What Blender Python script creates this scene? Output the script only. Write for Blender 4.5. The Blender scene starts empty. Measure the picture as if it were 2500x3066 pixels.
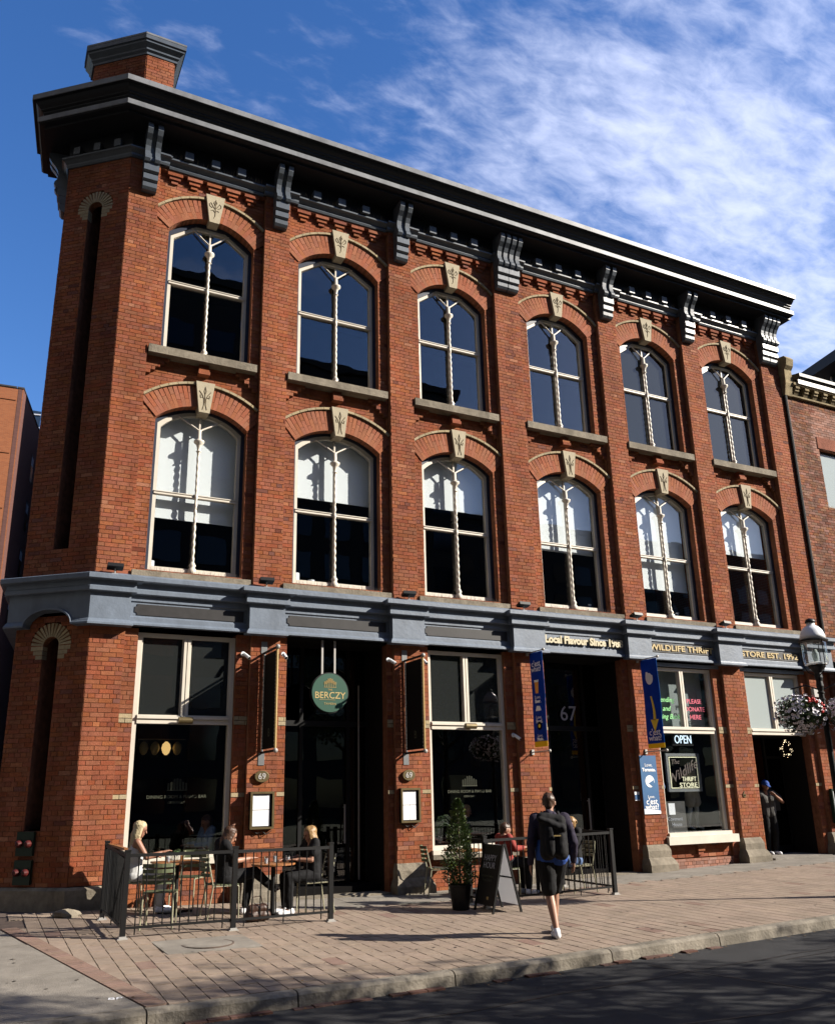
import bpy, math, random
import numpy as np
from mathutils import Vector, Matrix, noise

R = math.radians
PI = math.pi
rnd = random.Random(7)
sc = bpy.context.scene
col = sc.collection

# ------------------------------------------------------------------ camera
cam_d = bpy.data.cameras.new('camera')
cam = bpy.data.objects.new('camera', cam_d)
col.objects.link(cam)
sc.camera = cam
YAW, PITCH, ROLL = R(26.6815), R(16.708), R(-1.142)
F_ = Vector((math.sin(YAW) * math.cos(PITCH), math.cos(YAW) * math.cos(PITCH), math.sin(PITCH)))
R_ = Vector((math.cos(YAW), -math.sin(YAW), 0))
U_ = R_.cross(F_)
R2 = R_ * math.cos(ROLL) + U_ * math.sin(ROLL)
U2 = -R_ * math.sin(ROLL) + U_ * math.cos(ROLL)
CAM = Vector((-1.537, -14.843, 1.796))
cam.matrix_world = Matrix(((R2.x, U2.x, -F_.x, CAM.x), (R2.y, U2.y, -F_.y, CAM.y),
                           (R2.z, U2.z, -F_.z, CAM.z), (0, 0, 0, 1)))
cam_d.sensor_fit = 'VERTICAL'
cam_d.sensor_height = 24.0
cam_d.lens = 2552.9 / 3066 * 24.0
cam_d.shift_x = 29.96 / 3066
cam_d.shift_y = 81.06 / 3066
cam_d.clip_start = 0.1
cam_d.clip_end = 2000

# ------------------------------------------------------------------ light
SUN_EL = R(29.0)
SUN_AZ = math.atan2(0.84, -0.54)          # clockwise from +Y
SUN = Vector((math.sin(SUN_AZ) * math.cos(SUN_EL), math.cos(SUN_AZ) * math.cos(SUN_EL), math.sin(SUN_EL)))
sl = bpy.data.lights.new('sun', 'SUN')
sl.energy = 5.0
sl.angle = R(0.5)
sl.color = (1.0, 0.92, 0.80)
so = bpy.data.objects.new('sun', sl)
col.objects.link(so)
so.rotation_euler = SUN.to_track_quat('Z', 'Y').to_euler()
so.location = (20, -30, 30)

world = bpy.data.worlds.new('World')
sc.world = world
world.use_nodes = True
wn, wl = world.node_tree.nodes, world.node_tree.links
wn.clear()


def N(nt, t, **kw):
    n = nt.nodes.new(t)
    for k, v in kw.items():
        if k == 'inp':
            for kk, vv in v.items():
                n.inputs[kk].default_value = vv
        else:
            setattr(n, k, v)
    return n


def build_world():
    nt = world.node_tree
    L = nt.links.new
    out = N(nt, 'ShaderNodeOutputWorld')
    bg = N(nt, 'ShaderNodeBackground')
    bg.inputs['Strength'].default_value = 0.05
    sky = N(nt, 'ShaderNodeTexSky')
    sky.sky_type = 'NISHITA'
    sky.sun_disc = False
    sky.sun_elevation = SUN_EL
    sky.sun_rotation = SUN_AZ
    sky.altitude = 0
    sky.air_density = 1.0
    sky.dust_density = 0.3
    sky.ozone_density = 2.0
    tc = N(nt, 'ShaderNodeTexCoord')
    sep = N(nt, 'ShaderNodeSeparateXYZ')
    L(tc.outputs['Generated'], sep.inputs[0])
    zz = N(nt, 'ShaderNodeMath', operation='MAXIMUM', inp={1: 0.02})
    L(sep.outputs['Z'], zz.inputs[0])
    za = N(nt, 'ShaderNodeMath', operation='ADD', inp={1: 0.12})
    L(zz.outputs[0], za.inputs[0])
    dx = N(nt, 'ShaderNodeMath', operation='DIVIDE')
    dy = N(nt, 'ShaderNodeMath', operation='DIVIDE')
    L(sep.outputs['X'], dx.inputs[0]); L(za.outputs[0], dx.inputs[1])
    L(sep.outputs['Y'], dy.inputs[0]); L(za.outputs[0], dy.inputs[1])
    cmb = N(nt, 'ShaderNodeCombineXYZ')
    L(dx.outputs[0], cmb.inputs[0]); L(dy.outputs[0], cmb.inputs[1])
    mp = N(nt, 'ShaderNodeMapping')
    mp.inputs['Rotation'].default_value = (0, 0, R(-35))
    mp.inputs['Scale'].default_value = (0.9, 1.7, 1)
    mp.inputs['Location'].default_value = (9.1, 8.8, 0)
    L(cmb.outputs[0], mp.inputs[0])
    n1 = N(nt, 'ShaderNodeTexNoise', inp={'Scale': 1.3, 'Detail': 9.0, 'Roughness': 0.56, 'Distortion': 0.7})
    L(mp.outputs[0], n1.inputs['Vector'])
    n2 = N(nt, 'ShaderNodeTexNoise', inp={'Scale': 16.0, 'Detail': 5.0, 'Roughness': 0.6, 'Distortion': 0.3})
    L(mp.outputs[0], n2.inputs['Vector'])
    # clouds thicken towards the east
    grad = N(nt, 'ShaderNodeVectorMath', operation='DOT_PRODUCT')
    grad.inputs[1].default_value = (0.50, 0.10, 0.50)
    L(tc.outputs['Generated'], grad.inputs[0])
    gm = N(nt, 'ShaderNodeMapRange', inp={'From Min': 0.38, 'From Max': 0.72, 'To Min': -0.10, 'To Max': 0.15})
    gm.interpolation_type = 'SMOOTHSTEP'
    L(grad.outputs['Value'], gm.inputs['Value'])
    s1 = N(nt, 'ShaderNodeMath', operation='ADD')
    L(n1.outputs['Fac'], s1.inputs[0]); L(gm.outputs[0], s1.inputs[1])
    m2 = N(nt, 'ShaderNodeMath', operation='MULTIPLY_ADD', inp={1: 0.40, 2: -0.20})
    L(n2.outputs['Fac'], m2.inputs[0])
    s2 = N(nt, 'ShaderNodeMath', operation='ADD')
    L(s1.outputs[0], s2.inputs[0]); L(m2.outputs[0], s2.inputs[1])
    cov = N(nt, 'ShaderNodeMapRange', inp={'From Min': 0.46, 'From Max': 0.86, 'To Min': 0.0, 'To Max': 0.78})
    cov.interpolation_type = 'SMOOTHSTEP'
    L(s2.outputs[0], cov.inputs['Value'])
    hs = N(nt, 'ShaderNodeHueSaturation', inp={'Hue': 0.512, 'Saturation': 1.30, 'Value': 1.58})
    L(sky.outputs[0], hs.inputs['Color'])
    mix = N(nt, 'ShaderNodeMix', data_type='RGBA')
    L(cov.outputs[0], mix.inputs['Factor'])
    L(hs.outputs[0], mix.inputs[6])
    mix.inputs[7].default_value = (7.9, 8.5, 10.9, 1)
    L(mix.outputs[2], bg.inputs['Color'])
    L(bg.outputs[0], out.inputs[0])


build_world()
sc.view_settings.view_transform = 'Standard'
sc.view_settings.look = 'None'
sc.view_settings.exposure = 1.40
sc.view_settings.gamma = 1.0
sc.view_settings.use_curve_mapping = False
sc.render.engine = 'CYCLES'
sc.cycles.max_bounces = 6
sc.cycles.diffuse_bounces = 1
sc.cycles.transparent_max_bounces = 12
sc.cycles.use_adaptive_sampling = True
try:
    sc.cycles.use_denoising = True
except Exception:
    pass


# ------------------------------------------------------------------ materials
ALB = 0.49


def mat(name, color, rough=0.7, metal=0.0, var=0.0, scale=8.0, bump=0.0, bscale=60.0, isl=0.0,
        col2=None, spec=0.35, emit=None, hue=0.0, stain=0.0):
    if not emit and name not in ('white_blind', 'white_shoe', 'white_enamel', 'cream_paint', 'white_paper', 'white_petal', 'red_petal', 'whiteboard_back'):
        color = tuple(x_ * ALB for x_ in color)
        col2 = tuple(x_ * ALB for x_ in col2) if col2 else None
    elif not emit:
        color = tuple(x_ * 0.80 for x_ in color)
    m = bpy.data.materials.new(name)
    m.use_nodes = True
    nt = m.node_tree
    L = nt.links.new
    b = nt.nodes['Principled BSDF']
    b.inputs['Roughness'].default_value = rough
    b.inputs['Metallic'].default_value = metal
    b.inputs['Specular IOR Level'].default_value = spec
    c4 = tuple(color) + (1,)
    b.inputs['Base Color'].default_value = c4
    cur = None
    tc = N(nt, 'ShaderNodeNewGeometry')
    if var > 0 or col2:
        n = N(nt, 'ShaderNodeTexNoise', inp={'Scale': scale, 'Detail': 6.0, 'Roughness': 0.6})
        L(tc.outputs['Position'], n.inputs['Vector'])
        mr = N(nt, 'ShaderNodeMapRange', inp={'From Min': 0.3, 'From Max': 0.7})
        L(n.outputs['Fac'], mr.inputs['Value'])
        mx = N(nt, 'ShaderNodeMix', data_type='RGBA')
        L(mr.outputs[0], mx.inputs['Factor'])
        if col2:
            mx.inputs[6].default_value = c4
            mx.inputs[7].default_value = tuple(col2) + (1,)
        else:
            mx.inputs[6].default_value = tuple(x * (1 - var) for x in color) + (1,)
            mx.inputs[7].default_value = tuple(min(1, x * (1 + var)) for x in color) + (1,)
        cur = mx.outputs[2]
    if isl > 0:
        oi = N(nt, 'ShaderNodeObjectInfo')
        ad = N(nt, 'ShaderNodeMath', operation='ADD')
        L(tc.outputs['Random Per Island'], ad.inputs[0]); L(oi.outputs['Random'], ad.inputs[1])
        fr = N(nt, 'ShaderNodeMath', operation='FRACT')
        L(ad.outputs[0], fr.inputs[0])
        hs = N(nt, 'ShaderNodeHueSaturation')
        mv = N(nt, 'ShaderNodeMapRange', inp={'To Min': 1 - isl, 'To Max': 1 + isl})
        L(fr.outputs[0], mv.inputs['Value'])
        L(mv.outputs[0], hs.inputs['Value'])
        m7 = N(nt, 'ShaderNodeMath', operation='MULTIPLY', inp={1: 7.31})
        L(fr.outputs[0], m7.inputs[0])
        f7 = N(nt, 'ShaderNodeMath', operation='FRACT')
        L(m7.outputs[0], f7.inputs[0])
        mh = N(nt, 'ShaderNodeMapRange', inp={'To Min': 0.5 - hue, 'To Max': 0.5 + hue})
        L(f7.outputs[0], mh.inputs['Value'])
        L(mh.outputs[0], hs.inputs['Hue'])
        m3 = N(nt, 'ShaderNodeMath', operation='MULTIPLY', inp={1: 17.7})
        L(fr.outputs[0], m3.inputs[0])
        f3 = N(nt, 'ShaderNodeMath', operation='FRACT')
        L(m3.outputs[0], f3.inputs[0])
        ms = N(nt, 'ShaderNodeMapRange', inp={'To Min': 1 - isl * 0.7, 'To Max': 1 + isl * 0.35})
        L(f3.outputs[0], ms.inputs['Value'])
        L(ms.outputs[0], hs.inputs['Saturation'])
        if cur is not None:
            L(cur, hs.inputs['Color'])
        else:
            hs.inputs['Color'].default_value = c4
        cur = hs.outputs[0]
    if stain > 0:
        n = N(nt, 'ShaderNodeTexNoise', inp={'Scale': 1.7, 'Detail': 7.0, 'Roughness': 0.65, 'Distortion': 0.5})
        mpz = N(nt, 'ShaderNodeMapping')
        mpz.inputs['Scale'].default_value = (1, 1, 0.3)
        L(tc.outputs['Position'], mpz.inputs[0])
        L(mpz.outputs[0], n.inputs['Vector'])
        mr = N(nt, 'ShaderNodeMapRange', inp={'From Min': 0.38, 'From Max': 0.68, 'To Min': 1 - stain, 'To Max': 1 + stain * 0.4})
        L(n.outputs['Fac'], mr.inputs['Value'])
        hs = N(nt, 'ShaderNodeHueSaturation')
        L(mr.outputs[0], hs.inputs['Value'])
        if cur is not None:
            L(cur, hs.inputs['Color'])
        else:
            hs.inputs['Color'].default_value = c4
        cur = hs.outputs[0]
    if cur is not None:
        L(cur, b.inputs['Base Color'])
    if bump > 0:
        n = N(nt, 'ShaderNodeTexNoise', inp={'Scale': bscale, 'Detail': 5.0, 'Roughness': 0.6})
        L(tc.outputs['Position'], n.inputs['Vector'])
        bp = N(nt, 'ShaderNodeBump', inp={'Strength': bump, 'Distance': 0.02})
        L(n.outputs['Fac'], bp.inputs['Height'])
        L(bp.outputs[0], b.inputs['Normal'])
    if emit:
        b.inputs['Emission Color'].default_value = tuple(color) + (1,)
        b.inputs['Emission Strength'].default_value = emit * 0.5
    return m


def glass_mat(name, tint=(0.94, 0.96, 0.97), base=0.09, rough=0.0, haze=0.0, hazecol=(0.5, 0.52, 0.5)):
    m = bpy.data.materials.new(name)
    m.use_nodes = True
    nt = m.node_tree
    nt.nodes.clear()
    L = nt.links.new
    out = N(nt, 'ShaderNodeOutputMaterial')
    tr = N(nt, 'ShaderNodeBsdfTransparent')
    tr.inputs[0].default_value = tuple(tint) + (1,)
    gl = N(nt, 'ShaderNodeBsdfGlossy')
    gl.inputs['Roughness'].default_value = rough
    gl.inputs['Color'].default_value = (1, 1, 1, 1)
    # slightly wavy old glass
    ge = N(nt, 'ShaderNodeNewGeometry')
    nz = N(nt, 'ShaderNodeTexNoise', inp={'Scale': 1.6, 'Detail': 1.0})
    L(ge.outputs['Position'], nz.inputs['Vector'])
    bp = N(nt, 'ShaderNodeBump', inp={'Strength': 0.03, 'Distance': 0.05})
    L(nz.outputs['Fac'], bp.inputs['Height'])
    L(bp.outputs[0], gl.inputs['Normal'])
    lw = N(nt, 'ShaderNodeLayerWeight', inp={'Blend': 0.5})
    pw = N(nt, 'ShaderNodeMath', operation='POWER', inp={1: 4.0})
    L(lw.outputs['Facing'], pw.inputs[0])
    ma = N(nt, 'ShaderNodeMath', operation='MULTIPLY_ADD', inp={1: 0.9, 2: base})
    ma.use_clamp = True
    L(pw.outputs[0], ma.inputs[0])
    mx = N(nt, 'ShaderNodeMixShader')
    L(ma.outputs[0], mx.inputs[0]); L(tr.outputs[0], mx.inputs[1]); L(gl.outputs[0], mx.inputs[2])
    last = mx.outputs[0]
    if haze > 0:
        df = N(nt, 'ShaderNodeBsdfDiffuse')
        df.inputs[0].default_value = tuple(hazecol) + (1,)
        m2 = N(nt, 'ShaderNodeMixShader')
        m2.inputs[0].default_value = haze
        L(last, m2.inputs[1]); L(df.outputs[0], m2.inputs[2])
        last = m2.outputs[0]
    L(last, out.inputs[0])
    return m


M = {}
M['brick'] = mat('red_brick', (0.45, 0.145, 0.068), 0.9, var=0.14, scale=25, bump=0.5, bscale=90, isl=0.11, hue=0.006, stain=0.3, spec=0.15)
M['brick_dark'] = mat('dark_burnt_brick', (0.26, 0.085, 0.055), 0.9, var=0.2, scale=25, bump=0.5, bscale=90, isl=0.2, spec=0.15)
M['brick_orange'] = mat('orange_brick_piece', (0.50, 0.19, 0.09), 0.9, var=0.15, scale=25, bump=0.5, bscale=90, isl=0.15, spec=0.15)
M['brick_pale'] = mat('pale_painted_brick', (0.44, 0.22, 0.16), 0.9, var=0.15, scale=25, bump=0.4, isl=0.25, spec=0.15)
M['brick_arch'] = mat('arch_brick', (0.50, 0.180, 0.095), 0.9, var=0.12, scale=25, bump=0.45, bscale=90, isl=0.10, hue=0.005, stain=0.15, spec=0.15)
M['mortar'] = mat('mortar', (0.38, 0.165, 0.095), 0.95, var=0.3, scale=9, bump=0.4, stain=0.3, spec=0.1)
M['buff'] = mat('buff_brick', (0.52, 0.42, 0.26), 0.85, var=0.15, scale=20, bump=0.3, isl=0.14, spec=0.15)
M['brown_brick'] = mat('brown_brick', (0.36, 0.155, 0.092), 0.92, var=0.2, scale=20, bump=0.5, bscale=80, isl=0.32, hue=0.012, stain=0.35, spec=0.12)
M['stone'] = mat('grey_stone', (0.37, 0.32, 0.25), 0.9, var=0.2, scale=10, bump=0.6, bscale=25, stain=0.35, spec=0.15)
M['sandstone'] = mat('weathered_sandstone', (0.46, 0.37, 0.22), 0.92, var=0.3, scale=6, bump=0.6, bscale=25, stain=0.4, spec=0.1)
M['keystone'] = mat('cream_keystone', (0.62, 0.54, 0.39), 0.85, var=0.08, scale=12, bump=0.25, spec=0.2)
M['carving'] = mat('carved_recess', (0.20, 0.15, 0.09), 0.95)
M['bluegrey'] = mat('blue_grey_paint', (0.215, 0.265, 0.345), 0.5, var=0.10, scale=5, bump=0.2, bscale=16, stain=0.2, spec=0.4)
M['bluedark'] = mat('dark_blue_paint', (0.035, 0.048, 0.085), 0.45, var=0.1, scale=5, spec=0.4)
M['frieze'] = mat('cornice_paint_shaded', (0.016, 0.019, 0.026), 0.5, var=0.12, scale=4, spec=0.3)  # cornice paint darkened; the shade under the cornice is put into its colour
M['cornice'] = mat('cornice_paint', (0.13, 0.155, 0.19), 0.42, var=0.12, scale=4, bump=0.12, bscale=14, stain=0.2, spec=0.45)
M['cap_metal'] = mat('weathered_cap_metal', (0.30, 0.31, 0.33), 0.5, metal=0.1, var=0.2, scale=3, bump=0.1, stain=0.3)
M['black_panel'] = mat('black_sign_board', (0.03, 0.028, 0.03), 0.55, var=0.3, scale=6)
M['white'] = mat('cream_paint', (0.60, 0.55, 0.47), 0.5, var=0.05, scale=5, bump=0.06, stain=0.08, spec=0.4)
M['blind'] = mat('white_blind', (0.86, 0.87, 0.87), 0.8)
M['greyblind'] = mat('dusty_grey_blind', (0.13, 0.13, 0.13), 0.8, var=0.25, scale=3)
M['glass'] = glass_mat('window_glass', base=0.05)
M['shopglass'] = glass_mat('shop_glass', base=0.06)
M['darkglass'] = glass_mat('tinted_glass', tint=(0.25, 0.27, 0.28), base=0.07)
M['frost'] = glass_mat('frosted_glass', tint=(0.5, 0.55, 0.55), base=0.05, haze=0.5, hazecol=(0.5, 0.56, 0.56))
M['dusty'] = glass_mat('dusty_dark_glass', tint=(0.3, 0.32, 0.33), base=0.05, haze=0.05, hazecol=(0.25, 0.28, 0.28))
M['grey_film'] = mat('grey_window_screen', (0.40, 0.45, 0.44), 0.8, var=0.1, scale=2)
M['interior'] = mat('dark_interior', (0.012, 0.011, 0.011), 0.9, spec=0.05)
M['black'] = mat('black_metal', (0.008, 0.008, 0.009), 0.5, spec=0.25)
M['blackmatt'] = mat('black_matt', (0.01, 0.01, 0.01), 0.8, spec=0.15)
M['grey_metal'] = mat('grey_metal', (0.32, 0.33, 0.34), 0.45, metal=0.5, var=0.1)
M['zinc'] = mat('pale_zinc', (0.6, 0.58, 0.55), 0.5, metal=0.2)
M['gold'] = mat('gold_paint', (0.72, 0.53, 0.21), 0.45, spec=0.5)
M['cream_letter'] = mat('cream_lettering', (0.85, 0.75, 0.5), 0.5)
M['brass'] = mat('old_brass', (0.20, 0.15, 0.07), 0.45, metal=0.5, var=0.2)
M['paper'] = mat('white_paper', (0.82, 0.83, 0.86), 0.7)
M['green_sign'] = mat('dark_green_sign', (0.018, 0.105, 0.065), 0.5, spec=0.4)
M['navy'] = mat('navy_banner', (0.015, 0.095, 0.36), 0.7, var=0.15, scale=3)
M['yellow'] = mat('yellow_print', (0.65, 0.43, 0.04), 0.7)
M['posterblue'] = mat('blue_poster', (0.03, 0.115, 0.32), 0.5, col2=(0.05, 0.20, 0.44), scale=1.2)
M['amber'] = mat('amber_print', (0.75, 0.28, 0.05), 0.6)
M['pale_print'] = mat('pale_print', (0.6, 0.62, 0.7), 0.6)
M['paver'] = mat('paver', (0.45, 0.348, 0.272), 0.85, var=0.10, scale=12, bump=0.5, bscale=70, isl=0.055, hue=0.004, stain=0.18, spec=0.2)
M['redpaver'] = mat('red_paver', (0.36, 0.24, 0.19), 0.85, var=0.1, scale=12, bump=0.5, bscale=70, isl=0.08, hue=0.008, stain=0.15, spec=0.2)
M['paver_joint'] = mat('paver_joint', (0.14, 0.10, 0.08), 0.95, var=0.3, scale=8)
M['concrete'] = mat('concrete', (0.38, 0.345, 0.30), 0.9, var=0.12, scale=7, bump=0.5, bscale=60, stain=0.22, spec=0.15)
M['kerb'] = mat('kerb_concrete', (0.40, 0.355, 0.29), 0.9, var=0.2, scale=9, bump=0.7, bscale=28, stain=0.45, spec=0.15)
M['asphalt'] = mat('asphalt', (0.052, 0.053, 0.058), 0.85, var=0.3, scale=120, bump=0.8, bscale=220, stain=0.25, spec=0.3)
M['lawn'] = mat('dark_lawn', (0.03, 0.05, 0.015), 0.9, var=0.3, scale=4)
M['deadleaf'] = mat('dead_leaf', (0.22, 0.13, 0.05), 0.8, isl=0.4)
M['tar'] = mat('tar', (0.015, 0.015, 0.016), 0.5)
M['wood'] = mat('orange_wood', (0.42, 0.17, 0.055), 0.5, var=0.25, scale=9)
M['chairmetal'] = mat('sage_enamel', (0.42, 0.40, 0.27), 0.45, spec=0.5)
M['chairgreen'] = mat('olive_slat', (0.16, 0.185, 0.10), 0.5, var=0.1)
M['leaf'] = mat('leaf', (0.06, 0.115, 0.022), 0.55, isl=0.5, hue=0.03, spec=0.4)
M['leaf_bright'] = mat('leaf_bright', (0.13, 0.19, 0.035), 0.5, isl=0.4, hue=0.02, spec=0.4)
M['leafdark'] = mat('leaf_dark', (0.035, 0.065, 0.018), 0.55, isl=0.5, hue=0.02, spec=0.35)
M['bark'] = mat('bark', (0.09, 0.065, 0.045), 0.95, var=0.3, scale=10, bump=0.8)
M['petal'] = mat('white_petal', (0.82, 0.78, 0.84), 0.6, isl=0.08)
M['throat'] = mat('petal_throat', (0.20, 0.06, 0.22), 0.6)
M['redpetal'] = mat('red_petal', (0.65, 0.02, 0.02), 0.6, isl=0.15)
M['skin'] = mat('skin', (0.52, 0.27, 0.18), 0.5, var=0.06, scale=20, spec=0.4)
M['skin2'] = mat('skin_tan', (0.40, 0.19, 0.12), 0.5, var=0.06, scale=20, spec=0.4)
M['h_blond'] = mat('hair_blonde', (0.68, 0.56, 0.34), 0.5, var=0.25, scale=60)
M['h_dblond'] = mat('hair_dark_blonde', (0.42, 0.25, 0.10), 0.5, var=0.35, scale=60)
M['h_brown'] = mat('hair_brown', (0.085, 0.038, 0.018), 0.5, var=0.3, scale=60)
M['cloth_black'] = mat('black_cloth', (0.012, 0.012, 0.014), 0.85, var=0.2, scale=15, spec=0.2)
M['cloth_white'] = mat('white_cloth', (0.72, 0.72, 0.72), 0.85)
M['cloth_navy'] = mat('navy_cloth', (0.038, 0.030, 0.058), 0.85, var=0.2, scale=20, spec=0.2)
M['cloth_cobalt'] = mat('cobalt_cloth', (0.03, 0.11, 0.50), 0.85, var=0.15, scale=12)
M['cloth_blue'] = mat('light_blue_cloth', (0.20, 0.30, 0.55), 0.85, var=0.1)
M['cloth_grey'] = mat('grey_cloth', (0.09, 0.085, 0.08), 0.85, var=0.15)
M['denim'] = mat('denim', (0.12, 0.2, 0.40), 0.85, var=0.2)
M['shoe'] = mat('white_shoe', (0.75, 0.75, 0.78), 0.55, var=0.05)
M['shoedark'] = mat('dark_shoe', (0.06, 0.03, 0.02), 0.6)
M['mannequin'] = mat('pale_mannequin', (0.55, 0.57, 0.56), 0.4)
M['skirt'] = mat('beige_skirt', (0.45, 0.41, 0.33), 0.8, var=0.1)
M['lampwhite'] = mat('white_enamel', (0.75, 0.77, 0.8), 0.35, spec=0.5)
M['orange_brick'] = None
M['warm'] = mat('warm_lamp_glow', (1.0, 0.62, 0.22), emit=0.7)
M['tinylight'] = mat('tiny_bulb_glow', (1.0, 0.8, 0.5), emit=3.0)
M['neonwhite'] = mat('white_neon', (0.75, 0.9, 1.0), emit=1.1)
M['neongreen'] = mat('green_neon', (0.35, 0.75, 0.3), emit=0.4)
M['neonred'] = mat('red_neon', (0.75, 0.15, 0.2), emit=0.4)
M['neoncream'] = mat('cream_neon', (0.75, 0.72, 0.5), emit=0.3)
M['neonoff'] = mat('unlit_neon_tube', (0.35, 0.28, 0.25), 0.4)
M['redjacket'] = mat('red_cloth', (0.35, 0.03, 0.02), 0.8)
M['red'] = mat('red_cap', (0.11, 0.01, 0.008), 0.5)
M['deepgreen'] = mat('dark_green_enamel', (0.01, 0.035, 0.02), 0.4)
M['board'] = mat('chalkboard', (0.012, 0.012, 0.012), 0.6)
def translucent(key, k=0.5, gain=1.0):
    nt = M[key].node_tree
    pb = nt.nodes['Principled BSDF']
    t_ = N(nt, 'ShaderNodeBsdfTranslucent')
    if pb.inputs['Base Color'].is_linked:
        nt.links.new(pb.inputs['Base Color'].links[0].from_socket, t_.inputs[0])
    else:
        t_.inputs[0].default_value = pb.inputs['Base Color'].default_value
    m_ = N(nt, 'ShaderNodeMixShader')
    m_.inputs[0].default_value = k
    nt.links.new(pb.outputs[0], m_.inputs[1])
    nt.links.new(t_.outputs[0], m_.inputs[2])
    nt.links.new(m_.outputs[0], nt.nodes['Material Output'].inputs[0])


translucent('navy', 0.6)
M['banner_yellow'] = mat('yellow_banner_cloth', (0.70, 0.48, 0.05), 0.7)
translucent('banner_yellow', 0.6)
M['banner_print'] = mat('white_paper', (1.0, 1.0, 1.0), 0.7)
M['banner_amber'] = mat('white_paper', (1.0, 0.42, 0.08), 0.7)
M['banner_arrow'] = mat('white_paper', (1.0, 0.75, 0.08), 0.7)
M['boardback'] = mat('whiteboard_back', (0.62, 0.62, 0.64), 0.5)
_nt = M['boardback'].node_tree
_tr = N(_nt, 'ShaderNodeBsdfTranslucent')
_tr.inputs[0].default_value = (0.6, 0.6, 0.62, 1)
_mx = N(_nt, 'ShaderNodeMixShader')
_mx.inputs[0].default_value = 0.45
_nt.links.new(_nt.nodes['Principled BSDF'].outputs[0], _mx.inputs[1])
_nt.links.new(_tr.outputs[0], _mx.inputs[2])
_nt.links.new(_mx.outputs[0], _nt.nodes['Material Output'].inputs[0])
M['leather'] = mat('brown_leather', (0.07, 0.03, 0.018), 0.5)
M['terracotta'] = mat('pink_pot', (0.45, 0.12, 0.12), 0.7)
M['towerglass'] = mat('tower_glass', (0.02, 0.03, 0.045), 0.1, spec=0.8)
M['towerframe'] = mat('tower_cladding', (0.055, 0.05, 0.05), 0.7)
M['roofdark'] = mat('roofing', (0.05, 0.05, 0.05), 0.9)
M['redgutter'] = mat('gutter_brick', (0.16, 0.075, 0.055), 0.9, var=0.2, isl=0.25, bump=0.5)
M['clearglass'] = glass_mat('drink_glass', tint=(0.93, 0.95, 0.95), base=0.15)


def brick_tex_mat(name, c1, c2, mortar, sx=1.0):
    m = bpy.data.materials.new(name)
    m.use_nodes = True
    nt = m.node_tree
    L = nt.links.new
    b = nt.nodes['Principled BSDF']
    b.inputs['Roughness'].default_value = 0.9
    b.inputs['Specular IOR Level'].default_value = 0.15
    tc = N(nt, 'ShaderNodeNewGeometry')
    sp = N(nt, 'ShaderNodeSeparateXYZ')
    L(tc.outputs['Position'], sp.inputs[0])
    ad = N(nt, 'ShaderNodeMath', operation='ADD')
    L(sp.outputs['X'], ad.inputs[0]); L(sp.outputs['Y'], ad.inputs[1])
    cb = N(nt, 'ShaderNodeCombineXYZ')
    L(ad.outputs[0], cb.inputs[0]); L(sp.outputs['Z'], cb.inputs[1])
    bt = N(nt, 'ShaderNodeTexBrick', inp={'Scale': 1.0, 'Mortar Size': 0.006, 'Brick Width': 0.225 * sx, 'Row Height': 0.0757 * sx, 'Bias': 0.0})
    bt.inputs['Color1'].default_value = tuple(c1) + (1,)
    bt.inputs['Color2'].default_value = tuple(c2) + (1,)
    bt.inputs['Mortar'].default_value = tuple(mortar) + (1,)
    L(cb.outputs[0], bt.inputs['Vector'])
    L(bt.outputs['Color'], b.inputs['Base Color'])
    return m


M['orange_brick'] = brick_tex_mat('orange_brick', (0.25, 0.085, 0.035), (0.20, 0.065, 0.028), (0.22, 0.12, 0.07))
M['plain_brick'] = brick_tex_mat('plain_brick', (0.30, 0.09, 0.045), (0.24, 0.07, 0.035), (0.33, 0.18, 0.12))
M['shaded_orange_brick'] = brick_tex_mat('shaded_orange_brick', (0.10, 0.045, 0.038), (0.08, 0.036, 0.03), (0.1, 0.06, 0.05))  # orange brick darkened: shade on the side wall put into the colour


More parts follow.
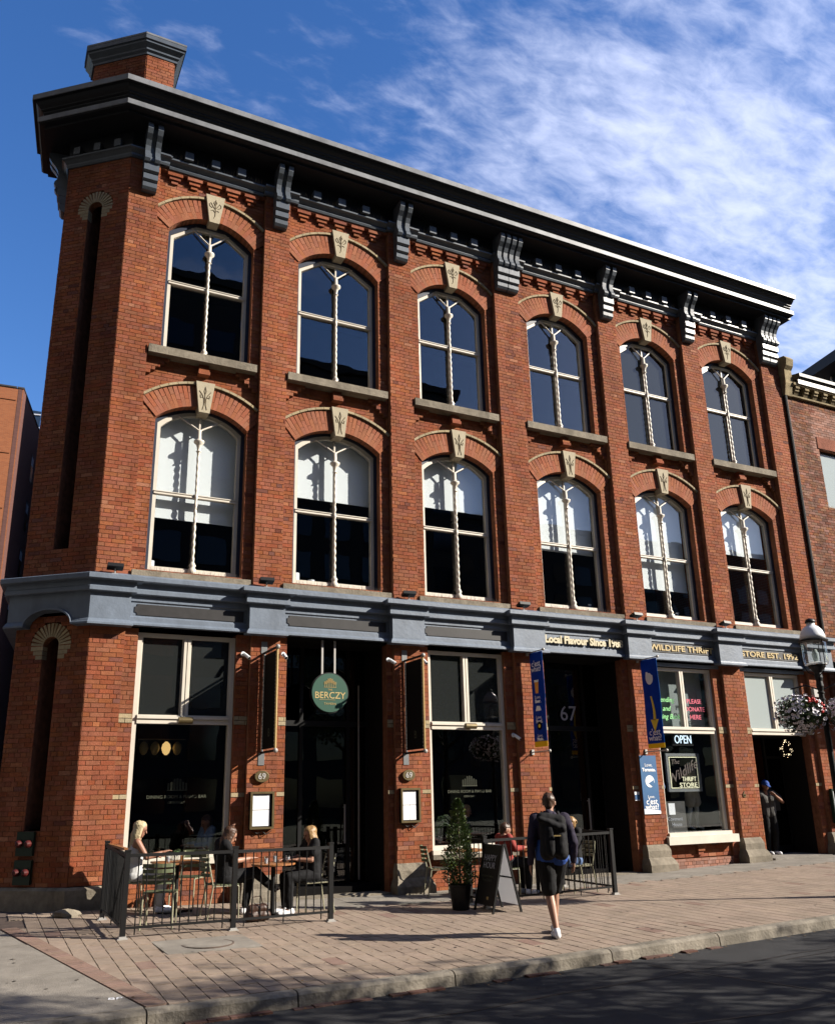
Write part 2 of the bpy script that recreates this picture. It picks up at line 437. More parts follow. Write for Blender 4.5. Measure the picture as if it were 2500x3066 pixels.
# ------------------------------------------------------------------ mesh helpers
class MB:
    def __init__(s):
        s.v = []
        s.f = []
        s.mi = []

    def add(s, verts, faces, mi=0):
        o = len(s.v)
        s.v.extend([tuple(p) for p in verts])
        for f in faces:
            s.f.append(tuple(i + o for i in f))
            s.mi.append(mi)
        return s

    def box(s, x0, x1, y0, y1, z0, z1, mi=0):
        if x0 > x1: x0, x1 = x1, x0
        if y0 > y1: y0, y1 = y1, y0
        if z0 > z1: z0, z1 = z1, z0
        return s.add([(x0, y0, z0), (x1, y0, z0), (x1, y1, z0), (x0, y1, z0),
                      (x0, y0, z1), (x1, y0, z1), (x1, y1, z1), (x0, y1, z1)],
                     [(0, 3, 2, 1), (4, 5, 6, 7), (0, 1, 5, 4), (1, 2, 6, 5), (2, 3, 7, 6), (3, 0, 4, 7)], mi)

    def obox(s, O, U, V, W, mi=0):
        """box from corner O spanned by U, V, W"""
        O, U, V, W = map(Vector, (O, U, V, W))
        p = [O, O + U, O + U + V, O + V, O + W, O + U + W, O + U + V + W, O + V + W]
        fl = U.cross(V).dot(W) < 0
        fs = [(0, 3, 2, 1), (4, 5, 6, 7), (0, 1, 5, 4), (1, 2, 6, 5), (2, 3, 7, 6), (3, 0, 4, 7)]
        if fl:
            fs = [f[::-1] for f in fs]
        return s.add(p, fs, mi)

    def bar(s, a, b, w, h=None, up=(0, 0, 1), mi=0):
        a, b = Vector(a), Vector(b)
        h = w if h is None else h
        d = (b - a)
        if d.length < 1e-6:
            return s
        n = d.normalized()
        up = Vector(up)
        if abs(n.dot(up)) > 0.98:
            up = Vector((1, 0, 0))
        x = n.cross(up).normalized()
        y = x.cross(n).normalized()
        return s.obox(a - x * w / 2 - y * h / 2, x * w, y * h, d, mi)

    def prism(s, poly, ax, t0, t1, mi=0, O=(0, 0, 0)):
        """2D polygon extruded along an axis. ax 'x': poly=(y,z), 'y': poly=(x,z), 'z': poly=(x,y)"""
        n = len(poly)
        def P(p, t):
            if ax == 'x': q = (t, p[0], p[1])
            elif ax == 'y': q = (p[0], t, p[1])
            else: q = (p[0], p[1], t)
            return (q[0] + O[0], q[1] + O[1], q[2] + O[2])
        vs = [P(p, t0) for p in poly] + [P(p, t1) for p in poly]
        fs = [tuple(range(n)), tuple(range(2 * n - 1, n - 1, -1))]
        for i in range(n):
            j = (i + 1) % n
            fs.append((i, i + n, j + n, j))
        return s.add(vs, fs, mi)

    def tube(s, pts, r, seg=8, mi=0, caps=True):
        pts = [Vector(p) for p in pts]
        n = len(pts)
        rs = r if isinstance(r, (list, tuple)) else [r] * n
        o = len(s.v)
        ref = None
        for i, p in enumerate(pts):
            d = (pts[min(i + 1, n - 1)] - pts[max(i - 1, 0)])
            d = d.normalized() if d.length > 1e-9 else Vector((0, 0, 1))
            if ref is None:
                ref = d.orthogonal().normalized()
            ref = (ref - d * ref.dot(d))
            ref = ref.normalized() if ref.length > 1e-6 else d.orthogonal().normalized()
            b = d.cross(ref)
            for k in range(seg):
                a = 2 * PI * k / seg
                s.v.append(tuple(p + (ref * math.cos(a) + b * math.sin(a)) * rs[i]))
        for i in range(n - 1):
            for k in range(seg):
                k2 = (k + 1) % seg
                s.f.append((o + i * seg + k, o + i * seg + k2, o + (i + 1) * seg + k2, o + (i + 1) * seg + k))
                s.mi.append(mi)
        if caps:
            s.f.append(tuple(o + k for k in range(seg - 1, -1, -1))); s.mi.append(mi)
            s.f.append(tuple(o + (n - 1) * seg + k for k in range(seg))); s.mi.append(mi)
        return s

    def lathe(s, prof, c=(0, 0, 0), seg=16, mi=0):
        """prof: (r,z) from bottom to top"""
        o = len(s.v)
        for r, z in prof:
            for k in range(seg):
                a = 2 * PI * k / seg
                s.v.append((c[0] + r * math.cos(a), c[1] + r * math.sin(a), c[2] + z))
        n = len(prof)
        for i in range(n - 1):
            for k in range(seg):
                k2 = (k + 1) % seg
                s.f.append((o + i * seg + k, o + i * seg + k2, o + (i + 1) * seg + k2, o + (i + 1) * seg + k))
                s.mi.append(mi)
        s.f.append(tuple(o + k for k in range(seg - 1, -1, -1))); s.mi.append(mi)
        s.f.append(tuple(o + (n - 1) * seg + k for k in range(seg))); s.mi.append(mi)
        return s

    def ball(s, c, r, seg=10, rings=6, mi=0, sc3=(1, 1, 1)):
        o = len(s.v)
        for i in range(rings + 1):
            t = PI * i / rings
            for k in range(seg):
                a = 2 * PI * k / seg
                s.v.append((c[0] + r * sc3[0] * math.sin(t) * math.cos(a), c[1] + r * sc3[1] * math.sin(t) * math.sin(a), c[2] + r * sc3[2] * math.cos(t)))
        for i in range(rings):
            for k in range(seg):
                k2 = (k + 1) % seg
                s.f.append((o + i * seg + k, o + (i + 1) * seg + k, o + (i + 1) * seg + k2, o + i * seg + k2))
                s.mi.append(mi)
        return s

    def mesh(s, name, mats, smooth=False):
        me = bpy.data.meshes.new(name)
        me.from_pydata(s.v, [], s.f)
        if not isinstance(mats, (list, tuple)):
            mats = [mats]
        for m_ in mats:
            me.materials.append(m_)
        if len(mats) > 1:
            me.polygons.foreach_set('material_index', s.mi)
        if smooth:
            me.polygons.foreach_set('use_smooth', [True] * len(me.polygons))
        me.update()
        return me

    def build(s, name, mats, parent=None, smooth=False, **props):
        me = s.mesh(name, mats, smooth)
        if smooth == 'auto':
            pass
        o = bpy.data.objects.new(name, me)
        col.objects.link(o)
        if parent is not None:
            o.parent = parent
        for k, v in props.items():
            o[k] = v
        return o


def obj(name, me, parent=None, **props):
    o = bpy.data.objects.new(name, me)
    col.objects.link(o)
    if parent is not None:
        o.parent = parent
    for k, v in props.items():
        o[k] = v
    return o


def thing(name, label, cat, loc=(0, 0, 0), rz=0.0, group=None):
    o = bpy.data.objects.new(name, None)
    o.empty_display_size = 0.2
    col.objects.link(o)
    o.location = loc
    o.rotation_euler = (0, 0, rz)
    o['label'] = label
    o['category'] = cat
    if group:
        o['group'] = group
    return o


def tag(o, label, cat, group=None):
    o['label'] = label
    o['category'] = cat
    if group:
        o['group'] = group
    return o


def copy_tree(root, loc=None, rz=None, label=None):
    def rec(o, parent):
        c = o.copy()
        col.objects.link(c)
        c.parent = parent
        for ch in o.children:
            rec(ch, c)
        return c
    r = rec(root, None)
    if loc is not None:
        r.location = loc
    if rz is not None:
        r.rotation_euler = (0, 0, rz)
    if label:
        r['label'] = label
    return r


def offset_path(path, d):
    """offset an open plan polyline to its outward (right-hand when walking) side by d with mitres"""
    n = len(path)
    out = []
    segs = []
    for i in range(n - 1):
        a, b = Vector(path[i]), Vector(path[i + 1])
        t = (b - a).normalized()
        segs.append((t, Vector((t.y, -t.x))))
    for i in range(n):
        p = Vector(path[i])
        if i == 0:
            out.append(p + segs[0][1] * d)
        elif i == n - 1:
            out.append(p + segs[-1][1] * d)
        else:
            n1, n2 = segs[i - 1][1], segs[i][1]
            m_ = (n1 + n2)
            m_ = m_ / max(0.2, (1 + n1.dot(n2)))
            out.append(p + m_ * d)
    return out


def sweep(mb, path, prof, closed_prof=True, mi=0):
    """profile [(d,z)...] swept along a plan path; closed polygon section"""
    rings = []
    for d, z in prof:
        rings.append([(p.x, p.y, z) for p in offset_path(path, d)])
    m_ = len(path)
    k = len(prof)
    vs = []
    for j in range(m_):
        for i in range(k):
            vs.append(rings[i][j])
    fs = []
    for j in range(m_ - 1):
        for i in range(k if closed_prof else k - 1):
            i2 = (i + 1) % k
            fs.append((j * k + i, j * k + i2, (j + 1) * k + i2, (j + 1) * k + i))
    if closed_prof:
        fs.append(tuple(range(k - 1, -1, -1)))
        fs.append(tuple((m_ - 1) * k + i for i in range(k)))
    mb.add(vs, fs, mi)
    return mb


TEXTS = []
FUSES = []


def text(body, loc, xdir, ydir, size, m, parent=None, name='lettering', ext=0.006, align='CENTER', width=None, bold=0.0, shear=0.0, label=None, space=1.0):
    c = bpy.data.curves.new(name, 'FONT')
    c.body = body
    c.size = size
    c.extrude = ext
    c.align_x = align
    c.align_y = 'CENTER'
    c.offset = bold
    c.shear = shear
    c.resolution_u = 3
    c.space_character = space
    c.materials.append(m)
    o = bpy.data.objects.new(name, c)
    X = Vector(xdir).normalized()
    Y = Vector(ydir).normalized()
    Z = X.cross(Y)
    col.objects.link(o)
    pl = Vector(loc)
    if parent is not None:
        o.parent = parent
        pl = pl - parent.location
    TEXTS.append((o, width, X, Y, Z, pl))
    if label:
        o['label'] = label
    return o


def lerp(x, xs, ys):
    if x <= xs[0]: return ys[0]
    for i in range(len(xs) - 1):
        if x <= xs[i + 1]:
            t = (x - xs[i]) / (xs[i + 1] - xs[i])
            return ys[i] * (1 - t) + ys[i + 1] * t
    return ys[-1]


def gz(x, y):
    zf = lerp(x, [-3, 0, 5.5, 11.5, 14.3, 18], [.24, .21, .09, .155, .21, .27])
    zk = lerp(x, [0, 4, 9.4, 17], [-.02, 0, .10, .25])
    t = min(1, max(0, (-.2 - y) / 5.8))
    return zf * (1 - t) + zk * t


KY = -5.97      # inner edge of kerb


def road_z(x, y):
    return gz(x, -6.0) - 0.135 + 0.02 * min(1, max(0, (-6.2 - y) / 4))


# ------------------------------------------------------------------ ground
def sheet(name, xs, ys, zf, m, thick=None, **props):
    mb = MB()
    nx, ny = len(xs), len(ys)
    vs = [(x, y, zf(x, y)) for y in ys for x in xs]
    fs = []
    for j in range(ny - 1):
        for i in range(nx - 1):
            fs.append((j * nx + i, j * nx + i + 1, (j + 1) * nx + i + 1, (j + 1) * nx + i))
    mb.add(vs, fs)
    return mb.build(name, m, **props)


def frange(a, b, n):
    return [a + (b - a) * i / (n - 1) for i in range(n)]


GXS = sorted(set(frange(-30, -3, 8) + frange(-3, 18, 43) + frange(18, 70, 12)))
sheet('ground', [-600, -60, 0, 60, 600], [-600, -60, 0, 60, 600], lambda x, y: -0.6, M['asphalt'], kind='structure')
road_o = sheet('road', GXS, [-14.0, -12, -10, -8.5, -7.2, -6.5, -6.15], road_z, M['asphalt'], kind='structure')
pave = sheet('pavement', GXS, [-6.0, -5, -4, -3, -2, -1, -0.2, 0.3, 2.5], lambda x, y: gz(x, y) - 0.012, M['paver_joint'], kind='structure')
sheet('opposite_pavement', GXS, [-15.6, -14.0], lambda x, y: road_z(x, -9) + 0.14, M['concrete'], kind='structure')
sheet('park_lawn', GXS, [-60, -40, -20, -15.6], lambda x, y: road_z(x, -9) + 0.15, M['lawn'], kind='structure')  # unseen lawn, made dark to cut light bounced onto the facade
# side street behind the corner, left
sheet('side_street', frange(-60, -3.0, 12), [0.3, 3, 8, 20, 60], lambda x, y: gz(-3, 0) - 0.16, M['asphalt'], kind='structure')


def bound_x(y):     # boundary between concrete slab and pavers
    return -0.73 + (y + 2.14) * (0.135 + 0.73) / (-5.94 + 2.14)


# pavers (strips run from wall to kerb)
unit = MB().box(-0.5, 0.5, -0.5, 0.5, -0.5, 0.5)
um_cache = {}


def unit_mesh(key, taper=0.0):
    k = (key, taper)
    if k not in um_cache:
        a = 0.5 - taper
        mb = MB().add([(-a, -.5, -.5), (a, -.5, -.5), (a, .5, -.5), (-a, .5, -.5), (-.5, -.5, .5), (.5, -.5, .5), (.5, .5, .5), (-.5, .5, .5)],
                      [(0, 3, 2, 1), (4, 5, 6, 7), (0, 1, 5, 4), (1, 2, 6, 5), (2, 3, 7, 6), (3, 0, 4, 7)])
        um_cache[k] = mb.mesh(key, M[key])
    return um_cache[k]


def place_unit(name, key, c, X, Y, Z, parent=None, taper=0.0, **props):
    """unit box with half axes given as full-size vectors"""
    o = obj(name, unit_mesh(key, taper), parent, **props)
    X, Y, Z, c = Vector(X), Vector(Y), Vector(Z), Vector(c)
    o.matrix_basis = Matrix(((X.x, Y.x, Z.x, c.x), (X.y, Y.y, Z.y, c.y), (X.z, Y.z, Z.z, c.z), (0, 0, 0, 1)))
    return o


def slope_vec(x, y, dx, dy):
    return Vector((dx, dy, gz(x + dx / 2, y + dy / 2) - gz(x - dx / 2, y - dy / 2)))


pv = []
PW, PL = 0.193, 0.386
x = -0.8
i = 0
cutp = []
MANH = (0.80, 1.86, -3.75, -2.98)
while x < 24:
    y = -5.965
    j = 0
    off = (i % 2) * PL / 2
    while y < -0.02:
        y1 = min(y + (PL - off if j == 0 else PL), -0.02)
        cx, cy = x + PW / 2, (y + y1) / 2
        ok = cx - PW / 2 > max(bound_x(y), bound_x(y1)) + 0.225 and y1 - y > 0.05
        if not ok and cx + PW / 2 > min(bound_x(y), bound_x(y1)) + 0.24 and cy < -1.25:
            cutp.append((x + 0.005, x + PW - 0.005, y + 0.001, y1 - 0.001))
        if MANH[0] < cx < MANH[1] and MANH[2] < cy < MANH[3]:
            ok = False
        if cy > -1.25 + 0.0 * cx and cx > 2.9:       # concrete strip along the shops
            ok = False
        if ok:
            pv.append((cx, cy, PW - 0.011, (y1 - y) - 0.0015))
        y = y1
        j += 1
    x += PW
    i += 1
pv.sort(key=lambda p: (p[0] + 1.5) ** 2 + (p[1] + 14.8) ** 2)
smb = MB()
smr = MB()
for n_, (cx, cy, w, l) in enumerate(pv):
    red = rnd.random() < 0.018
    dz = rnd.uniform(-0.0007, 0.0007)
    if n_ < 300:
        X = slope_vec(cx, cy, w, 0)
        Y = slope_vec(cx, cy, 0, l)
        place_unit('paver', 'redpaver' if red else 'paver', (cx, cy, gz(cx, cy) - 0.018 + dz), X, Y, (0, 0, 0.04), pave)
    else:
        t = smr if red else smb
        z0 = gz(cx, cy) + dz
        X = slope_vec(cx, cy, w, 0)
        Y = slope_vec(cx, cy, 0, l)
        O = Vector((cx, cy, z0 + 0.002)) - X / 2 - Y / 2
        t.obox(O - Vector((0, 0, 0.03)), X, Y, (0, 0, 0.03))
smb.build('paver_field', M['paver'], pave, kind='stuff')
smr.build('red_paver_field', M['redpaver'], pave, kind='stuff')
# red soldier band along the slab edge
bl = Vector((0.865, -3.80, 0)).normalized()
bn = Vector((-bl.y, bl.x, 0))
if bn.x < 0: bn = -bn
L_ = 0.0
while True:
    p = Vector((-0.73, -2.14, 0)) + bl * (L_ - 1.6)
    if p.y < -5.9: break
    w = 0.097
    c = p + bl * w / 2 + bn * 0.115
    if c.y > -1.2:
        L_ += w; continue
    X = bn * 0.20; Y = bl * (w - 0.006)
    X.z = gz(c.x + X.x / 2, c.y + X.y / 2) - gz(c.x - X.x / 2, c.y - X.y / 2)
    Y.z = gz(c.x + Y.x / 2, c.y + Y.y / 2) - gz(c.x - Y.x / 2, c.y - Y.y / 2)
    place_unit('edging_paver', 'redpaver', (c.x, c.y, gz(c.x, c.y) - 0.016), X, Y, (0, 0, 0.04), pave)
    L_ += w


# concrete slabs
def slab(poly, name='concrete_slab', m='concrete', top=0.002, parent=pave, cuts=1):
    mb = MB()
    n = len(poly)
    vs = [(x_, y_, gz(x_, y_) + top) for x_, y_ in poly] + [(x_, y_, gz(x_, y_) - 0.03) for x_, y_ in poly]
    fs = [tuple(range(n)), tuple(range(2 * n - 1, n - 1, -1))]
    a = sum(poly[i_][0] * poly[(i_ + 1) % n][1] - poly[(i_ + 1) % n][0] * poly[i_][1] for i_ in range(n))
    for i_ in range(n):
        j_ = (i_ + 1) % n
        fs.append((i_, i_ + n, j_ + n, j_))
    if a < 0:
        fs = [f[::-1] for f in fs]
    mb.add(vs, fs)
    return mb.build(name, M[m], parent)


def bxg(y_, g=0.008):
    return bound_x(y_) - g


slab([(-1.045, -5.96), (bxg(-5.96), -5.96), (bxg(-4.2), -4.2), (-1.6, -4.2), (-1.6, -5.0)][::1])
slab([(-1.06, -5.96), (-1.61, -5.0), (-1.61, -4.2), (-3.4, -4.2), (-3.4, -5.96)])
slab([(-1.6, -4.19), (bxg(-4.19), -4.19), (bxg(-2.5), -2.5), (-1.6, -2.5)])
slab([(-3.4, -4.19), (-1.61, -4.19), (-1.61, -2.5), (-3.4, -2.5)])
slab([(-5.5, -5.96), (-3.41, -5.96), (-3.41, -2.5), (-5.5, -2.5)])
for (xa, xb_, ya, yb) in cutp:
    poly = [(xa, ya), (xb_, ya), (xb_, yb), (xa, yb)]
    out = []
    fn_ = lambda q: q[0] - (bound_x(q[1]) + 0.225)
    for k in range(4):
        A, B = poly[k], poly[(k + 1) % 4]
        da, db = fn_(A), fn_(B)
        if da >= 0: out.append(A)
        if da * db < 0:
            t = da / (da - db)
            out.append((A[0] + (B[0] - A[0]) * t, A[1] + (B[1] - A[1]) * t))
    if len(out) > 2:
        slab(out, 'paver', 'paver', top=0.002)
for k in range(5):
    ya, yb = -2.49 + k * 0.55, -2.49 + (k + 1) * 0.55 - 0.01
    slab([(-2.6, ya), (bxg(ya, 0.02), ya), (bxg(yb, 0.02), yb), (-2.6, yb)])
    slab([(-5.5, ya), (-2.61, ya), (-2.61, yb), (-5.5, yb)])
xx = 2.9
while xx < 24:          # concrete strip in front of the shops
    x1 = xx + 1.45
    slab([(xx, -1.24), (x1 - 0.012, -1.24), (x1 - 0.012, -0.0), (xx, -0.0)])
    xx = x1
# manhole slab
mh = slab([(0.74, -2.94), (0.78, -3.80), (1.93, -3.80), (1.90, -2.94)][::-1], 'manhole_slab', top=0.005)
mb = MB()
mb.lathe([(0.30, -0.02), (0.30, 0.004), (0.285, 0.007), (0.0, 0.007)], (0, 0, 0), 28)
mo = mb.build('manhole_cover', M['concrete'])
mo.location = (1.35, -3.37, gz(1.35, -3.37) + 0.004)
tag(mo, 'round concrete manhole cover in its slab in front of the patio fence', 'manhole cover')
mb = MB().lathe([(0.325, -0.02), (0.325, 0.0055), (0.302, 0.0055), (0.302, -0.02)], (0, 0, 0), 28)
mr_ = mb.build('rim', M['paver_joint'], mo)

# kerb stones
kerb = sheet('kerb', GXS, [-6.16, -6.0], lambda x, y: gz(x, -6.0) - 0.14, M['paver_joint'], kind='structure')
kx = [-8.5, -6.0, -3.2, 0.135, 1.56, 3.3, 5.39, 7.08, 9.3, 11.6, 13.9, 16.3, 19, 22]
for k in range(len(kx) - 1):
    a, b = kx[k] + 0.008, kx[k + 1] - 0.008
    nseg = 8
    prof = [(KY + 0.0, -0.16), (KY + 0.0, 0.0), (KY - 0.10, 0.002), (KY - 0.135, -0.006), (KY - 0.16, -0.03), (KY - 0.175, -0.155)]
    vs = []
    for s_ in range(nseg + 1):
        xk = a + (b - a) * s_ / nseg
        for (yy, zz) in prof:
            w = 0.006 * noise.noise((xk * 2.3, yy * 9, zz * 9))
            vs.append((xk, yy + w, gz(xk, -6.0) + zz + (0.004 * noise.noise((xk * 3, 4, zz)) if zz > -0.1 else 0)))
    kk = len(prof)
    fs = []
    for s_ in range(nseg):
        for q in range(kk):
            q2 = (q + 1) % kk
            fs.append((s_ * kk + q, s_ * kk + q2, (s_ + 1) * kk + q2, (s_ + 1) * kk + q))
    fs.append(tuple(range(kk - 1, -1, -1)))
    fs.append(tuple(nseg * kk + q for q in range(kk)))
    fs = [f[::-1] for f in fs]
    MB().add(vs, fs).build('kerb_stone', M['kerb'], kerb)
# gutter bricks at the kerb foot
gx = -2.0
while gx < 7:
    if rnd.random() < 0.5:
        c = (gx + 0.10, -6.20, road_z(gx, -6.3) + rnd.uniform(-0.008, 0.006))
        place_unit('gutter_brick', 'redgutter', c, (0.195, 0, 0), (0, 0.095, 0), (0, 0, 0.03), kerb)
    gx += 0.205
# wear: gum, stains, cracks and tar seams
gm = MB()
for k in range(420):
    x_, y_ = rnd.uniform(-3, 16), rnd.uniform(-5.9, -0.4)
    r_ = rnd.choice([0.008, 0.011, 0.014, 0.02])
    z_ = gz(x_, y_) + 0.0062
    pts = [(x_ + r_ * math.cos(q * PI / 4) * rnd.uniform(.7, 1.2), y_ + r_ * math.sin(q * PI / 4) * rnd.uniform(.7, 1.2), z_) for q in range(8)]
    gm.add(pts, [tuple(range(8))])
gm.build('gum_spots', M['tar'], pave, kind='stuff')
tr_ = MB()
for (xa, ya, dx_, dy_, n_) in ((-1.5, -7.4, 0.55, 0.02, 30), (2.0, -8.3, 0.5, -0.05, 34), (5.6, -6.5, 0.08, -0.35, 12), (9.5, -6.4, 0.12, -0.35, 14), (7.0, -7.2, 0.5, 0.03, 24)):
    x_, y_ = xa, ya
    w_ = rnd.uniform(0.010, 0.02)
    pr = None
    for k in range(n_):
        ang = math.atan2(dy_, dx_)
        c_ = Vector((x_, y_, road_z(x_, y_) + 0.004))
        o_ = Vector((-math.sin(ang), math.cos(ang), 0)) * w_ * rnd.uniform(.5, 1.3)
        if pr: tr_.add([pr[0], pr[1], c_ + o_, c_ - o_], [(0, 3, 2, 1)])
        pr = (c_ - o_, c_ + o_)
        x_ += dx_; y_ += dy_ + rnd.uniform(-.06, .06)
tr_.build('tar_seams', M['tar'], bpy.data.objects['road'], kind='stuff')
lv = MB()
for k in range(240):
    x_ = rnd.uniform(-2, 15); y_ = -6.19 - abs(rnd.gauss(0, 0.10)) if rnd.random() < 0.75 else rnd.uniform(-5.9, -1.5)
    z_ = (road_z(x_, y_) if y_ < -6.1 else gz(x_, y_)) + 0.012
    a_ = rnd.uniform(0, 6.28); l_ = rnd.uniform(.012, .028)
    u_ = Vector((math.cos(a_), math.sin(a_), rnd.uniform(-.2, .2))) * l_
    v_ = Vector((-math.sin(a_), math.cos(a_), rnd.uniform(-.2, .2))) * l_ * .5
    c_ = Vector((x_, y_, z_))
    lv.add([c_ - u_, c_ + v_, c_ + u_, c_ - v_], [(0, 1, 2, 3)])
lo_ = lv.build('fallen_leaves', M['deadleaf'], kind='stuff')
lo_['label'] = 'scattered dry leaf bits along the gutter and pavers'
# painted survey mark on slab
text('BP', (-0.06, -5.55, gz(0, -5.55) + 0.006), (0.97, -0.2, 0), (0.2, 0.97, 0), 0.13, M['paper'], pave, ext=0.001)

# ------------------------------------------------------------------ main building
BLD = thing('brick_building', 'three-storey red brick corner building with arched windows and a heavy dark cornice', 'building')
TH = R(40)
CU = Vector((-math.cos(TH), math.sin(TH), 0))          # along the chamfer away from the front corner
CN = Vector((-math.sin(TH), -math.cos(TH), 0))         # chamfer outward
CW = 1.41
CL = CU * CW                                           # far corner of chamfer
SD = Vector((math.sin(R(7)), math.cos(R(7)), 0))        # the side wall runs back this way
SB = (CL.x + SD.x * 9, CL.y + SD.y * 9)
SC = (CL.x + SD.x * 1.15, CL.y + SD.y * 1.15)
XR = 17.84
PIER = [(0.0, 0.57), (2.738, 3.29), (5.582, 6.14), (8.343, 9.03), (11.404, 11.99), (14.198, 14.78), (17.139, 17.84)]
CX = [1.69, 4.45, 7.245, 10.21, 13.06, 15.90]
HW = [0.86, 0.92, 0.88, 0.90, 0.90, 0.93]
CH = 0.0757
BL = 0.225
bricks = []     # (O,U,N,ua,ub,za,zb,w,depth,key)
mort = MB()


def wall(O, U, Nn, u0, u1, z0, z1, w, free=None, depth=0.13, key='brick', reg=None, seed=0, head=True, mo=mort):
    """w: distance of the outer face behind the frame plane (positive = recessed)"""
    O, U, Nn = Vector(O), Vector(U), Vector(Nn)
    k0 = int(math.floor(z0 / CH))
    z = k0 * CH
    k = k0
    while z < z1 - 0.01:
        za, zb = max(z, z0), min(z + CH, z1)
        if zb - za > 0.02:
            iv = [(u0, u1)]
            if free:
                iv = free((za + zb) / 2, u0, u1)
            for a, b in iv:
                if b - a < 0.015: continue
                # mortar backing
                P = O + U * (a + 0.004) - Nn * (w + depth)
                mo.obox((P.x, P.y, za), U * (b - a - 0.008), Nn * (depth - 0.006), (0, 0, zb - za))
                # bricks
                header = head and (k % 6 == 3)
                L0 = BL / 2 if header else BL
                start = a - ((a * 1.0 + (0.5 * L0 if k % 2 else 0) + seed * 0.07) % L0)
                u = start
                while u < b - 0.004:
                    ua, ub = max(u, a), min(u + L0, b)
                    u += L0
                    if ub - ua < 0.022:
                        continue
                    bricks.append((O, U, Nn, ua + 0.0045, ub - 0.0045, za + 0.0045, zb - 0.0045, w, depth, key))
        z += CH
        k += 1


def excl(lo, hi):
    """free-interval helper: remove [lo,hi] from [u0,u1]"""
    def f(iv):
        out = []
        for a, b in iv:
            if hi <= a or lo >= b:
                out.append((a, b))
            else:
                if lo > a: out.append((a, lo))
                if hi < b: out.append((hi, b))
        return out
    return f


FO, FU, FN = (0, 0, 0), (1, 0, 0), (0, -1, 0)
ARC = {}   # floor -> (sill top, spring, crown, half width -> R etc)


def arch_par(fl, hw):
    if fl == 3:
        sill, crown, rise, t = 9.98, 13.10, 0.42, 0.44
    else:
        sill, crown, rise, t = 5.66, 8.93, 0.34, 0.44
    Ri = (hw * hw + rise * rise) / (2 * rise)
    zc = crown - Ri
    return sill, crown, crown - rise, Ri, Ri + t, zc, math.asin(min(1, hw / Ri))


def half_excl(fl, hw, z):
    sill, crown, spr, Ri, Re, zc, al = arch_par(fl, hw)
    if z < sill: return 0
    if z < spr: return hw
    h = 0
    if z < crown:
        h = math.sqrt(max(0, Ri * Ri - (z - zc) ** 2))
    if z < zc + Re:
        h = max(h, min(math.sqrt(max(0, Re * Re - (z - zc) ** 2)), (z - zc) * math.tan(al)))
    return h


for i, (L0, R0) in enumerate(PIER):
    zs = [0.55, 0.45, 0.60, 0.5, 0.69, 0.73, 0.7][i]
    xr = R0
    wall(FO, FU, FN, L0 + 0.002, xr, zs, 4.62, 0.0, seed=i)
    wall(FO, FU, FN, L0 + 0.002, xr, 5.40, 14.02, 0.0, seed=i)
    # core behind piers so that nothing shines through
    mort.box(L0 + 0.01, R0 - 0.01, 0.125, 0.32, 0, 15.2)

for i in range(6):
    a, b = PIER[i][1], PIER[i + 1][0]
    c, hw = CX[i], HW[i]

    def fr(z, u0, u1, c=c, hw=hw):
        iv = [(u0, u1)]
        for fl in (2, 3):
            h = half_excl(fl, hw, z)
            if h > 0:
                iv = excl(c - h, c + h)(iv)
        # recessed panel under the third-floor sill
        s2 = arch_par(2, hw)
        if s2[5] + 0.0 < z < 9.82 and z > s2[2] + 0.10:
            h = math.sqrt(max(0, s2[4] ** 2 - (z - s2[5]) ** 2)) if z < s2[5] + s2[4] else 0
            if z > 9.05:
                if z > 9.44:
                    st = int((z - 9.44) / CH) + 1
                    st = min(st, 6)
                    iv2 = [(u0, u0 + 0.02 + 0.085 * st), (u1 - 0.02 - 0.085 * st, u1)]
                    iv = iv2
                else:
                    iv = [(u0, u0 + 0.02), (u1 - 0.02, u1)]
        return [q for q in iv if q[1] - q[0] > 0.012]
    wall(FO, FU, FN, a, b, 5.52, 14.02, 0.12, fr, seed=i + 3, depth=0.16)

    def fr2(z, u0, u1, c=c, hw=hw):
        h = half_excl(2, hw, z)
        return excl(c - h, c + h)([(u0, u1)]) if h > 0 else [(u0, u1)]
    wall(FO, FU, FN, a, b, 9.03, 9.83, 0.20, fr2, seed=i + 5, head=False, key='brick_pale' if False else 'brick', depth=0.10)
    # little corbel under the sill
    for k, (w_, pr) in enumerate([(0.22, 0.02), (0.20, 0.045), (0.18, 0.07)][::-1]):
        z1 = 9.82 - k * CH
        bricks.append((Vector(FO), Vector(FU), Vector(FN), c - w_ / 2 - 0.03, c + w_ / 2 - 0.03, z1 - CH + .006, z1 - .003, pr + 0.02, 0.21, 'brick'))
    # corbel table under the frieze: stepped teeth
    nn = 5
    sp = (b - a) / (nn + 0.5)
    for k in range(nn):
        xc = a + sp * (k + 0.75)
        for r_, (dz, ww, pr) in enumerate([(0, 0.30, 0.10), (1, 0.22, 0.07), (2, 0.13, 0.04)]):
            z1 = 13.93 - dz * CH
            bricks.append((Vector(FO), Vector(FU), Vector(FN), xc - ww / 2, xc + ww / 2, z1 - CH + .005, z1 - .004, 0.12 - pr, 0.12, 'brick'))
    bricks.append((Vector(FO), Vector(FU), Vector(FN), a + 0.002, b - 0.002, 13.94, 14.0, 0.03, 0.12, 'brick'))

# ground floor strips beside the openings
GW = {0: (0.80, 2.50), 1: (3.45, 5.46), 2: (6.37, 8.14), 3: (9.14, 11.24), 4: (12.12, 13.95), 5: (15.0, 16.93)}


def buffs(z):
    return (3.0 < z < 3.21) or (2.40 < z < 2.46) or (1.80 < z < 1.865)


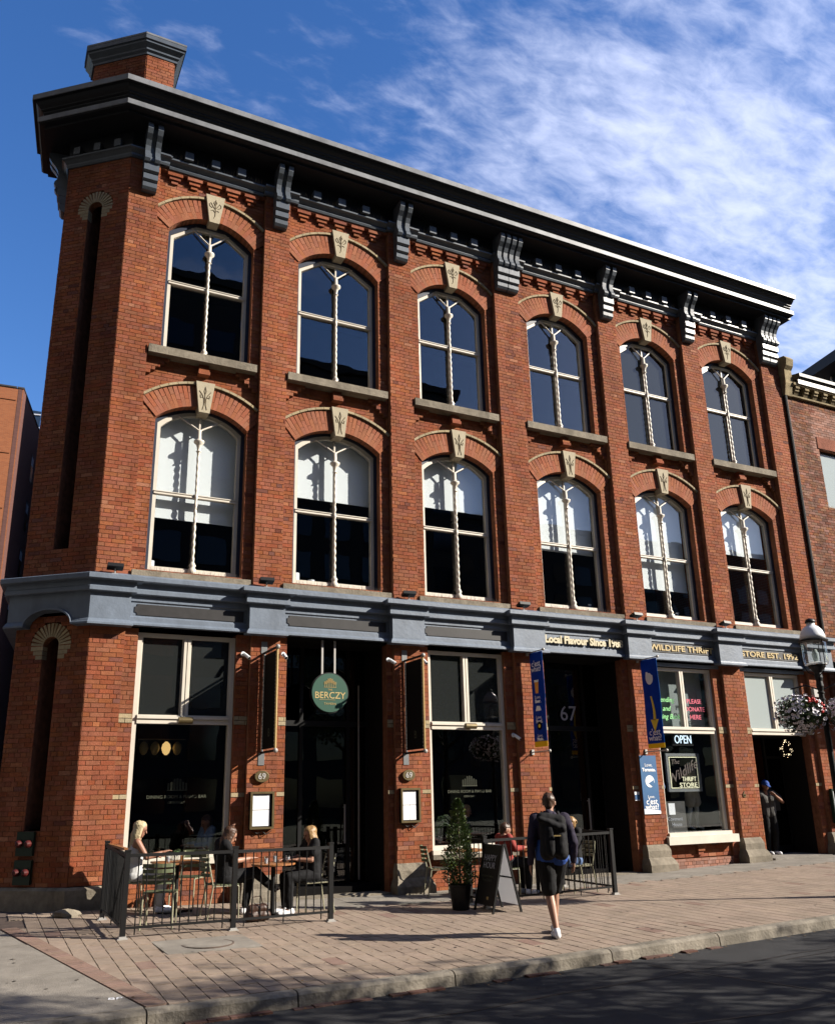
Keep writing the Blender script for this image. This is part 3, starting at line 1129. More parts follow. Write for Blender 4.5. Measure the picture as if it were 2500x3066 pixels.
for i in range(6):
    a, b = PIER[i][1], PIER[i + 1][0]
    g0, g1 = GW[i]
    for (u0, u1) in ((a, g0), (g1, b)):
        k0 = len(bricks)
        wall(FO, FU, FN, u0, u1, 0.1, 4.62, 0.09, seed=i, depth=0.30)
        for q in range(k0, len(bricks)):
            bb = bricks[q]
            if buffs((bb[5] + bb[6]) / 2):
                bricks[q] = bb[:7] + (bb[7] - 0.012, bb[8], 'buff')

# panels under the ground-floor windows
wall(FO, FU, FN, 0.80, 2.50, 0.1, 0.86, 0.13, seed=1)
wall(FO, FU, FN, 6.37, 8.14, 0.05, 0.78, 0.13, seed=2)
wall(FO, FU, FN, 12.0, 14.2, 0.36, 0.66, 0.14, seed=2)
wall(FO, FU, FN, 12.0, 14.2, 0.1, 0.36, 0.10, seed=4, key='brick_pale')
for k, ww in enumerate((0.24, 0.19, 0.14)):
    z1 = 0.655 - k * CH
    bricks.append((Vector(FO), Vector(FU), Vector(FN), 12.98 - ww / 2, 12.98 + ww / 2, z1 - CH + .004, z1 - .004, 0.02 + 0.03 * k, 0.14, 'brick'))

# chamfered corner with two slot recesses
SLC, SLH = 0.71, 0.145


def frc(z, u0, u1):
    iv = [(u0, u1)]
    if 5.98 < z < 12.93: iv = excl(SLC - SLH, SLC + SLH)(iv)
    elif 12.93 <= z < 13.32:
        iv = excl(SLC - math.sqrt(max(0, 0.385 ** 2 - (z - 12.93) ** 2)), SLC + math.sqrt(max(0, 0.385 ** 2 - (z - 12.93) ** 2)))(iv)
    if 1.39 < z < 4.30: iv = excl(SLC - SLH, SLC + SLH)(iv)
    elif 4.30 <= z < 4.69:
        h = math.sqrt(max(0, 0.385 ** 2 - (z - 4.30) ** 2))
        iv = excl(SLC - h, SLC + h)(iv)
    return iv


wall((0, 0, 0), CU, CN, 0.0, CW, 0.54, 4.80, 0.0, frc, depth=0.14)
wall((0, 0, 0), CU, CN, 0.0, CW, 5.40, 14.02, 0.0, frc, depth=0.14)
for (z0, zs) in ((5.98, 12.93), (1.39, 4.30)):     # brick lining of the slots
    for sgn in (-1, 1):
        P = CU * (SLC + sgn * (SLH + 0.01)) - CN * 0.42
        mort.obox((P.x, P.y, z0), CU * (0.03 * sgn), CN * 0.40, (0, 0, zs - z0 + 0.2))
    P = CU * (SLC - 0.5) - CN * 0.44
    mort.obox((P.x, P.y, z0 - 0.1), CU * 1.0, CN * 0.02, (0, 0, zs - z0 + 0.6))
    # ring of buff voussoirs with stepped feet
    for k in range(15):
        t = -PI / 2 + PI * (k + 0.5) / 15
        d = CU * math.sin(t) + Vector((0, 0, math.cos(t)))
        e = CU * math.cos(t) - Vector((0, 0, math.sin(t)))
        c = CU * SLC + Vector((0, 0, zs)) + d * 0.265 - CN * 0.06
        place_unit('arch_brick', 'buff', c, e * 0.047, CN * 0.13, d * 0.228, BLD, taper=0.2)
    for sgn in (-1, 1):
        for k in range(3):
            ww = 0.23 - 0.05 * k
            c = CU * (SLC + sgn * (SLH + ww / 2)) + Vector((0, 0, zs - 0.04 - k * CH)) - CN * 0.06
            place_unit('arch_brick', 'buff', c, CU * (ww - 0.006), CN * 0.13, (0, 0, CH - 0.008), BLD)
    # mortar disc behind ring
    vs = []
    for k in range(13):
        t = -PI / 2 + PI * k / 12
        for r_ in (0.15, 0.385):
            p = CU * (SLC + r_ * math.sin(t)) + Vector((0, 0, zs + r_ * math.cos(t)))
            vs.append(p - CN * 0.008); vs.append(p - CN * 0.14)
    fs = []
    for k in range(12):
        o = k * 4
        fs += [(o, o + 2, o + 6, o + 4), (o + 1, o + 5, o + 7, o + 3), (o, o + 4, o + 5, o + 1), (o + 2, o + 3, o + 7, o + 6)]
    mort.add(vs, fs)

# arches: voussoirs, buff hood bricks, keystones
for i in range(6):
    a, b = PIER[i][1], PIER[i + 1][0]
    c, hw = CX[i], HW[i]
    for fl in (2, 3):
        sill, crown, spr, Ri, Re, zc, al = arch_par(fl, hw)
        kh = 0.12
        Y0 = 0.10
        kw_ang = 0.11 / Ri
        n = 12
        for sgn in (-1, 1):
            for k in range(n):
                t = kw_ang + (al - kw_ang) * (k + 0.5) / n
                wv = (al - kw_ang) / n * (Ri + Re) / 2
                d = Vector((math.sin(t) * sgn, 0, math.cos(t)))
                e = Vector((math.cos(t) * sgn, 0, -math.sin(t)))
                cc = Vector((c, Y0 + 0.10, zc))
                tp = 0.5 * (1 - Ri / Re)
                h1 = (Re - Ri) * (0.64 if k % 2 else 0.36)
                # two staggered pieces radially
                p1 = cc + d * (Ri + h1 / 2)
                p2 = cc + d * (Ri + h1 + (Re - Ri - h1) / 2)
                if abs(p1.x - c) < (b - a) / 2 + 0.1:
                    tot = place_unit('voussoir', 'brick_arch', p1, e * sgn * (wv - 0.007), (0, 0.20, 0), d * (h1 - 0.006), BLD, taper=0.04)
                    h2 = Re - Ri - h1
                    mort_v.obox(p2 - e * (wv - 0.007) / 2 - d * (h2 - 0.006) / 2 - Vector((0, 0.1, 0)), e * (wv - 0.007), Vector((0, 0.2, 0)), d * (h2 - 0.006)) if 'mort_v' in globals() else None
                    if 'mort_v' not in globals():
                        mort_v = MB()
                        mort_v.obox(p2 - e * (wv - 0.007) / 2 - d * (h2 - 0.006) / 2 - Vector((0, 0.1, 0)), e * (wv - 0.007), Vector((0, 0.2, 0)), d * (h2 - 0.006))
            # hood bricks
            nh = 6 if fl == 3 else 6
            aend = math.asin(min(0.98, ((b - c) if sgn > 0 else (c - a)) / (Re + 0.03)))
            k0 = 0.16 / Re
            for k in range(nh):
                t = k0 + (aend - k0) * (k + 0.5) / nh
                d = Vector((math.sin(t) * sgn, 0, math.cos(t)))
                e = Vector((math.cos(t) * sgn, 0, -math.sin(t)))
                p = Vector((c, 0.12, zc)) + d * (Re + 0.032)
                place_unit('hood_brick', 'buff', p, e * ((aend - k0) / nh * (Re + 0.03) - 0.008), (0, 0.12, 0), d * 0.046, BLD)
        # mortar ring
        vs = []
        nseg = 20
        for k in range(nseg + 1):
            t = -al + 2 * al * k / nseg
            for r_ in (Ri + 0.004, Re + 0.03):
                x_, z_ = c + r_ * math.sin(t), zc + r_ * math.cos(t)
                vs.append((x_, 0.112, z_)); vs.append((x_, 0.36, z_))
        fs = []
        for k in range(nseg):
            o = k * 4
            fs += [(o, o + 2, o + 6, o + 4), (o + 1, o + 5, o + 7, o + 3), (o, o + 4, o + 5, o + 1), (o + 2, o + 3, o + 7, o + 6)]
        mort.add(vs, fs)
        # keystone
        zt, zb = (13.66, 13.02) if fl == 3 else (9.43, 8.80)
        wt, wb = (0.195, 0.10) if fl == 3 else (0.18, 0.10)
        kx_ = c + 0.005
        mbk = MB()
        yf = 0.03
        mbk.add([(kx_ - wb, yf, zb), (kx_ + wb, yf, zb), (kx_ + wt, yf, zt), (kx_ - wt, yf, zt),
                 (kx_ - wb, 0.34, zb), (kx_ + wb, 0.34, zb), (kx_ + wt, 0.34, zt), (kx_ - wt, 0.34, zt)],
                [(0, 1, 2, 3), (7, 6, 5, 4), (0, 4, 5, 1), (3, 2, 6, 7), (0, 3, 7, 4), (1, 5, 6, 2)])
        ks = mbk.build('keystone', M['keystone'], BLD)
        # incised flower
        mc = MB()
        zm = (zt + zb) / 2

        def stroke(pts, r_=0.008):
            mc.tube([(kx_ + p[0], yf - 0.001, zm + p[1]) for p in pts], r_, 5)
        if fl == 3:
            stroke([(-.02, -.22), (0, -.18), (0.01, -.05), (0, .12), (0.01, .22)])
            for s_ in (-1, 1):
                stroke([(0, .0), (.04 * s_, .05), (.09 * s_, .14), (.12 * s_, .10), (.11 * s_, .05), (.06 * s_, .02)])
                stroke([(0, -.08), (.04 * s_, -.03), (.08 * s_, -.05)])
                stroke([(0, .08), (.03 * s_, .14), (.02 * s_, .18)])
        else:
            for s_ in (-1, 1):
                stroke([(0.04 * s_, -.26), (.015 * s_, -.15), (.02 * s_, -.04), (.05 * s_, .04), (.11 * s_, .12)])
                stroke([(.03 * s_, .0), (.08 * s_, -.02), (.09 * s_, .04)])
            stroke([(0, -.12), (0, .06), (-.02, .12), (0, .22), (.02, .12), (0, .06)])
        mc.build('carving', M['carving'], ks)
mort_v.build('voussoir_backing', M['brick_arch'], BLD, kind='stuff')

# sills
for i in range(6):
    a, b = PIER[i][1], PIER[i + 1][0]
    MB().box(a + 0.02, b - 0.07, -0.04, 0.36, 9.82, 9.98).build('sill', M['stone'], BLD)
    MB().box(a + 0.02, b - 0.05, -0.04, 0.36, 5.50, 5.615).build('sill', M['stone'], BLD)

# the bricks themselves: the 300 that show largest as parts, the rest joined
sc_b = []
for q, bb in enumerate(bricks):
    O, U, Nn, ua, ub, za, zb, w, dp, key = bb
    if key == 'brick':
        t_ = rnd.random() + 0.06 * noise.noise((ua * 0.9, za * 0.9, 3))
        if t_ < 0.03:
            bricks[q] = bb[:9] + ('brick_dark',)
        elif t_ > 0.97:
            bricks[q] = bb[:9] + ('brick_orange',)
    p = O + U * ((ua + ub) / 2) - Nn * w + Vector((0, 0, (za + zb) / 2))
    v = CAM - p
    dist = v.length
    area = (ub - ua) * (zb - za) * max(0.0, v.dot(Nn) / dist) / dist ** 2
    if p.x < 0.8 and p.z < 1.1 and Nn.y < -0.9: area *= 0.3
    sc_b.append((area, q))
sc_b.sort(reverse=True)
top = set(q for _, q in sc_b[:290])
bmk = {}
for q, (O, U, Nn, ua, ub, za, zb, w, dp, key) in enumerate(bricks):
    j1 = rnd.uniform(0, 0.0035)
    P = O + U * ua - Nn * (w + dp)
    if q in top:
        c = O + U * ((ua + ub) / 2) - Nn * (w + dp / 2 - j1 / 2) + Vector((0, 0, (za + zb) / 2))
        place_unit('brick', key, c, U * (ub - ua), Nn * (dp + j1), (0, 0, zb - za), BLD)
    else:
        m_ = bmk.setdefault(key, MB())
        dz = rnd.uniform(-0.0012, 0.0012)
        m_.obox((P.x, P.y, za + dz), U * (ub - ua), Nn * (dp + j1), (0, 0, zb - za))
NM = {'brick': 'brick_courses', 'brick_dark': 'dark_brick_courses', 'brick_orange': 'orange_brick_courses', 'buff': 'buff_brick_courses', 'brick_pale': 'pale_brick_courses'}
for key, m_ in bmk.items():
    m_.build(NM[key], M[key], BLD, kind='stuff')
mort.build('mortar_bed', M['mortar'], BLD)

# side walls, roof, interior
mb = MB()
mb.obox((CL.x + 0.02, CL.y + 0.0, 0), SD * 13.2, Vector((0.3, 0, 0)), (0, 0, 15.2))
mb.box(XR - 0.3, XR - 0.02, 0.35, 14, 0, 15.2)
mb.box(CL.x + 1.65, XR - 0.02, 13.7, 14, 0, 15.2)
mb.build('side_wall', M['plain_brick'], BLD)
mb = MB()
pts = [(0.05, 0.1), (XR - 0.1, 0.1), (XR - 0.1, 13.9), (CL.x + 1.7, 13.9), (CL.x + 0.1, CL.y + 0.05)]
mb.prism(pts, 'z', 15.15, 15.24)
mb.build('roof', M['roofdark'], BLD)
mb = MB()
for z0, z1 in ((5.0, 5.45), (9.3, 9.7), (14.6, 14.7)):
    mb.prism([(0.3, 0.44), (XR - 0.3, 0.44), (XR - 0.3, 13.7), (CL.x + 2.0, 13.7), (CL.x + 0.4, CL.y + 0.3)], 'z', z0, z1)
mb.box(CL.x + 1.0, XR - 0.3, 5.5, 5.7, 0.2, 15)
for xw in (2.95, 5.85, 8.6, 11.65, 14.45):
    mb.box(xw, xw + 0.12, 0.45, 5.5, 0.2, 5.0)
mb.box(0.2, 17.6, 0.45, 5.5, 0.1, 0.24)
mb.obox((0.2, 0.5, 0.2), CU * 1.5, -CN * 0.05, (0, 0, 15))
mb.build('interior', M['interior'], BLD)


# ------------------------------------------------------------------ windows
BLIND = {0: 6.78, 1: 7.55, 2: 7.73, 3: 7.10, 4: 6.46, 5: 7.62}


def arch_top(x, c, hw, fl, inset):
    """z of frame top at x"""
    if fl == 3:
        zsp = 12.66 - inset * 0.6
        zt = 13.02 - inset
        fx = 0.30
        d = abs(x - c)
        if d < fx: return zt
        return zt - (d - fx) / (hw - fx) * (zt - zsp)
    rise = 0.32
    Rr = (hw * hw + rise * rise) / (2 * rise)
    return 8.90 - inset - Rr + math.sqrt(max(0, Rr * Rr - (x - c) ** 2))


def arch_band(mb, c, hw_o, hw_i, z0, fl, ins_o, ins_i, y0, y1, n=16):
    """frame following jambs and head"""
    out, inn = [], []
    out.append((c - hw_o, z0)); inn.append((c - hw_i, z0))
    xs_o = [c - hw_o + 2 * hw_o * k / n for k in range(n + 1)]
    xs_i = [c - hw_i + 2 * hw_i * k / n for k in range(n + 1)]
    for k in range(n + 1):
        out.append((xs_o[k], arch_top(xs_o[k], c, hw_o, fl, ins_o)))
        inn.append((xs_i[k], arch_top(xs_i[k], c, hw_i, fl, ins_i)))
    out.append((c + hw_o, z0)); inn.append((c + hw_i, z0))
    m_ = len(out)
    vs = []
    for k in range(m_):
        vs += [(out[k][0], y0, out[k][1]), (inn[k][0], y0, inn[k][1]), (inn[k][0], y1, inn[k][1]), (out[k][0], y1, out[k][1])]
    fs = []
    for k in range(m_ - 1):
        o, p = 4 * k, 4 * k + 4
        fs += [(o, o + 1, p + 1, p), (o + 1, o + 2, p + 2, p + 1), (o + 2, o + 3, p + 3, p + 2), (o + 3, o, p, p + 3)]
    fs += [(0, 3, 2, 1), (4 * m_ - 4, 4 * m_ - 3, 4 * m_ - 2, 4 * m_ - 1)]
    mb.add(vs, fs)


def upper_window(i, fl):
    c, hw = CX[i], HW[i]
    z0 = 9.98 if fl == 3 else 5.66
    zr = 11.59 if fl == 3 else 7.19
    hwf = hw - 0.015
    fr = MB()
    arch_band(fr, c, hwf - 0.05, hwf - 0.115, z0, fl, 0.02, 0.085, 0.30, 0.40)
    fr.box(c - hwf + 0.05, c + hwf - 0.05, 0.285, 0.40, z0, z0 + (0.13 if fl == 2 else 0.085))
    W = fr.build('window', M['white'], BLD)
    cas = MB()
    arch_band(cas, c, hw + 0.03, hwf - 0.05, z0, fl, -0.06, 0.018, 0.275, 0.42)
    cas.build('casing', M['bluedark'], W)
    # meeting rail and mullions
    ra = MB().box(c - hwf + 0.07, c + hwf - 0.07, 0.275, 0.38, zr - 0.032, zr + 0.032)
    ra.box(c - hwf + 0.07, c + hwf - 0.07, 0.262, 0.276, zr + 0.012, zr + 0.026)
    ra.build('meeting_rail', M['white'], W)
    mu = MB()
    top_ = arch_top(c, c, hwf, fl, 0.06)
    mu.box(c - 0.016, c + 0.014, 0.31, 0.37, z0 + 0.05, zr - 0.03)
    mu.box(c - 0.016, c + 0.014, 0.31, 0.37, zr + 0.03, top_)
    mu.build('mullion', M['white'], W)
    # panes
    for s_ in (-1, 1):
        for lo in (True, False):
            x0, x1 = (c - hwf + 0.1, c - 0.014) if s_ < 0 else (c + 0.012, c + hwf - 0.1)
            if lo:
                pg = [(x0, z0 + 0.06), (x1, z0 + 0.06), (x1, zr - 0.02), (x0, zr - 0.02)]
            else:
                pg = [(x0, zr + 0.02), (x1, zr + 0.02)]
                for k in range(9):
                    xx_ = x1 + (x0 - x1) * k / 8
                    pg.append((xx_, arch_top(xx_, c, hwf, fl, 0.07)))
            MB().prism(pg, 'y', 0.345, 0.351).build('pane', M['dusty'] if (fl == 3 and i in (4, 5)) else M['glass'], W)
    # twisted column with capital and Y branches
    zj = 12.63 if fl == 3 else 8.52
    zcap = 12.36 if fl == 3 else 8.24
    cm = MB()
    xc, yc = c - 0.012, 0.262
    cm.lathe([(0.075, 0), (0.075, 0.10), (0.06, 0.13), (0.045, 0.16), (0.065, 0.19), (0.04, 0.23), (0.03, 0.26)], (xc, yc, z0 + 0.005), 14)
    zb_, zt_ = z0 + 0.25, zcap - 0.16
    n = 70 if fl == 2 else 64
    seg = 10
    o = len(cm.v)
    for k in range(n + 1):
        z = zb_ + (zt_ - zb_) * k / n
        for s_ in range(seg):
            a_ = 2 * PI * s_ / seg
            r_ = 0.026 + 0.0075 * math.cos(2 * a_ - z * 42)
            cm.v.append((xc + r_ * math.cos(a_), yc + r_ * math.sin(a_), z))
    for k in range(n):
        for s_ in range(seg):
            s2 = (s_ + 1) % seg
            cm.f.append((o + k * seg + s_, o + k * seg + s2, o + (k + 1) * seg + s2, o + (k + 1) * seg + s_)); cm.mi.append(0)
    cm.lathe([(0.03, -0.17), (0.052, -0.155), (0.03, -0.13), (0.036, -0.10), (0.045, -0.04), (0.055, -0.02), (0.10, 0.03), (0.10, 0.06), (0.06, 0.08), (0.038, 0.10), (0.034, zj - zcap)], (xc, yc, zcap), 14)
    cm.build('glazing_column', M['white'], W, smooth=True)
    br = MB()
    hz = (12.98 if fl == 3 else 8.78)
    for s_ in (-1, 1):
        br.tube([(xc, yc, zj - 0.02), (xc + s_ * 0.06, yc + 0.01, zj + 0.03), (xc + s_ * 0.38, 0.30, hz - 0.03), (xc + s_ * 0.44, 0.31, hz)], 0.017, 7)
    br.build('branch', M['white'], W)
    # blinds
    if fl == 2:
        zb = BLIND[i]
        pg = [(c - hwf + 0.08, zb), (c + hwf - 0.08, zb)]
        for k in range(9):
            xx_ = c + hwf - 0.08 - 2 * (hwf - 0.08) * k / 8
            pg.append((xx_, arch_top(xx_, c, hwf, 2, 0.03)))
        MB().prism(pg, 'y', 0.48, 0.486).build('blind', M['blind'], W)
        MB().box(c - hwf + 0.08, c + hwf - 0.08, 0.475, 0.492, zb - 0.022, zb + 0.004).build('blind_rail', M['blind'], W)
    elif i in (4, 5):
        MB().box(c - hwf + 0.08, c + hwf - 0.3, 0.46, 0.466, 10.0, 13.0).build('blind', M['greyblind'], W)
    # bird spikes on the second-floor sills
    if fl == 2 and i < 4:
        sp = MB()
        x_ = c - hw + 0.05
        while x_ < c + hw - 0.03:
            y_ = rnd.uniform(0.0, 0.16)
            t = Vector((x_ + rnd.uniform(-.03, .03), y_ + rnd.uniform(-.05, .03), 5.615 + rnd.uniform(.08, .12)))
            sp.tube([(x_, y_, 5.61), t], [0.0022, 0.0012], 3, caps=False)
            x_ += 0.013
        sp.build('bird_spikes', M['zinc'], W, kind='stuff')
    return W


for i in range(6):
    upper_window(i, 2)
    upper_window(i, 3)


# ground-floor windows
def shop_window(i, x0, x1, zb, zt, ztr, glass, upper_glass, door=False):
    fr = MB()
    y0, y1 = 0.16, 0.28
    w = 0.075
    z_low = zb
    fr.box(x0, x0 + w, y0, y1, z_low, zt)
    fr.box(x1 - w, x1, y0, y1, z_low, zt)
    fr.box(x0 + w, x1 - w, y0, y1, zt - 0.07, zt)
    W = fr.build('shop_window', M['white'], BLD)
    MB().box(x0 + w, x1 - w, y0 - 0.02, y1, ztr - 0.07, ztr + 0.075).build('transom', M['white'], W)
    MB().box(x0 + w, x1 - w, y0 - 0.045, y0 - 0.02, ztr + 0.01, ztr + 0.05).build('transom_moulding', M['white'], W)
    xm = (x0 + x1) / 2 + 0.0
    MB().box(xm - 0.055, xm - 0.008, y0 - 0.01, y1, ztr + 0.075, zt - 0.07).box(xm + 0.008, xm + 0.055, y0 - 0.01, y1, ztr + 0.075, zt - 0.07).box(xm - 0.008, xm + 0.008, y0 + 0.02, y1 - .01, ztr + 0.075, zt - 0.07).build('mullion', M['white'], W)
    for a, b in ((x0 + w, xm - 0.055), (xm + 0.055, x1 - w)):
        MB().box(a + 0.022, b - 0.022, 0.21, 0.216, ztr + 0.08, zt - 0.075).build('pane', upper_glass, W)
    if not door:
        MB().box(x0 + w, x1 - w, y0, y1, zb, zb + 0.07).build('bottom_rail', M['white'], W)
        MB().box(x0 + w + 0.002, x1 - w - 0.002, 0.21, 0.218, zb + 0.07, ztr - 0.07).build('pane', glass, W)
    # inner sashes
    for a, b in ((x0 + w, xm - 0.055), (xm + 0.055, x1 - w)):
        za, zz = ztr + 0.075, zt - 0.07
        MB().box(a + .001, a + 0.024, 0.19, 0.24, za, zz).build('sash_stile', M['white'], W)
        MB().box(b - 0.024, b - .001, 0.19, 0.24, za, zz).build('sash_stile', M['white'], W)
    return W


SW0 = shop_window(0, 0.80, 2.50, 0.86, 4.56, 3.10, M['shopglass'], M['dusty'])
SW2 = shop_window(2, 6.37, 8.14, 0.80, 4.56, 3.09, M['shopglass'], M['dusty'])
SW4 = shop_window(4, 12.12, 13.95, 0.83, 4.50, 3.09, M['shopglass'], M['shopglass'])
MB().box(12.2, 13.87, 0.42, 0.43, 3.1, 4.45).build('blind', M['grey_film'], SW4)
SW5 = shop_window(5, 15.0, 16.93, 3.0, 4.50, 3.09, M['shopglass'], M['frost'], door=True)
for Wn, (a, b), zb in ((SW0, (0.80, 2.50), 0.86), (SW2, (6.37, 8.14), 0.80)):
    MB().box(a - 0.03, b + 0.03, 0.02, 0.26, zb - 0.08, zb + 0.0).build('sill', M['white'], Wn)
MB().box(6.32, 8.2, -0.02, 0.14, 0.64, 0.715).build('sill', M['stone'], BLD)
MB().box(11.98, 14.02, -0.07, 0.20, 0.665, 0.83).build('sill', M['white'], BLD)
MB().box(12.12, 13.95, 0.05, 0.2, 0.83, 0.90).build('sill_board', M['white'], BLD)
# head trims
for a, b in ((12.0, 14.18), (14.8, 17.1)):
    MB().box(a, b, 0.085, 0.15, 4.52, 4.60).build('window_head', M['bluegrey'], BLD)

# entrances (bays 1 and 3) : deep porches with dark doors
for (a, b, yd, who) in ((3.45, 5.46, 0.95, 1), (9.14, 11.24, 0.95, 3)):
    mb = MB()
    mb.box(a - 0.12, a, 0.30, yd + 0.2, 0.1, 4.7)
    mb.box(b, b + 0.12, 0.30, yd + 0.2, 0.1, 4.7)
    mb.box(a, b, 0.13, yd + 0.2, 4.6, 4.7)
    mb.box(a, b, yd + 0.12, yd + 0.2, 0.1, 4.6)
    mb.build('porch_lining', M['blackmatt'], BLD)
    MB().box(a, b, -0.02, yd + 0.1, gz((a + b) / 2, -0.2) - 0.05, gz((a + b) / 2, -0.2) + 0.02).build('door_step', M['stone'], BLD)
    z0 = gz((a + b) / 2, 0) + 0.02
    fr = MB()
    xm = a + (b - a) * 0.30
    xm2 = a + (b - a) * 0.78
    for x_ in (a + 0.03, xm, xm2, b - 0.03):
        fr.box(x_ - 0.035, x_ + 0.035, yd, yd + 0.1, z0, 4.6)
    fr.box(a, b, yd - 0.01, yd + 0.1, 3.10, 3.20)
    fr.box(a, b, yd, yd + 0.1, z0, z0 + 0.12)
    dd = fr.build('door', M['black'], BLD)
    for (p, q) in ((a + 0.065, xm - 0.035), (xm + 0.035, xm2 - 0.035), (xm2 + 0.035, b - 0.065)):
        MB().box(p, q, yd + 0.04, yd + 0.046, z0 + 0.12, 3.10).build('pane', M['darkglass'], dd)
        MB().box(p, q, yd + 0.04, yd + 0.046, 3.20, 4.6).build('pane', M['darkglass'], dd)
    MB().bar((xm2 - 0.09, yd - 0.05, 0.95), (xm2 - 0.09, yd - 0.05, 1.65), 0.025).bar((xm2 - 0.09, yd - 0.05, 1.0), (xm2 - 0.09, yd + .01, 1.0), 0.02).bar((xm2 - 0.09, yd - 0.05, 1.6), (xm2 - 0.09, yd + .01, 1.6), 0.02).build('handle', M['zinc'], dd)
# lit steel edge of the tavern door
MB().box(5.20, 5.215, 0.86, 0.90, 0.3, 3.9).build('door_edge', M['zinc'], BLD)
text('67', (10.32, 0.93, 3.46), (1, 0, 0), (0, 0, 1), 0.46, M['pale_print'], BLD, name='number', ext=0.002)

# thrift store doorway (bay 5)
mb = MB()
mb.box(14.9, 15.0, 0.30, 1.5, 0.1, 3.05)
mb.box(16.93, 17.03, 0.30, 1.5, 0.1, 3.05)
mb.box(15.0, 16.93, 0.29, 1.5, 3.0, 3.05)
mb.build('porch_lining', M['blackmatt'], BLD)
z0 = gz(16, 0)
MB().box(15.0, 16.93, -0.12, 1.5, z0 - 0.1, z0 + 0.03).build('door_step', M['concrete'], BLD)
fr = MB()
for x_ in (16.32, 16.9):
    fr.box(x_ - 0.03, x_ + 0.03, 0.95, 1.02, z0 + .03, 3.0)
fr.box(16.32, 16.9, 0.95, 1.02, z0 + 0.03, z0 + 0.2)
fr.box(16.32, 16.9, 0.95, 1.02, 2.5, 2.56)
dr = fr.build('door', M['black'], BLD)
MB().box(16.35, 16.87, 0.98, 0.986, z0 + 0.2, 2.5).build('pane', M['darkglass'], dr)
MB().box(16.42, 16.62, 0.96, 0.975, 1.25, 1.5).build('notice', M['cloth_grey'], dr)
MB().bar((16.38, 0.92, 1.1), (16.38, 0.92, 1.5), 0.025).build('handle', M['zinc'], dr)

# ------------------------------------------------------------------ stone plinths
def plinth(L0, R0, zb, zt, flare=0.19, name='stone_base', rough=0.0, y_b=0.32):
    """flared stone pier base, stepped and chamfered"""
    pr = [(0.03, zt), (0.05, zt - 0.03), (0.09, zt - 0.12), (0.09, (zt + zb) / 2 + 0.02), (0.14, (zt + zb) / 2 - 0.03), (flare, (zt + zb) / 2 - 0.12), (flare, zb - 0.06)]
    vs = []
    nx = 8
    for (d, z) in pr:
        xa, xb = L0 - d * 0.45, R0 + d * 0.6
        ring = [(xa, y_b)]
        for k in range(nx + 1):
            ring.append((xa + (xb - xa) * k / nx, -d))
        ring.append((xb, y_b))
        for (x_, y_) in ring:
            w = rough * noise.noise((x_ * 6, z * 9, y_ * 5)) if y_ < 0.2 else 0
            vs.append((x_, y_ - abs(w), z + (w * 0.3 if d != 0.03 else 0)))
    m_ = nx + 3
    fs = []
    for a in range(len(pr) - 1):
        for k in range(m_ - 1):
            fs.append((a * m_ + k, (a + 1) * m_ + k, (a + 1) * m_ + k + 1, a * m_ + k + 1))
    fs.append(tuple(range(m_)))
    return MB().add(vs, fs).build(name, M['stone'], BLD)


plinth(3.29 - 0.55, 3.40, 0.12, 0.55, 0.17)
plinth(5.582, 6.14, 0.09, 0.61, 0.20, rough=0.05)
plinth(8.343, 9.03, 0.12, 0.6, 0.18)
plinth(11.40, 11.93, 0.15, 0.69, 0.2)
plinth(14.198, 14.70, 0.20, 0.73, 0.2)
plinth(17.10, 17.80, 0.26, 0.75, 0.2)
mb = MB()
sweep(mb, [SB, (CL.x, CL.y), (0, 0), (0.60, 0)], [(-0.3, 0.54), (0.05, 0.54), (0.09, 0.50), (0.10, 0.2), (0.12, 0.1), (-0.3, 0.1)][::-1])
mb.build('stone_base', M['stone'], BLD)
# broken kerb boulder at the corner
rb = MB()
rb.ball((0, 0, 0), 0.16, 9, 6, sc3=(1.3, 0.7, 0.55))
for k, v in enumerate(rb.v):
    w = 1 + 0.35 * noise.noise((v[0] * 9, v[1] * 9, v[2] * 9))
    rb.v[k] = (v[0] * w, v[1] * w, v[2] * w)
ro = rb.build('rock', M['stone'])
ro.location = (-0.02, -0.62, gz(0, -0.6) + 0.03)
tag(ro, 'small loose stone lying at the foot of the shaded corner', 'rock')

# ------------------------------------------------------------------ storefront entablature
ent = MB()
path = [SB, (CL.x, CL.y), (0, 0), (XR + 0.1, 0)]
bay = [(-0.08, 4.645), (0.055, 4.645), (0.055, 4.675), (0.045, 4.69), (0.03, 4.71), (0.0, 4.715), (0.0, 4.79), (-0.012, 4.81), (-0.012, 5.04), (0.0, 5.06),
       (0.012, 5.065), (0.012, 5.165), (0.078, 5.168), (0.088, 5.18), (0.088, 5.245), (0.078, 5.255), (0.07, 5.262), (0.07, 5.362), (0.165, 5.366), (0.18, 5.385), (0.18, 5.455), (0.165, 5.47), (-0.08, 5.56)]
sweep(ent, [(p[0], p[1]) for p in path[2:]], [(d, z) for d, z in bay][::-1])
E_ = ent.build('entablature', M['bluegrey'], BLD)
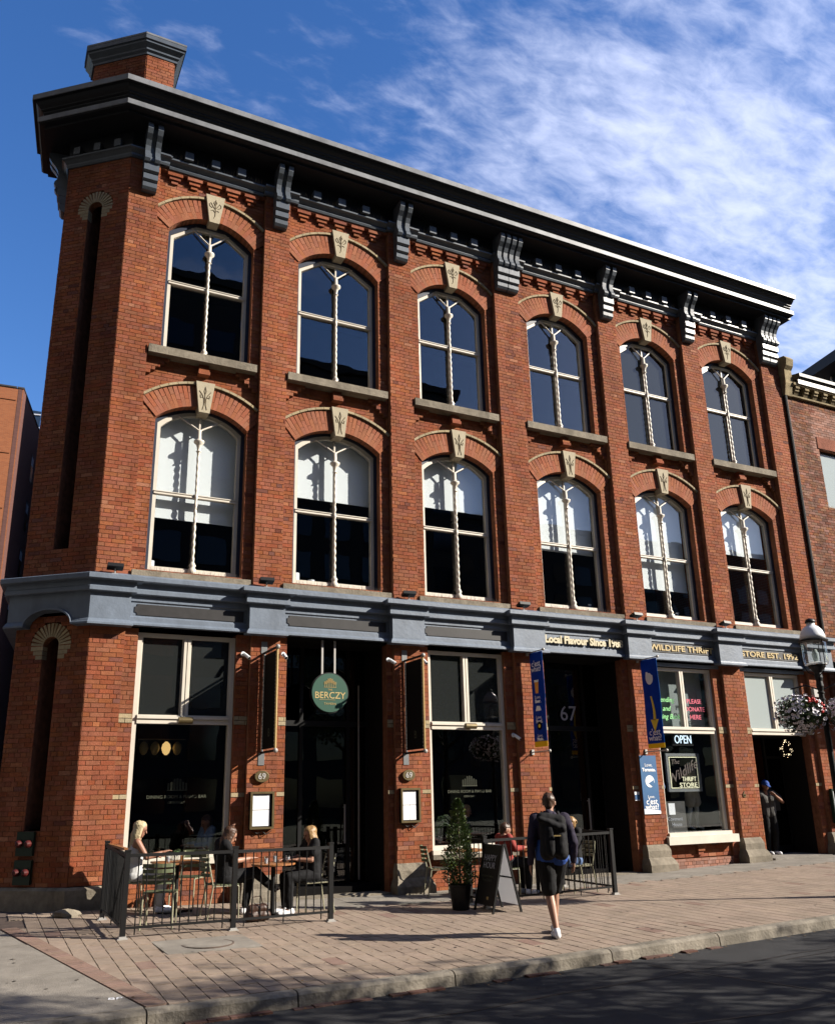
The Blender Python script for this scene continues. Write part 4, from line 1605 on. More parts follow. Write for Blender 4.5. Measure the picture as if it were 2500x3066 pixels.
# projecting blocks over the piers
blk = [(-0.2, 4.60), (0.055, 4.60), (0.055, 4.63), (0.04, 4.65), (0.025, 4.68), (0.0, 4.70), (0.0, 5.085), (0.0, 5.150), (0.0, 5.152), (0.075, 5.155), (0.083, 5.165), (0.083, 5.228), (0.074, 5.236), (0.066, 5.242), (0.066, 5.338), (0.158, 5.342), (0.17, 5.352), (0.17, 5.426), (0.155, 5.44), (-0.2, 5.53)]
BX = [(2.66, 3.32), (5.49, 6.185), (8.27, 9.06), (11.30, 11.97), (14.04, 14.79), (17.05, XR + 0.1)]
for a, b in BX:
    m_ = MB()
    sweep(m_, [(a, 0.02), (a, -0.15), (b, -0.15), (b, 0.02)], blk[::-1])
    m_.build('pier_block', M['bluegrey'], BLD)
# corner block wraps the chamfer
m_ = MB()
cpath = [Vector(SB), Vector((CL.x, CL.y)), Vector((0, 0)), Vector((0.60, 0))]
cp = offset_path([(p.x, p.y) for p in cpath], 0.15)
cp = [(p.x, p.y) for p in cp] + [(0.60, 0.02)]
sweep(m_, cp, [(d, z) for d, z in blk[6:]][::-1] if False else [q for q in ([(-0.2, 4.86)] + [(0.0, 4.86)] + blk[6:])][::-1])
# lower part of the block, with an arched cut over the corner slot
m_.build('corner_block', M['bluegrey'], BLD)
lo = MB()
low = [(-0.2, 4.60), (0.055, 4.60), (0.055, 4.63), (0.04, 4.65), (0.025, 4.68), (0.0, 4.70), (0.0, 4.86), (-0.2, 4.86)]
f0 = offset_path([(p.x, p.y) for p in cpath], 0.15)
A_, B_ = f0[1], f0[2]
dirc = (A_ - B_).normalized()
sweep(lo, [(B_.x + dirc.x * 0.30, B_.y + dirc.y * 0.30), (B_.x, B_.y), (0.60, -0.15), (0.60, 0.02)], low[::-1])
q0 = B_ + dirc * 1.20
sweep(lo, [(f0[0].x, f0[0].y), (A_.x, A_.y), (q0.x, q0.y)], low[::-1])
lo.build('corner_block_base', M['bluegrey'], BLD)
ar = MB()
vs = []
ctr = 0.75
n = 14
for k in range(n + 1):
    t = -PI / 2 + PI * k / n
    u = ctr + 0.45 * math.sin(t)
    z = 4.60 + 0.0 + 0.27 * math.cos(t)
    for (d_, zz) in ((0.055, z), (0.055, z + 0.035), (0.0, z + 0.06), (0.0, 4.87)):
        p = B_ + dirc * u
        vs.append((p.x + CN.x * d_, p.y + CN.y * d_, min(zz, 4.872 if d_ == 0 else 9)))
    p = B_ + dirc * u
    vs.append((p.x - CN.x * 0.14, p.y - CN.y * 0.14, 4.87)); vs.append((p.x - CN.x * 0.14, p.y - CN.y * 0.14, z))
fs = []
for k in range(n):
    o, p = 6 * k, 6 * k + 6
    for q in range(6):
        q2 = (q + 1) % 6
        fs.append((o + q, o + q2, p + q2, p + q))
ar.add(vs, fs).build('arched_moulding', M['bluegrey'], BLD)
# sign boards in the frieze
for i in range(6):
    a = (BX[i - 1][1] if i > 0 else 0.60) + 0.03
    b = BX[i][0] - 0.02
    if i in (0, 1, 2):
        pg = [(a + 0.10, 4.83), (b - 0.05, 4.83), (b - 0.05, 5.02), (a + 0.10, 5.02), (a + 0.10, 4.985), (a + 0.06, 4.97), (a + 0.06, 4.88), (a + 0.10, 4.865)]
        MB().prism(pg, 'y', 0.0, 0.02).build('sign_board', M['black_panel'], BLD)
    elif i in (4, 5):
        MB().box(a + 0.01, b - 0.10, -0.004, 0.02, 4.82, 5.03).build('sign_board', M['black_panel'], BLD)
text('Local Flavour Since 1988', (9.12, -0.03, 4.925), (1, 0, 0), (0, 0, 1), 0.22, M['cream_letter'], BLD, align='LEFT', width=2.10, bold=0.010, ext=0.018)
text('WILDLIFE THRIFT', (12.03, -0.012, 4.922), (1, 0, 0), (0, 0, 1), 0.185, M['gold'], BLD, align='LEFT', width=1.95, bold=0.004, ext=0.008)
text('STORE EST. 1992', (14.88, -0.012, 4.922), (1, 0, 0), (0, 0, 1), 0.185, M['gold'], BLD, align='LEFT', width=1.95, bold=0.004, ext=0.008)

# ------------------------------------------------------------------ main cornice
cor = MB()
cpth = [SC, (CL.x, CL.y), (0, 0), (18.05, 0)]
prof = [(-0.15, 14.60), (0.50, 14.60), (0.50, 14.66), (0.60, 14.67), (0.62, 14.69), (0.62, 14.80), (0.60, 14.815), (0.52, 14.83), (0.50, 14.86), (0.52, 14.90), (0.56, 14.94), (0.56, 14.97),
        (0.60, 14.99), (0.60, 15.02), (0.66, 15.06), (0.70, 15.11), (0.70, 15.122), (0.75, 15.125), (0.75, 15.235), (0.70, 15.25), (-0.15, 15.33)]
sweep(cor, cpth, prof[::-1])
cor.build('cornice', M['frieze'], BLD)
cap = MB()
sweep(cap, [SC, (CL.x, CL.y), (0, 0), (18.06, 0)], [(0.70, 15.125), (0.765, 15.125), (0.765, 15.245), (0.70, 15.262)][::-1])
cap.build('cornice_cap', M['cap_metal'], BLD)
cap = MB()
sweep(cap, [SC, (CL.x, CL.y), (0, 0), (18.06, 0)], [(0.60, 14.69), (0.632, 14.69), (0.632, 14.80), (0.60, 14.815)][::-1])
cap.build('cornice_band', M['cap_metal'], BLD)
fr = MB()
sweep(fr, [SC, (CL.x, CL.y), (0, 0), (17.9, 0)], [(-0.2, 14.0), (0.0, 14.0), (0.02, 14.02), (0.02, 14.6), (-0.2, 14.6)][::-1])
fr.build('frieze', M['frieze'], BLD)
# lower frieze moulding with jogs around the piers
mo_p = [(-0.02, 13.99), (0.03, 13.99), (0.05, 14.03), (0.05, 14.07), (0.10, 14.12), (0.14, 14.14), (0.14, 14.175), (-0.02, 14.20)]
m_ = MB()
sweep(m_, [SC, (CL.x, CL.y), (0, 0), (0.62, 0), (0.62, 0.10)], mo_p[::-1])
m_.build('frieze_moulding', M['cornice'], BLD)
for i in range(6):
    a, b = PIER[i][1], PIER[i + 1][0]
    m_ = MB()
    pts = [(a + 0.16, 0.03), (b - 0.05, 0.03)]
    sweep(m_, pts, [(d, z - 0.02) for d, z in mo_p][::-1])
    m_.build('frieze_moulding', M['cornice'], BLD)
    for s_ in ((a - 0.14, a + 0.155), (b - 0.045, b + 0.17)):
        m_ = MB()
        sweep(m_, [(s_[0], -0.02), (s_[1], -0.02)], mo_p[::-1])
        m_.build('frieze_moulding', M['cornice'], BLD)
    for k in range(3):
        xc = a + (b - a) * (k + 1) / 4.0 - 0.03
        MB().box(xc - 0.085, xc + 0.085, -0.17, 0.0, 14.185, 14.36).build('modillion', M['cornice'], BLD)
    sp = MB()
    x_ = a + 0.2
    while x_ < b - 0.1:
        y_ = -0.10 + rnd.uniform(-.02, .06)
        sp.tube([(x_, y_, 14.17), (x_ + rnd.uniform(-.03, .03), y_ + rnd.uniform(-.04, .02), 14.17 + rnd.uniform(.08, .13))], [0.0025, 0.0015], 3, caps=False)
        x_ += 0.022
    sp.build('bird_spikes', M['buff'], BLD, kind='stuff')
for k in range(3):
    p = CU * (0.25 + 0.45 * k)
    m_ = MB()
    m_.obox((p.x + CN.x * 0.02 - CU.x * .07, p.y + CN.y * 0.02 - CU.y * .07, 14.19), CU * 0.14, CN * 0.14, (0, 0, 0.16))
    m_.build('modillion', M['cornice'], BLD)


# brackets
def scroll(mb, x0, x1, k=1.0):
    con = [(0, 14.60), (0.40, 14.60), (0.425, 14.56), (0.42, 14.46), (0.37, 14.37), (0.29, 14.28), (0.235, 14.18), (0.215, 14.08), (0.235, 13.98), (0.275, 13.92),
           (0.285, 13.86), (0.25, 13.81), (0.18, 13.80), (0, 13.80)]
    mb.prism([(-d * k, z) for d, z in con][::-1], 'x', x0, x1)


def bracket(x0, x1, n, parent=BLD, tr=None):
    mb = MB()
    w = (x1 - x0)
    # n scroll ribs with troughs between
    ribs = 2 * n
    rw = w / (ribs + (ribs - 1) * 0.9) if n == 1 else w / (ribs + (ribs - 1) * 0.55)
    gap = (w - ribs * rw) / (ribs - 1)
    for k in range(ribs):
        xa = x0 + k * (rw + gap)
        scroll(mb, xa, xa + rw)
    scroll(mb, x0 + 0.01, x1 - 0.01, 0.80)
    for q in range(n):
        xa = x0 + q * w / n + 0.004
        xb = x0 + (q + 1) * w / n - 0.004
        mb.prism([(0, 13.80), (-0.21, 13.80), (-0.215, 13.64), (-0.17, 13.61), (0, 13.61)], 'x', xa, xb)
        mb.prism([(0, 13.61), (-0.15, 13.605), (-0.18, 13.57), (-0.18, 13.46), (-0.13, 13.43), (0, 13.43)], 'x', xa + 0.004, xb - 0.004)
        mb.prism([(0, 13.43), (-0.12, 13.425), (-0.15, 13.39), (-0.14, 13.31), (-0.10, 13.26), (-0.05, 13.245), (0, 13.25)], 'x', xa + 0.008, xb - 0.008)
    if tr:
        Mx = tr
        for k, v in enumerate(mb.v):
            mb.v[k] = tuple(Mx @ Vector(v))
    return mb.build('cornice_bracket', M['cornice'], parent)


for (a, b, n) in [(0.215, 0.51, 1), (2.90, 3.20, 1), (5.71, 6.02, 1), (8.36, 8.97, 2), (11.49, 11.82, 1), (14.23, 14.57, 1), (17.10, 17.70, 2)]:
    bracket(a, b, n)
# bracket on the far side of the chamfered corner
Mx = Matrix.Translation((CL.x + SD.x * .5, CL.y + SD.y * 0.5, 0)) @ Matrix.Rotation(-PI / 2 - R(7), 4, 'Z')
bracket(-0.15, 0.15, 1, tr=Mx)

# chimney above the chamfer
ch = MB()
bpts = [Vector((0.16, 0.35)), Vector((0.74, 0.35)), Vector((0.74, 1.3)), Vector((0.16 + CU.x * 1.25, 0.35 + CU.y * 1.25 + 0.3)), Vector((0.16 + CU.x * 1.25, 0.35 + CU.y * 1.25))]
ch.prism([(p.x, p.y) for p in bpts], 'z', 15.2, 17.0)
CHM = ch.build('chimney', M['mortar'], BLD)
cb = []
_b, bricks_keep = bricks, None
bricks = []
mort2 = MB()
wall((0.16, 0.35, 0), FU, FN, 0.0, 0.58, 15.25, 17.0, -0.02, depth=0.03, mo=mort2)
wall((0.16, 0.35, 0), CU, CN, 0.0, 1.25, 15.25, 17.0, -0.02, depth=0.03, mo=mort2)
cbm = MB()
for (O, U, Nn, ua, ub, za, zb, w, dp, key) in bricks:
    P = O + U * ua - Nn * (w + dp)
    cbm.obox((P.x, P.y, za), U * (ub - ua), Nn * (dp + rnd.uniform(0, .004)), (0, 0, zb - za))
cbm.build('chimney_bricks', M['brick'], CHM, kind='stuff')
ccp = MB()
cpp = [(0.16 + CU.x * 1.25, 0.35 + CU.y * 1.25 + 0.4), (0.16 + CU.x * 1.25, 0.35 + CU.y * 1.25), (0.16, 0.35), (0.74, 0.35), (0.74, 1.3)]
sweep(ccp, cpp, [(-0.3, 16.93), (0.04, 16.93), (0.04, 16.98), (0.08, 17.02), (0.08, 17.06), (0.14, 17.12), (0.16, 17.14), (0.16, 17.19), (0.19, 17.20), (0.19, 17.31), (0.17, 17.33), (-0.3, 17.36)][::-1])
ccp.prism([(p.x, p.y) for p in bpts], 'z', 17.0, 17.34)
ccp.build('chimney_cap', M['cornice'], CHM)
ccp = MB()
sweep(ccp, cpp, [(0.1, 17.30), (0.195, 17.30), (0.195, 17.345), (0.1, 17.37)][::-1])
ccp.build('chimney_flashing', M['cap_metal'], CHM)

# fire connection on the shaded corner
P = CU * 0.62 + CN * 0.02
fc = thing('fire_connection', 'dark green fire hose connections with four red caps on the shaded corner', 'fire connection', (P.x, P.y, 1.0))
mb = MB()
for k in range(2):
    mb.obox(Vector((0, 0, -0.42 + 0.42 * k)), CU * 0.30, CN * 0.05, (0, 0, 0.36))
mb.build('back_plate', M['deepgreen'], fc)
for k in range(2):
    for q in range(2):
        m2 = MB().lathe([(0.0, 0), (0.055, 0), (0.055, 0.05), (0.03, 0.08), (0, 0.08)], (0, 0, 0), 12)
        o = m2.build('cap', M['red'], fc)
        p = CU * (0.07 + 0.16 * q) + CN * 0.05 + Vector((0, 0, -0.24 + 0.42 * k))
        o.location = p
        o.rotation_euler = CN.to_track_quat('Z', 'Y').to_euler()

# ------------------------------------------------------------------ neighbours
NB = thing('neighbour_building', 'brown brick building adjoining on the right with a sandstone corbel table and black gutter', 'building', (0, 0, 0))
bricks = []
mort3 = MB()
WX0, WX1, WZ0, WZ1 = 19.05, 20.75, 9.27, 10.98


def frn(z, u0, u1):
    iv = [(u0, u1)]
    if WZ0 < z < WZ1: iv = excl(WX0, WX1)(iv)
    if 2.6 > z: iv = [(u0, 18.4)]
    return iv


wall(FO, FU, FN, 17.97, 23.5, 0.3, 12.42, 0.02, frn, key='brown_brick', mo=mort3, depth=0.15)
nb = {}
for (O, U, Nn, ua, ub, za, zb, w, dp, key) in bricks:
    P = O + U * ua - Nn * (w + dp)
    zc_, xc_ = (za + zb) / 2, (ua + ub) / 2
    # patch of paler relaid bricks round the blocked arch
    pale = (xc_ > 18.85 + 0.25 * max(0, zc_ - 11.6) + 0.05 * math.sin(zc_ * 40)) and 10.75 < zc_ < 12.2
    m_ = nb.setdefault('brick_pale' if pale else 'brown_brick', MB())
    m_.obox((P.x, P.y, za + rnd.uniform(-.001, .001)), U * (ub - ua), Nn * (dp + rnd.uniform(0, .007)), (0, 0, zb - za))
for k_, m_ in nb.items():
    m_.build('pale_brick_courses' if k_ == 'brick_pale' else 'brick_courses', M[k_], NB, kind='stuff')
mort3.build('mortar_bed', M['mortar'], NB)
mb = MB().box(17.86, 23.5, 0.17, 0.3, 0, 13.0).box(17.86, 17.965, 0.05, 0.2, 0, 12.5)
mb2 = MB().box(17.9, 23.5, 0.5, 12, 0.2, 13.0)
mb2.build('inner_core', M['interior'], NB)
MB().box(17.86, 19.05, 0.172, 0.3, 0.1, 13.0).box(20.75, 23.5, 0.172, 0.3, 0.1, 13.0).box(19.05, 20.75, 0.172, 0.3, 0.1, 9.25).box(19.05, 20.75, 0.172, 0.3, 11, 13.0).build('wall_core', M['mortar'], NB)
# window
W = MB().box(WX0, WX0 + 0.06, 0.13, 0.2, WZ0, WZ1).box(WX1 - 0.06, WX1, 0.13, 0.2, WZ0, WZ1).box(WX0 + .06, WX1 - .06, 0.13, 0.2, WZ1 - 0.06, WZ1).box(WX0 + .06, WX1 - .06, 0.13, 0.2, WZ0, WZ0 + .06).build('window', M['black'], NB)
MB().box(WX0 + .06, WX1 - .06, 0.15, 0.156, WZ0 + .06, WZ1 - .06).build('pane', M['frost'], W)
MB().box(WX0 + .06, WX1 - .06, 0.22, 0.226, 10.25, WZ1).build('blind', M['blind'], W)
MB().box(WX0 - 0.05, WX1 + 0.2, 0.0, 0.14, 11.0, 11.35).build('lintel', M['brown_brick'], NB)
# stone end block, corbels
mb = MB()
mb.prism([(0.2, 12.40), (-0.08, 12.40), (-0.12, 12.6), (-0.16, 12.75), (-0.18, 13.15), (-0.26, 13.25), (-0.30, 13.45), (-0.22, 13.55), (0.2, 13.6)], 'x', 17.87, 18.15)
mb.build('stone_end_block', M['sandstone'], NB)
MB().box(18.15, 23.5, -0.07, 0.2, 12.42, 12.47).build('string_course', M['sandstone'], NB)
x_ = 18.24
while x_ < 23:
    mb = MB().prism([(0.15, 12.47), (-0.06, 12.47), (-0.10, 12.53), (-0.14, 12.57), (-0.14, 12.63), (-0.18, 12.64), (-0.18, 12.72), (0.15, 12.72)], 'x', x_, x_ + 0.16)
    mb.build('corbel', M['sandstone'], NB)
    MB().box(x_ + 0.17, x_ + 0.37, -0.03, 0.15, 12.53, 12.58).build('corbel_step', M['sandstone'], NB)
    x_ += 0.385
MB().box(18.15, 23.5, -0.2, 0.2, 12.725, 12.80).build('string_course', M['sandstone'], NB)
MB().box(18.3, 23.6, -0.20, 0.3, 12.80, 12.86).build('soffit', M['blackmatt'], NB)
MB().box(18.3, 23.6, -0.24, -0.20, 12.77, 12.91).build('fascia', M['white'], NB)
MB().prism([(-0.18, 12.91), (-0.27, 12.93), (-0.31, 12.97), (-0.31, 13.07), (-0.2, 13.09), (0.3, 13.2), (0.3, 12.91)], 'x', 18.3, 23.6).build('gutter', M['black'], NB)
# drain pipe between the two buildings
dp_ = MB().tube([(17.92, -0.03, 12.6), (17.91, -0.03, 9.0), (17.91, -0.03, 5.6)], 0.05, 8)
dpo = dp_.build('drain_pipe', M['black'])
tag(dpo, 'thin black drain pipe running down between the red and the brown building', 'pipe')
# awning
mb = MB().prism([(0.0, 4.9), (-0.35, 4.70), (-1.1, 3.95), (-1.1, 3.80), (0.0, 3.80)], 'x', 18.15, 23)
mb.build('awning', M['cloth_black'], NB)
MB().box(18.45, 23, 0.6, 0.7, 0.2, 3.7).build('shopfront', M['darkglass'], NB)
MB().box(18.42, 18.5, 0.0, 0.2, 0.2, 3.8).build('shopfront_post', M['wood'], NB)
# notice board
nbd = thing('notice_board', 'slim dark green notice board with white sheet fixed beside the shop doorway', 'notice board', (17.36, -0.06, 1.35))
MB().box(-0.16, 0.16, -0.06, 0.03, -0.4, 0.4).build('backing', M['deepgreen'], nbd)
MB().box(-0.13, 0.02, -0.066, -0.062, -0.34, 0.34).build('sheet', M['paper'], nbd)
# conduit box
cbx = MB().box(-0.11, 0.11, -0.07, 0.02, -0.11, 0.11).build('junction_box', M['zinc'])
cbx.location = (17.27, -0.02, 4.06)
tag(cbx, 'small pale square junction box high on the end pier above the flower basket', 'junction box')

# left neighbour
LN = thing('orange_brick_building', 'tall plain orange brick block across the side street with slit windows', 'building')
c0 = Vector((-1.104, 40, 0))
dS = Vector((0.2, 0.98, 0)).normalized()
dF = Vector((-1, 0.05, 0)).normalized()
Hh = 27.05
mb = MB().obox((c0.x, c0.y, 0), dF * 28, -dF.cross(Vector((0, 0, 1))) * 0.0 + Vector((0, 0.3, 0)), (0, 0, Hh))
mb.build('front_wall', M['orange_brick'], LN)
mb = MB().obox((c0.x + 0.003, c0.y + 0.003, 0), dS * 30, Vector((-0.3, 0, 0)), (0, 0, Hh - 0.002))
mb.build('side_wall', M['shaded_orange_brick'], LN)
MB().obox((c0.x + 0.03, c0.y - 0.04, Hh), dS * 30, Vector((-0.4, 0, 0)), (0, 0, 0.10)).obox((c0.x - 0.4, c0.y - 0.04, Hh), dF * 13, Vector((0, 0.35, 0)), (0, 0, 0.098)).build('coping', M['towerframe'], LN)
for zz in (12.2, 16.1, 19.0, 22.6, 26.2):
    MB().obox((c0.x - 0.35, c0.y - 0.03, zz), dF * 26, Vector((0, 0.02, 0)), (0, 0, 0.3)).build('soldier_course', M['orange_brick'], LN)
nS = Vector((dS.y, -dS.x, 0))
for (s_, z0, z1) in ((5.1, 22.7, 24.7), (5.1, 19.3, 21.3), (4.8, 16.0, 17.9), (2.9, 12.3, 14.1)):
    p = c0 + dS * s_
    w_ = MB().obox((p.x, p.y, z0), dS * 0.9, nS * 0.02, (0, 0, z1 - z0)).build('window', M['black'], LN)
    MB().obox((p.x + nS.x * .02 + dS.x * .06, p.y + nS.y * .02 + dS.y * .06, z0 + 0.05), dS * 0.7, nS * 0.006, (0, 0, (z1 - z0) * 0.55)).build('pane', M['glass'], w_)
    MB().obox((p.x + nS.x * .02 + dS.x * .06, p.y + nS.y * .02 + dS.y * .06, z0 + 0.6 * (z1 - z0)), dS * 0.7, nS * 0.006, (0, 0, (z1 - z0) * 0.3)).build('pane', M['pale_print'], w_)  # pale upper plate stands in for the whitish reflection in the glass
GP = thing('glass_rooftop', 'blue glass rooftop rising behind the orange brick block', 'building')
mb = MB().box(-1.5, 1.5, 90, 95, 0, 47.5)
mb.build('wall', M['towerglass'], GP)
for k in range(5):
    MB().bar((-1.5, 89.9, 40 + k * 1.7), (1.5, 89.9, 40 + k * 1.7 + 0.2), 0.15).build('glazing_bar', M['pale_print'], GP)

# glass tower far right
TA, TB = (65.9, 34.4), (64.9, 29.8)
GT = thing('glass_tower', 'modern glass tower with flat overhanging roof beyond the brown building', 'building')
gA, gB = Vector((TA[0], TA[1], 0)), Vector((TB[0], TB[1], 0))
gd = (gB - gA).normalized()
gn = Vector((gd.y, -gd.x, 0))
if gn.dot(Vector((CAM.x, CAM.y, 0)) - gA) < 0: gn = -gn
P0 = gA - gn * 2.0 + gd * 1.5
MB().obox((P0.x, P0.y, 5), gd * 24, -gn * 14, (0, 0, 34.0)).build('wall', M['towerglass'], GT)
MB().obox((gA.x, gA.y, 39.0), gd * 28, -gn * 18, (0, 0, 1.0)).build('roof', M['towerframe'], GT)
for k in range(14):
    q = P0 + gd * k * 1.7
    MB().obox((q.x, q.y, 20), gd * 0.14, gn * 0.12, (0, 0, 19)).build('glazing_bar', M['pale_print'], GT)
for k in range(6):
    MB().obox((P0.x, P0.y, 22 + k * 2.9), gd * 24, gn * 0.1, (0, 0, 0.16)).build('floor_band', M['pale_print'], GT)

# blocks seen in the windows, plus unseen ones added to hold back light
def far_block(name, label, x0, x1, y0, y1, h, m, fl=3.4, bay=3.2, face='n'):
    B = thing(name, label, 'building')
    MB().box(x0, x1, y0, y1, -0.5, h).build('wall', m, B)
    g = MB()
    if face == 'n':
        nx = int((x1 - x0) / bay)
        for r_ in range(int(h / fl) - 1):
            for k in range(nx):
                xa = x0 + (x1 - x0) * (k + 0.18) / nx
                xb = x0 + (x1 - x0) * (k + 0.82) / nx
                g.box(xa, xb, y1, y1 + 0.05, 1 + r_ * fl, 1 + r_ * fl + fl * 0.62)
    else:
        ny = int((y1 - y0) / bay)
        for r_ in range(int(h / fl) - 1):
            for k in range(ny):
                ya = y0 + (y1 - y0) * (k + 0.18) / ny
                yb = y0 + (y1 - y0) * (k + 0.82) / ny
                g.box(x1, x1 + 0.05, ya, yb, 1 + r_ * fl, 1 + r_ * fl + fl * 0.62)
    g.build('window_rows', M['towerglass'], B, kind='stuff')
    MB().box(x0 - .3, x1 + .3, y0 - .3, y1 + .3, h, h + 0.6).build('parapet', M['towerframe'], B)
    return B


far_block('office_block', 'dark office block across the park reflected in the upper windows', -34, 14, -62, -44, 41, M['towerframe'])
far_block('office_block', 'dark stepped office block reflected in the middle windows', 14.5, 34, -60, -45, 36, M['towerframe'])
far_block('office_block', 'unseen dark block added left of the camera to block sky light', -40, -12.5, -42, 6, 44, M['towerframe'], face='e')  # added to screen the chamfer from the sky

far_block('office_block', 'unseen tall block added on the sun side to cut sky light', 62, 92, -20, -6, 42, M['towerframe'], face='e')  # added out of view to cut the bright sky near the sun
far_block('office_block', 'unseen dark block added behind the camera to close a bright sky gap', -44, -34.5, -62, -43, 36, M['towerframe'])  # added to close the sky gap reflected in the shop glass
far_block('office_block', 'dark low block to the south east across the park', 36, 130, -90, -62, 31, M['towerframe'])
rb_ = thing('rear_shade_block', 'unseen brick block added behind the corner building to shade the orange block', 'building')  # unseen; shaped to shade the side wall but not the front
MB().prism([(4.2, 37.6), (20, 28), (30, 40), (20, 60), (4.2, 60)], 'z', -0.5, 31).build('wall', M['plain_brick'], rb_)

# ------------------------------------------------------------------ small helpers for objects
def rotp(v, a):
    return Vector((v[0] * math.cos(a) - v[1] * math.sin(a), v[0] * math.sin(a) + v[1] * math.cos(a), v[2]))


# fence panels: black steel, square posts, round bars
def fence(pts, label, zb=None, bar_sp=0.115, h=1.05, double=False, front_posts=None):
    p0 = Vector(pts[0])
    root = thing('patio_fence', label, 'fence', (p0.x, p0.y, gz(p0.x, p0.y)))
    O = root.location
    for p in pts:
        g = gz(p[0], p[1])
        L = Vector((p[0], p[1], g)) - O
        MB().box(L.x - 0.032, L.x + 0.032, L.y - 0.032, L.y + 0.032, L.z + 0.0, L.z + h).build('post', M['black'], root)
        MB().box(L.x - 0.038, L.x + 0.038, L.y - 0.038, L.y + 0.038, L.z + h, L.z + h + 0.02).build('post_cap', M['black'], root)
        MB().box(L.x - 0.065, L.x + 0.065, L.y - 0.065, L.y + 0.065, L.z, L.z + 0.012).box(L.x - 0.045, L.x + 0.045, L.y - 0.045, L.y + 0.045, L.z + 0.01, L.z + 0.035).build('post_shoe', M['zinc'], root)
    for a, b in zip(pts[:-1], pts[1:]):
        A = Vector((a[0], a[1], gz(*a[:2]))) - O
        B = Vector((b[0], b[1], gz(*b[:2]))) - O
        d = (B - A)
        n = d.normalized()
        A2, B2 = A + n * 0.034, B - n * 0.034
        zt, zl = Vector((0, 0, h - 0.05)), Vector((0, 0, 0.13))
        MB().bar(A2 + zt, B2 + zt, 0.05, 0.04).build('top_rail', M['black'], root)
        MB().bar(A2 + zl, B2 + zl, 0.03, 0.03).build('bottom_rail', M['black'], root)
        L = (B2 - A2).length
        nb_ = int(round(L / bar_sp))
        for k in range(1, nb_):
            q = A2 + (B2 - A2) * k / nb_
            lo_ = -0.09 if k in (1, nb_ // 2, nb_ - 1) else 0.0
            MB().tube([q + zl + Vector((0, 0, lo_)), q + zt], 0.0085, 6).build('baluster', M['black'], root)
    return root


f1 = fence([(0.40, -1.02), (0.44, -2.62), (1.88, -2.58), (3.34, -2.44)], 'black steel patio fence round the tables by the street corner')
f2 = fence([(5.95, -1.95), (5.97, -2.42), (7.20, -2.42), (8.53, -2.40), (8.55, -0.9)], 'black steel patio fence behind the walking man and sandwich board')
# dense inner balusters on the return of the corner fence
mb = MB()
for k in range(26):
    t = (k + 0.5) / 26
    y_ = -1.06 - 1.5 * t
    MB().tube([(0.02, y_ + 1.02, 0.12), (0.02, y_ + 1.02, 0.98)], 0.006, 5).build('baluster', M['black'], f1)
MB().box(0.0, 0.05, -1.52, -0.05, 1.00, 1.03).build('wood_rail', M['wood'], f1)


def chair(label, x, y, rz, slat='chairgreen', group='slatted patio chairs'):
    root = thing('patio_chair', label, 'chair', (x, y, gz(x, y)), rz, group)
    for sx in (-1, 1):
        MB().tube([(sx * 0.20, 0.20, 0.0), (sx * 0.20, 0.19, 0.43), (sx * 0.20, 0.15, 0.445)], 0.012, 7).build('leg', M['chairmetal'], root)
        MB().tube([(sx * 0.21, -0.26, 0.0), (sx * 0.20, -0.19, 0.44), (sx * 0.205, -0.25, 0.70), (sx * 0.19, -0.28, 0.83)], 0.012, 7).build('leg', M['chairmetal'], root)
        MB().tube([(sx * 0.20, 0.19, 0.44), (sx * 0.20, -0.19, 0.44)], 0.011, 6).build('seat_rail', M['chairmetal'], root)
    for k in range(7):
        y_ = 0.17 - k * 0.056
        MB().box(-0.215, 0.215, y_ - 0.021, y_ + 0.021, 0.452 - 0.006 * math.sin(k), 0.464 - 0.006 * math.sin(k)).build('seat_slat', M[slat], root)
    for k in range(4):
        z_ = 0.60 + k * 0.072
        yb_ = -0.235 - 0.03 * k / 3
        pts = []
        for q in range(9):
            t = -1 + 2 * q / 8
            pts.append((t * 0.215, yb_ - 0.075 * (1 - t * t), z_))
        m_ = MB()
        vs = []
        for (a_, b_, c_) in pts:
            vs += [(a_, b_, c_ - 0.024), (a_, b_ - 0.012, c_ - 0.024), (a_, b_ - 0.012, c_ + 0.024), (a_, b_, c_ + 0.024)]
        fs = []
        for q in range(8):
            o = 4 * q
            fs += [(o, o + 1, o + 5, o + 4), (o + 1, o + 2, o + 6, o + 5), (o + 2, o + 3, o + 7, o + 6), (o + 3, o, o + 4, o + 7)]
        fs += [(0, 3, 2, 1), (32, 33, 34, 35)]
        m_.add(vs, fs).build('back_slat', M[slat], root)
    return root


def table(label, x, y, shape='round', r=0.34, rz=0.0, h=0.73):
    root = thing('patio_table', label, 'table', (x, y, gz(x, y)), rz, 'patio tables')
    if shape == 'round':
        MB().lathe([(r - 0.01, h - 0.028), (r, h - 0.02), (r, h - 0.004), (r - 0.006, h), (0, h)], (0, 0, 0), 30).build('table_top', M['wood'], root)
    else:
        for k in range(5):
            w = 2 * r / 5
            MB().box(-r + k * w + 0.002, -r + (k + 1) * w - 0.002, -r, r, h - 0.028, h).build('plank', M['wood'], root)
    MB().tube([(0, 0, 0.03), (0, 0, h - 0.03)], 0.035, 10).build('column', M['black'], root)
    MB().bar((-0.26, 0, 0.02), (0.26, 0, 0.02), 0.05, 0.03).build('foot', M['black'], root)
    MB().bar((0, -0.26, 0.021), (0, 0.26, 0.021), 0.05, 0.032).build('foot', M['black'], root)
    MB().box(-0.16, 0.16, -0.16, 0.16, h - 0.042, h - 0.029).build('bracket_plate', M['black'], root)
    return root


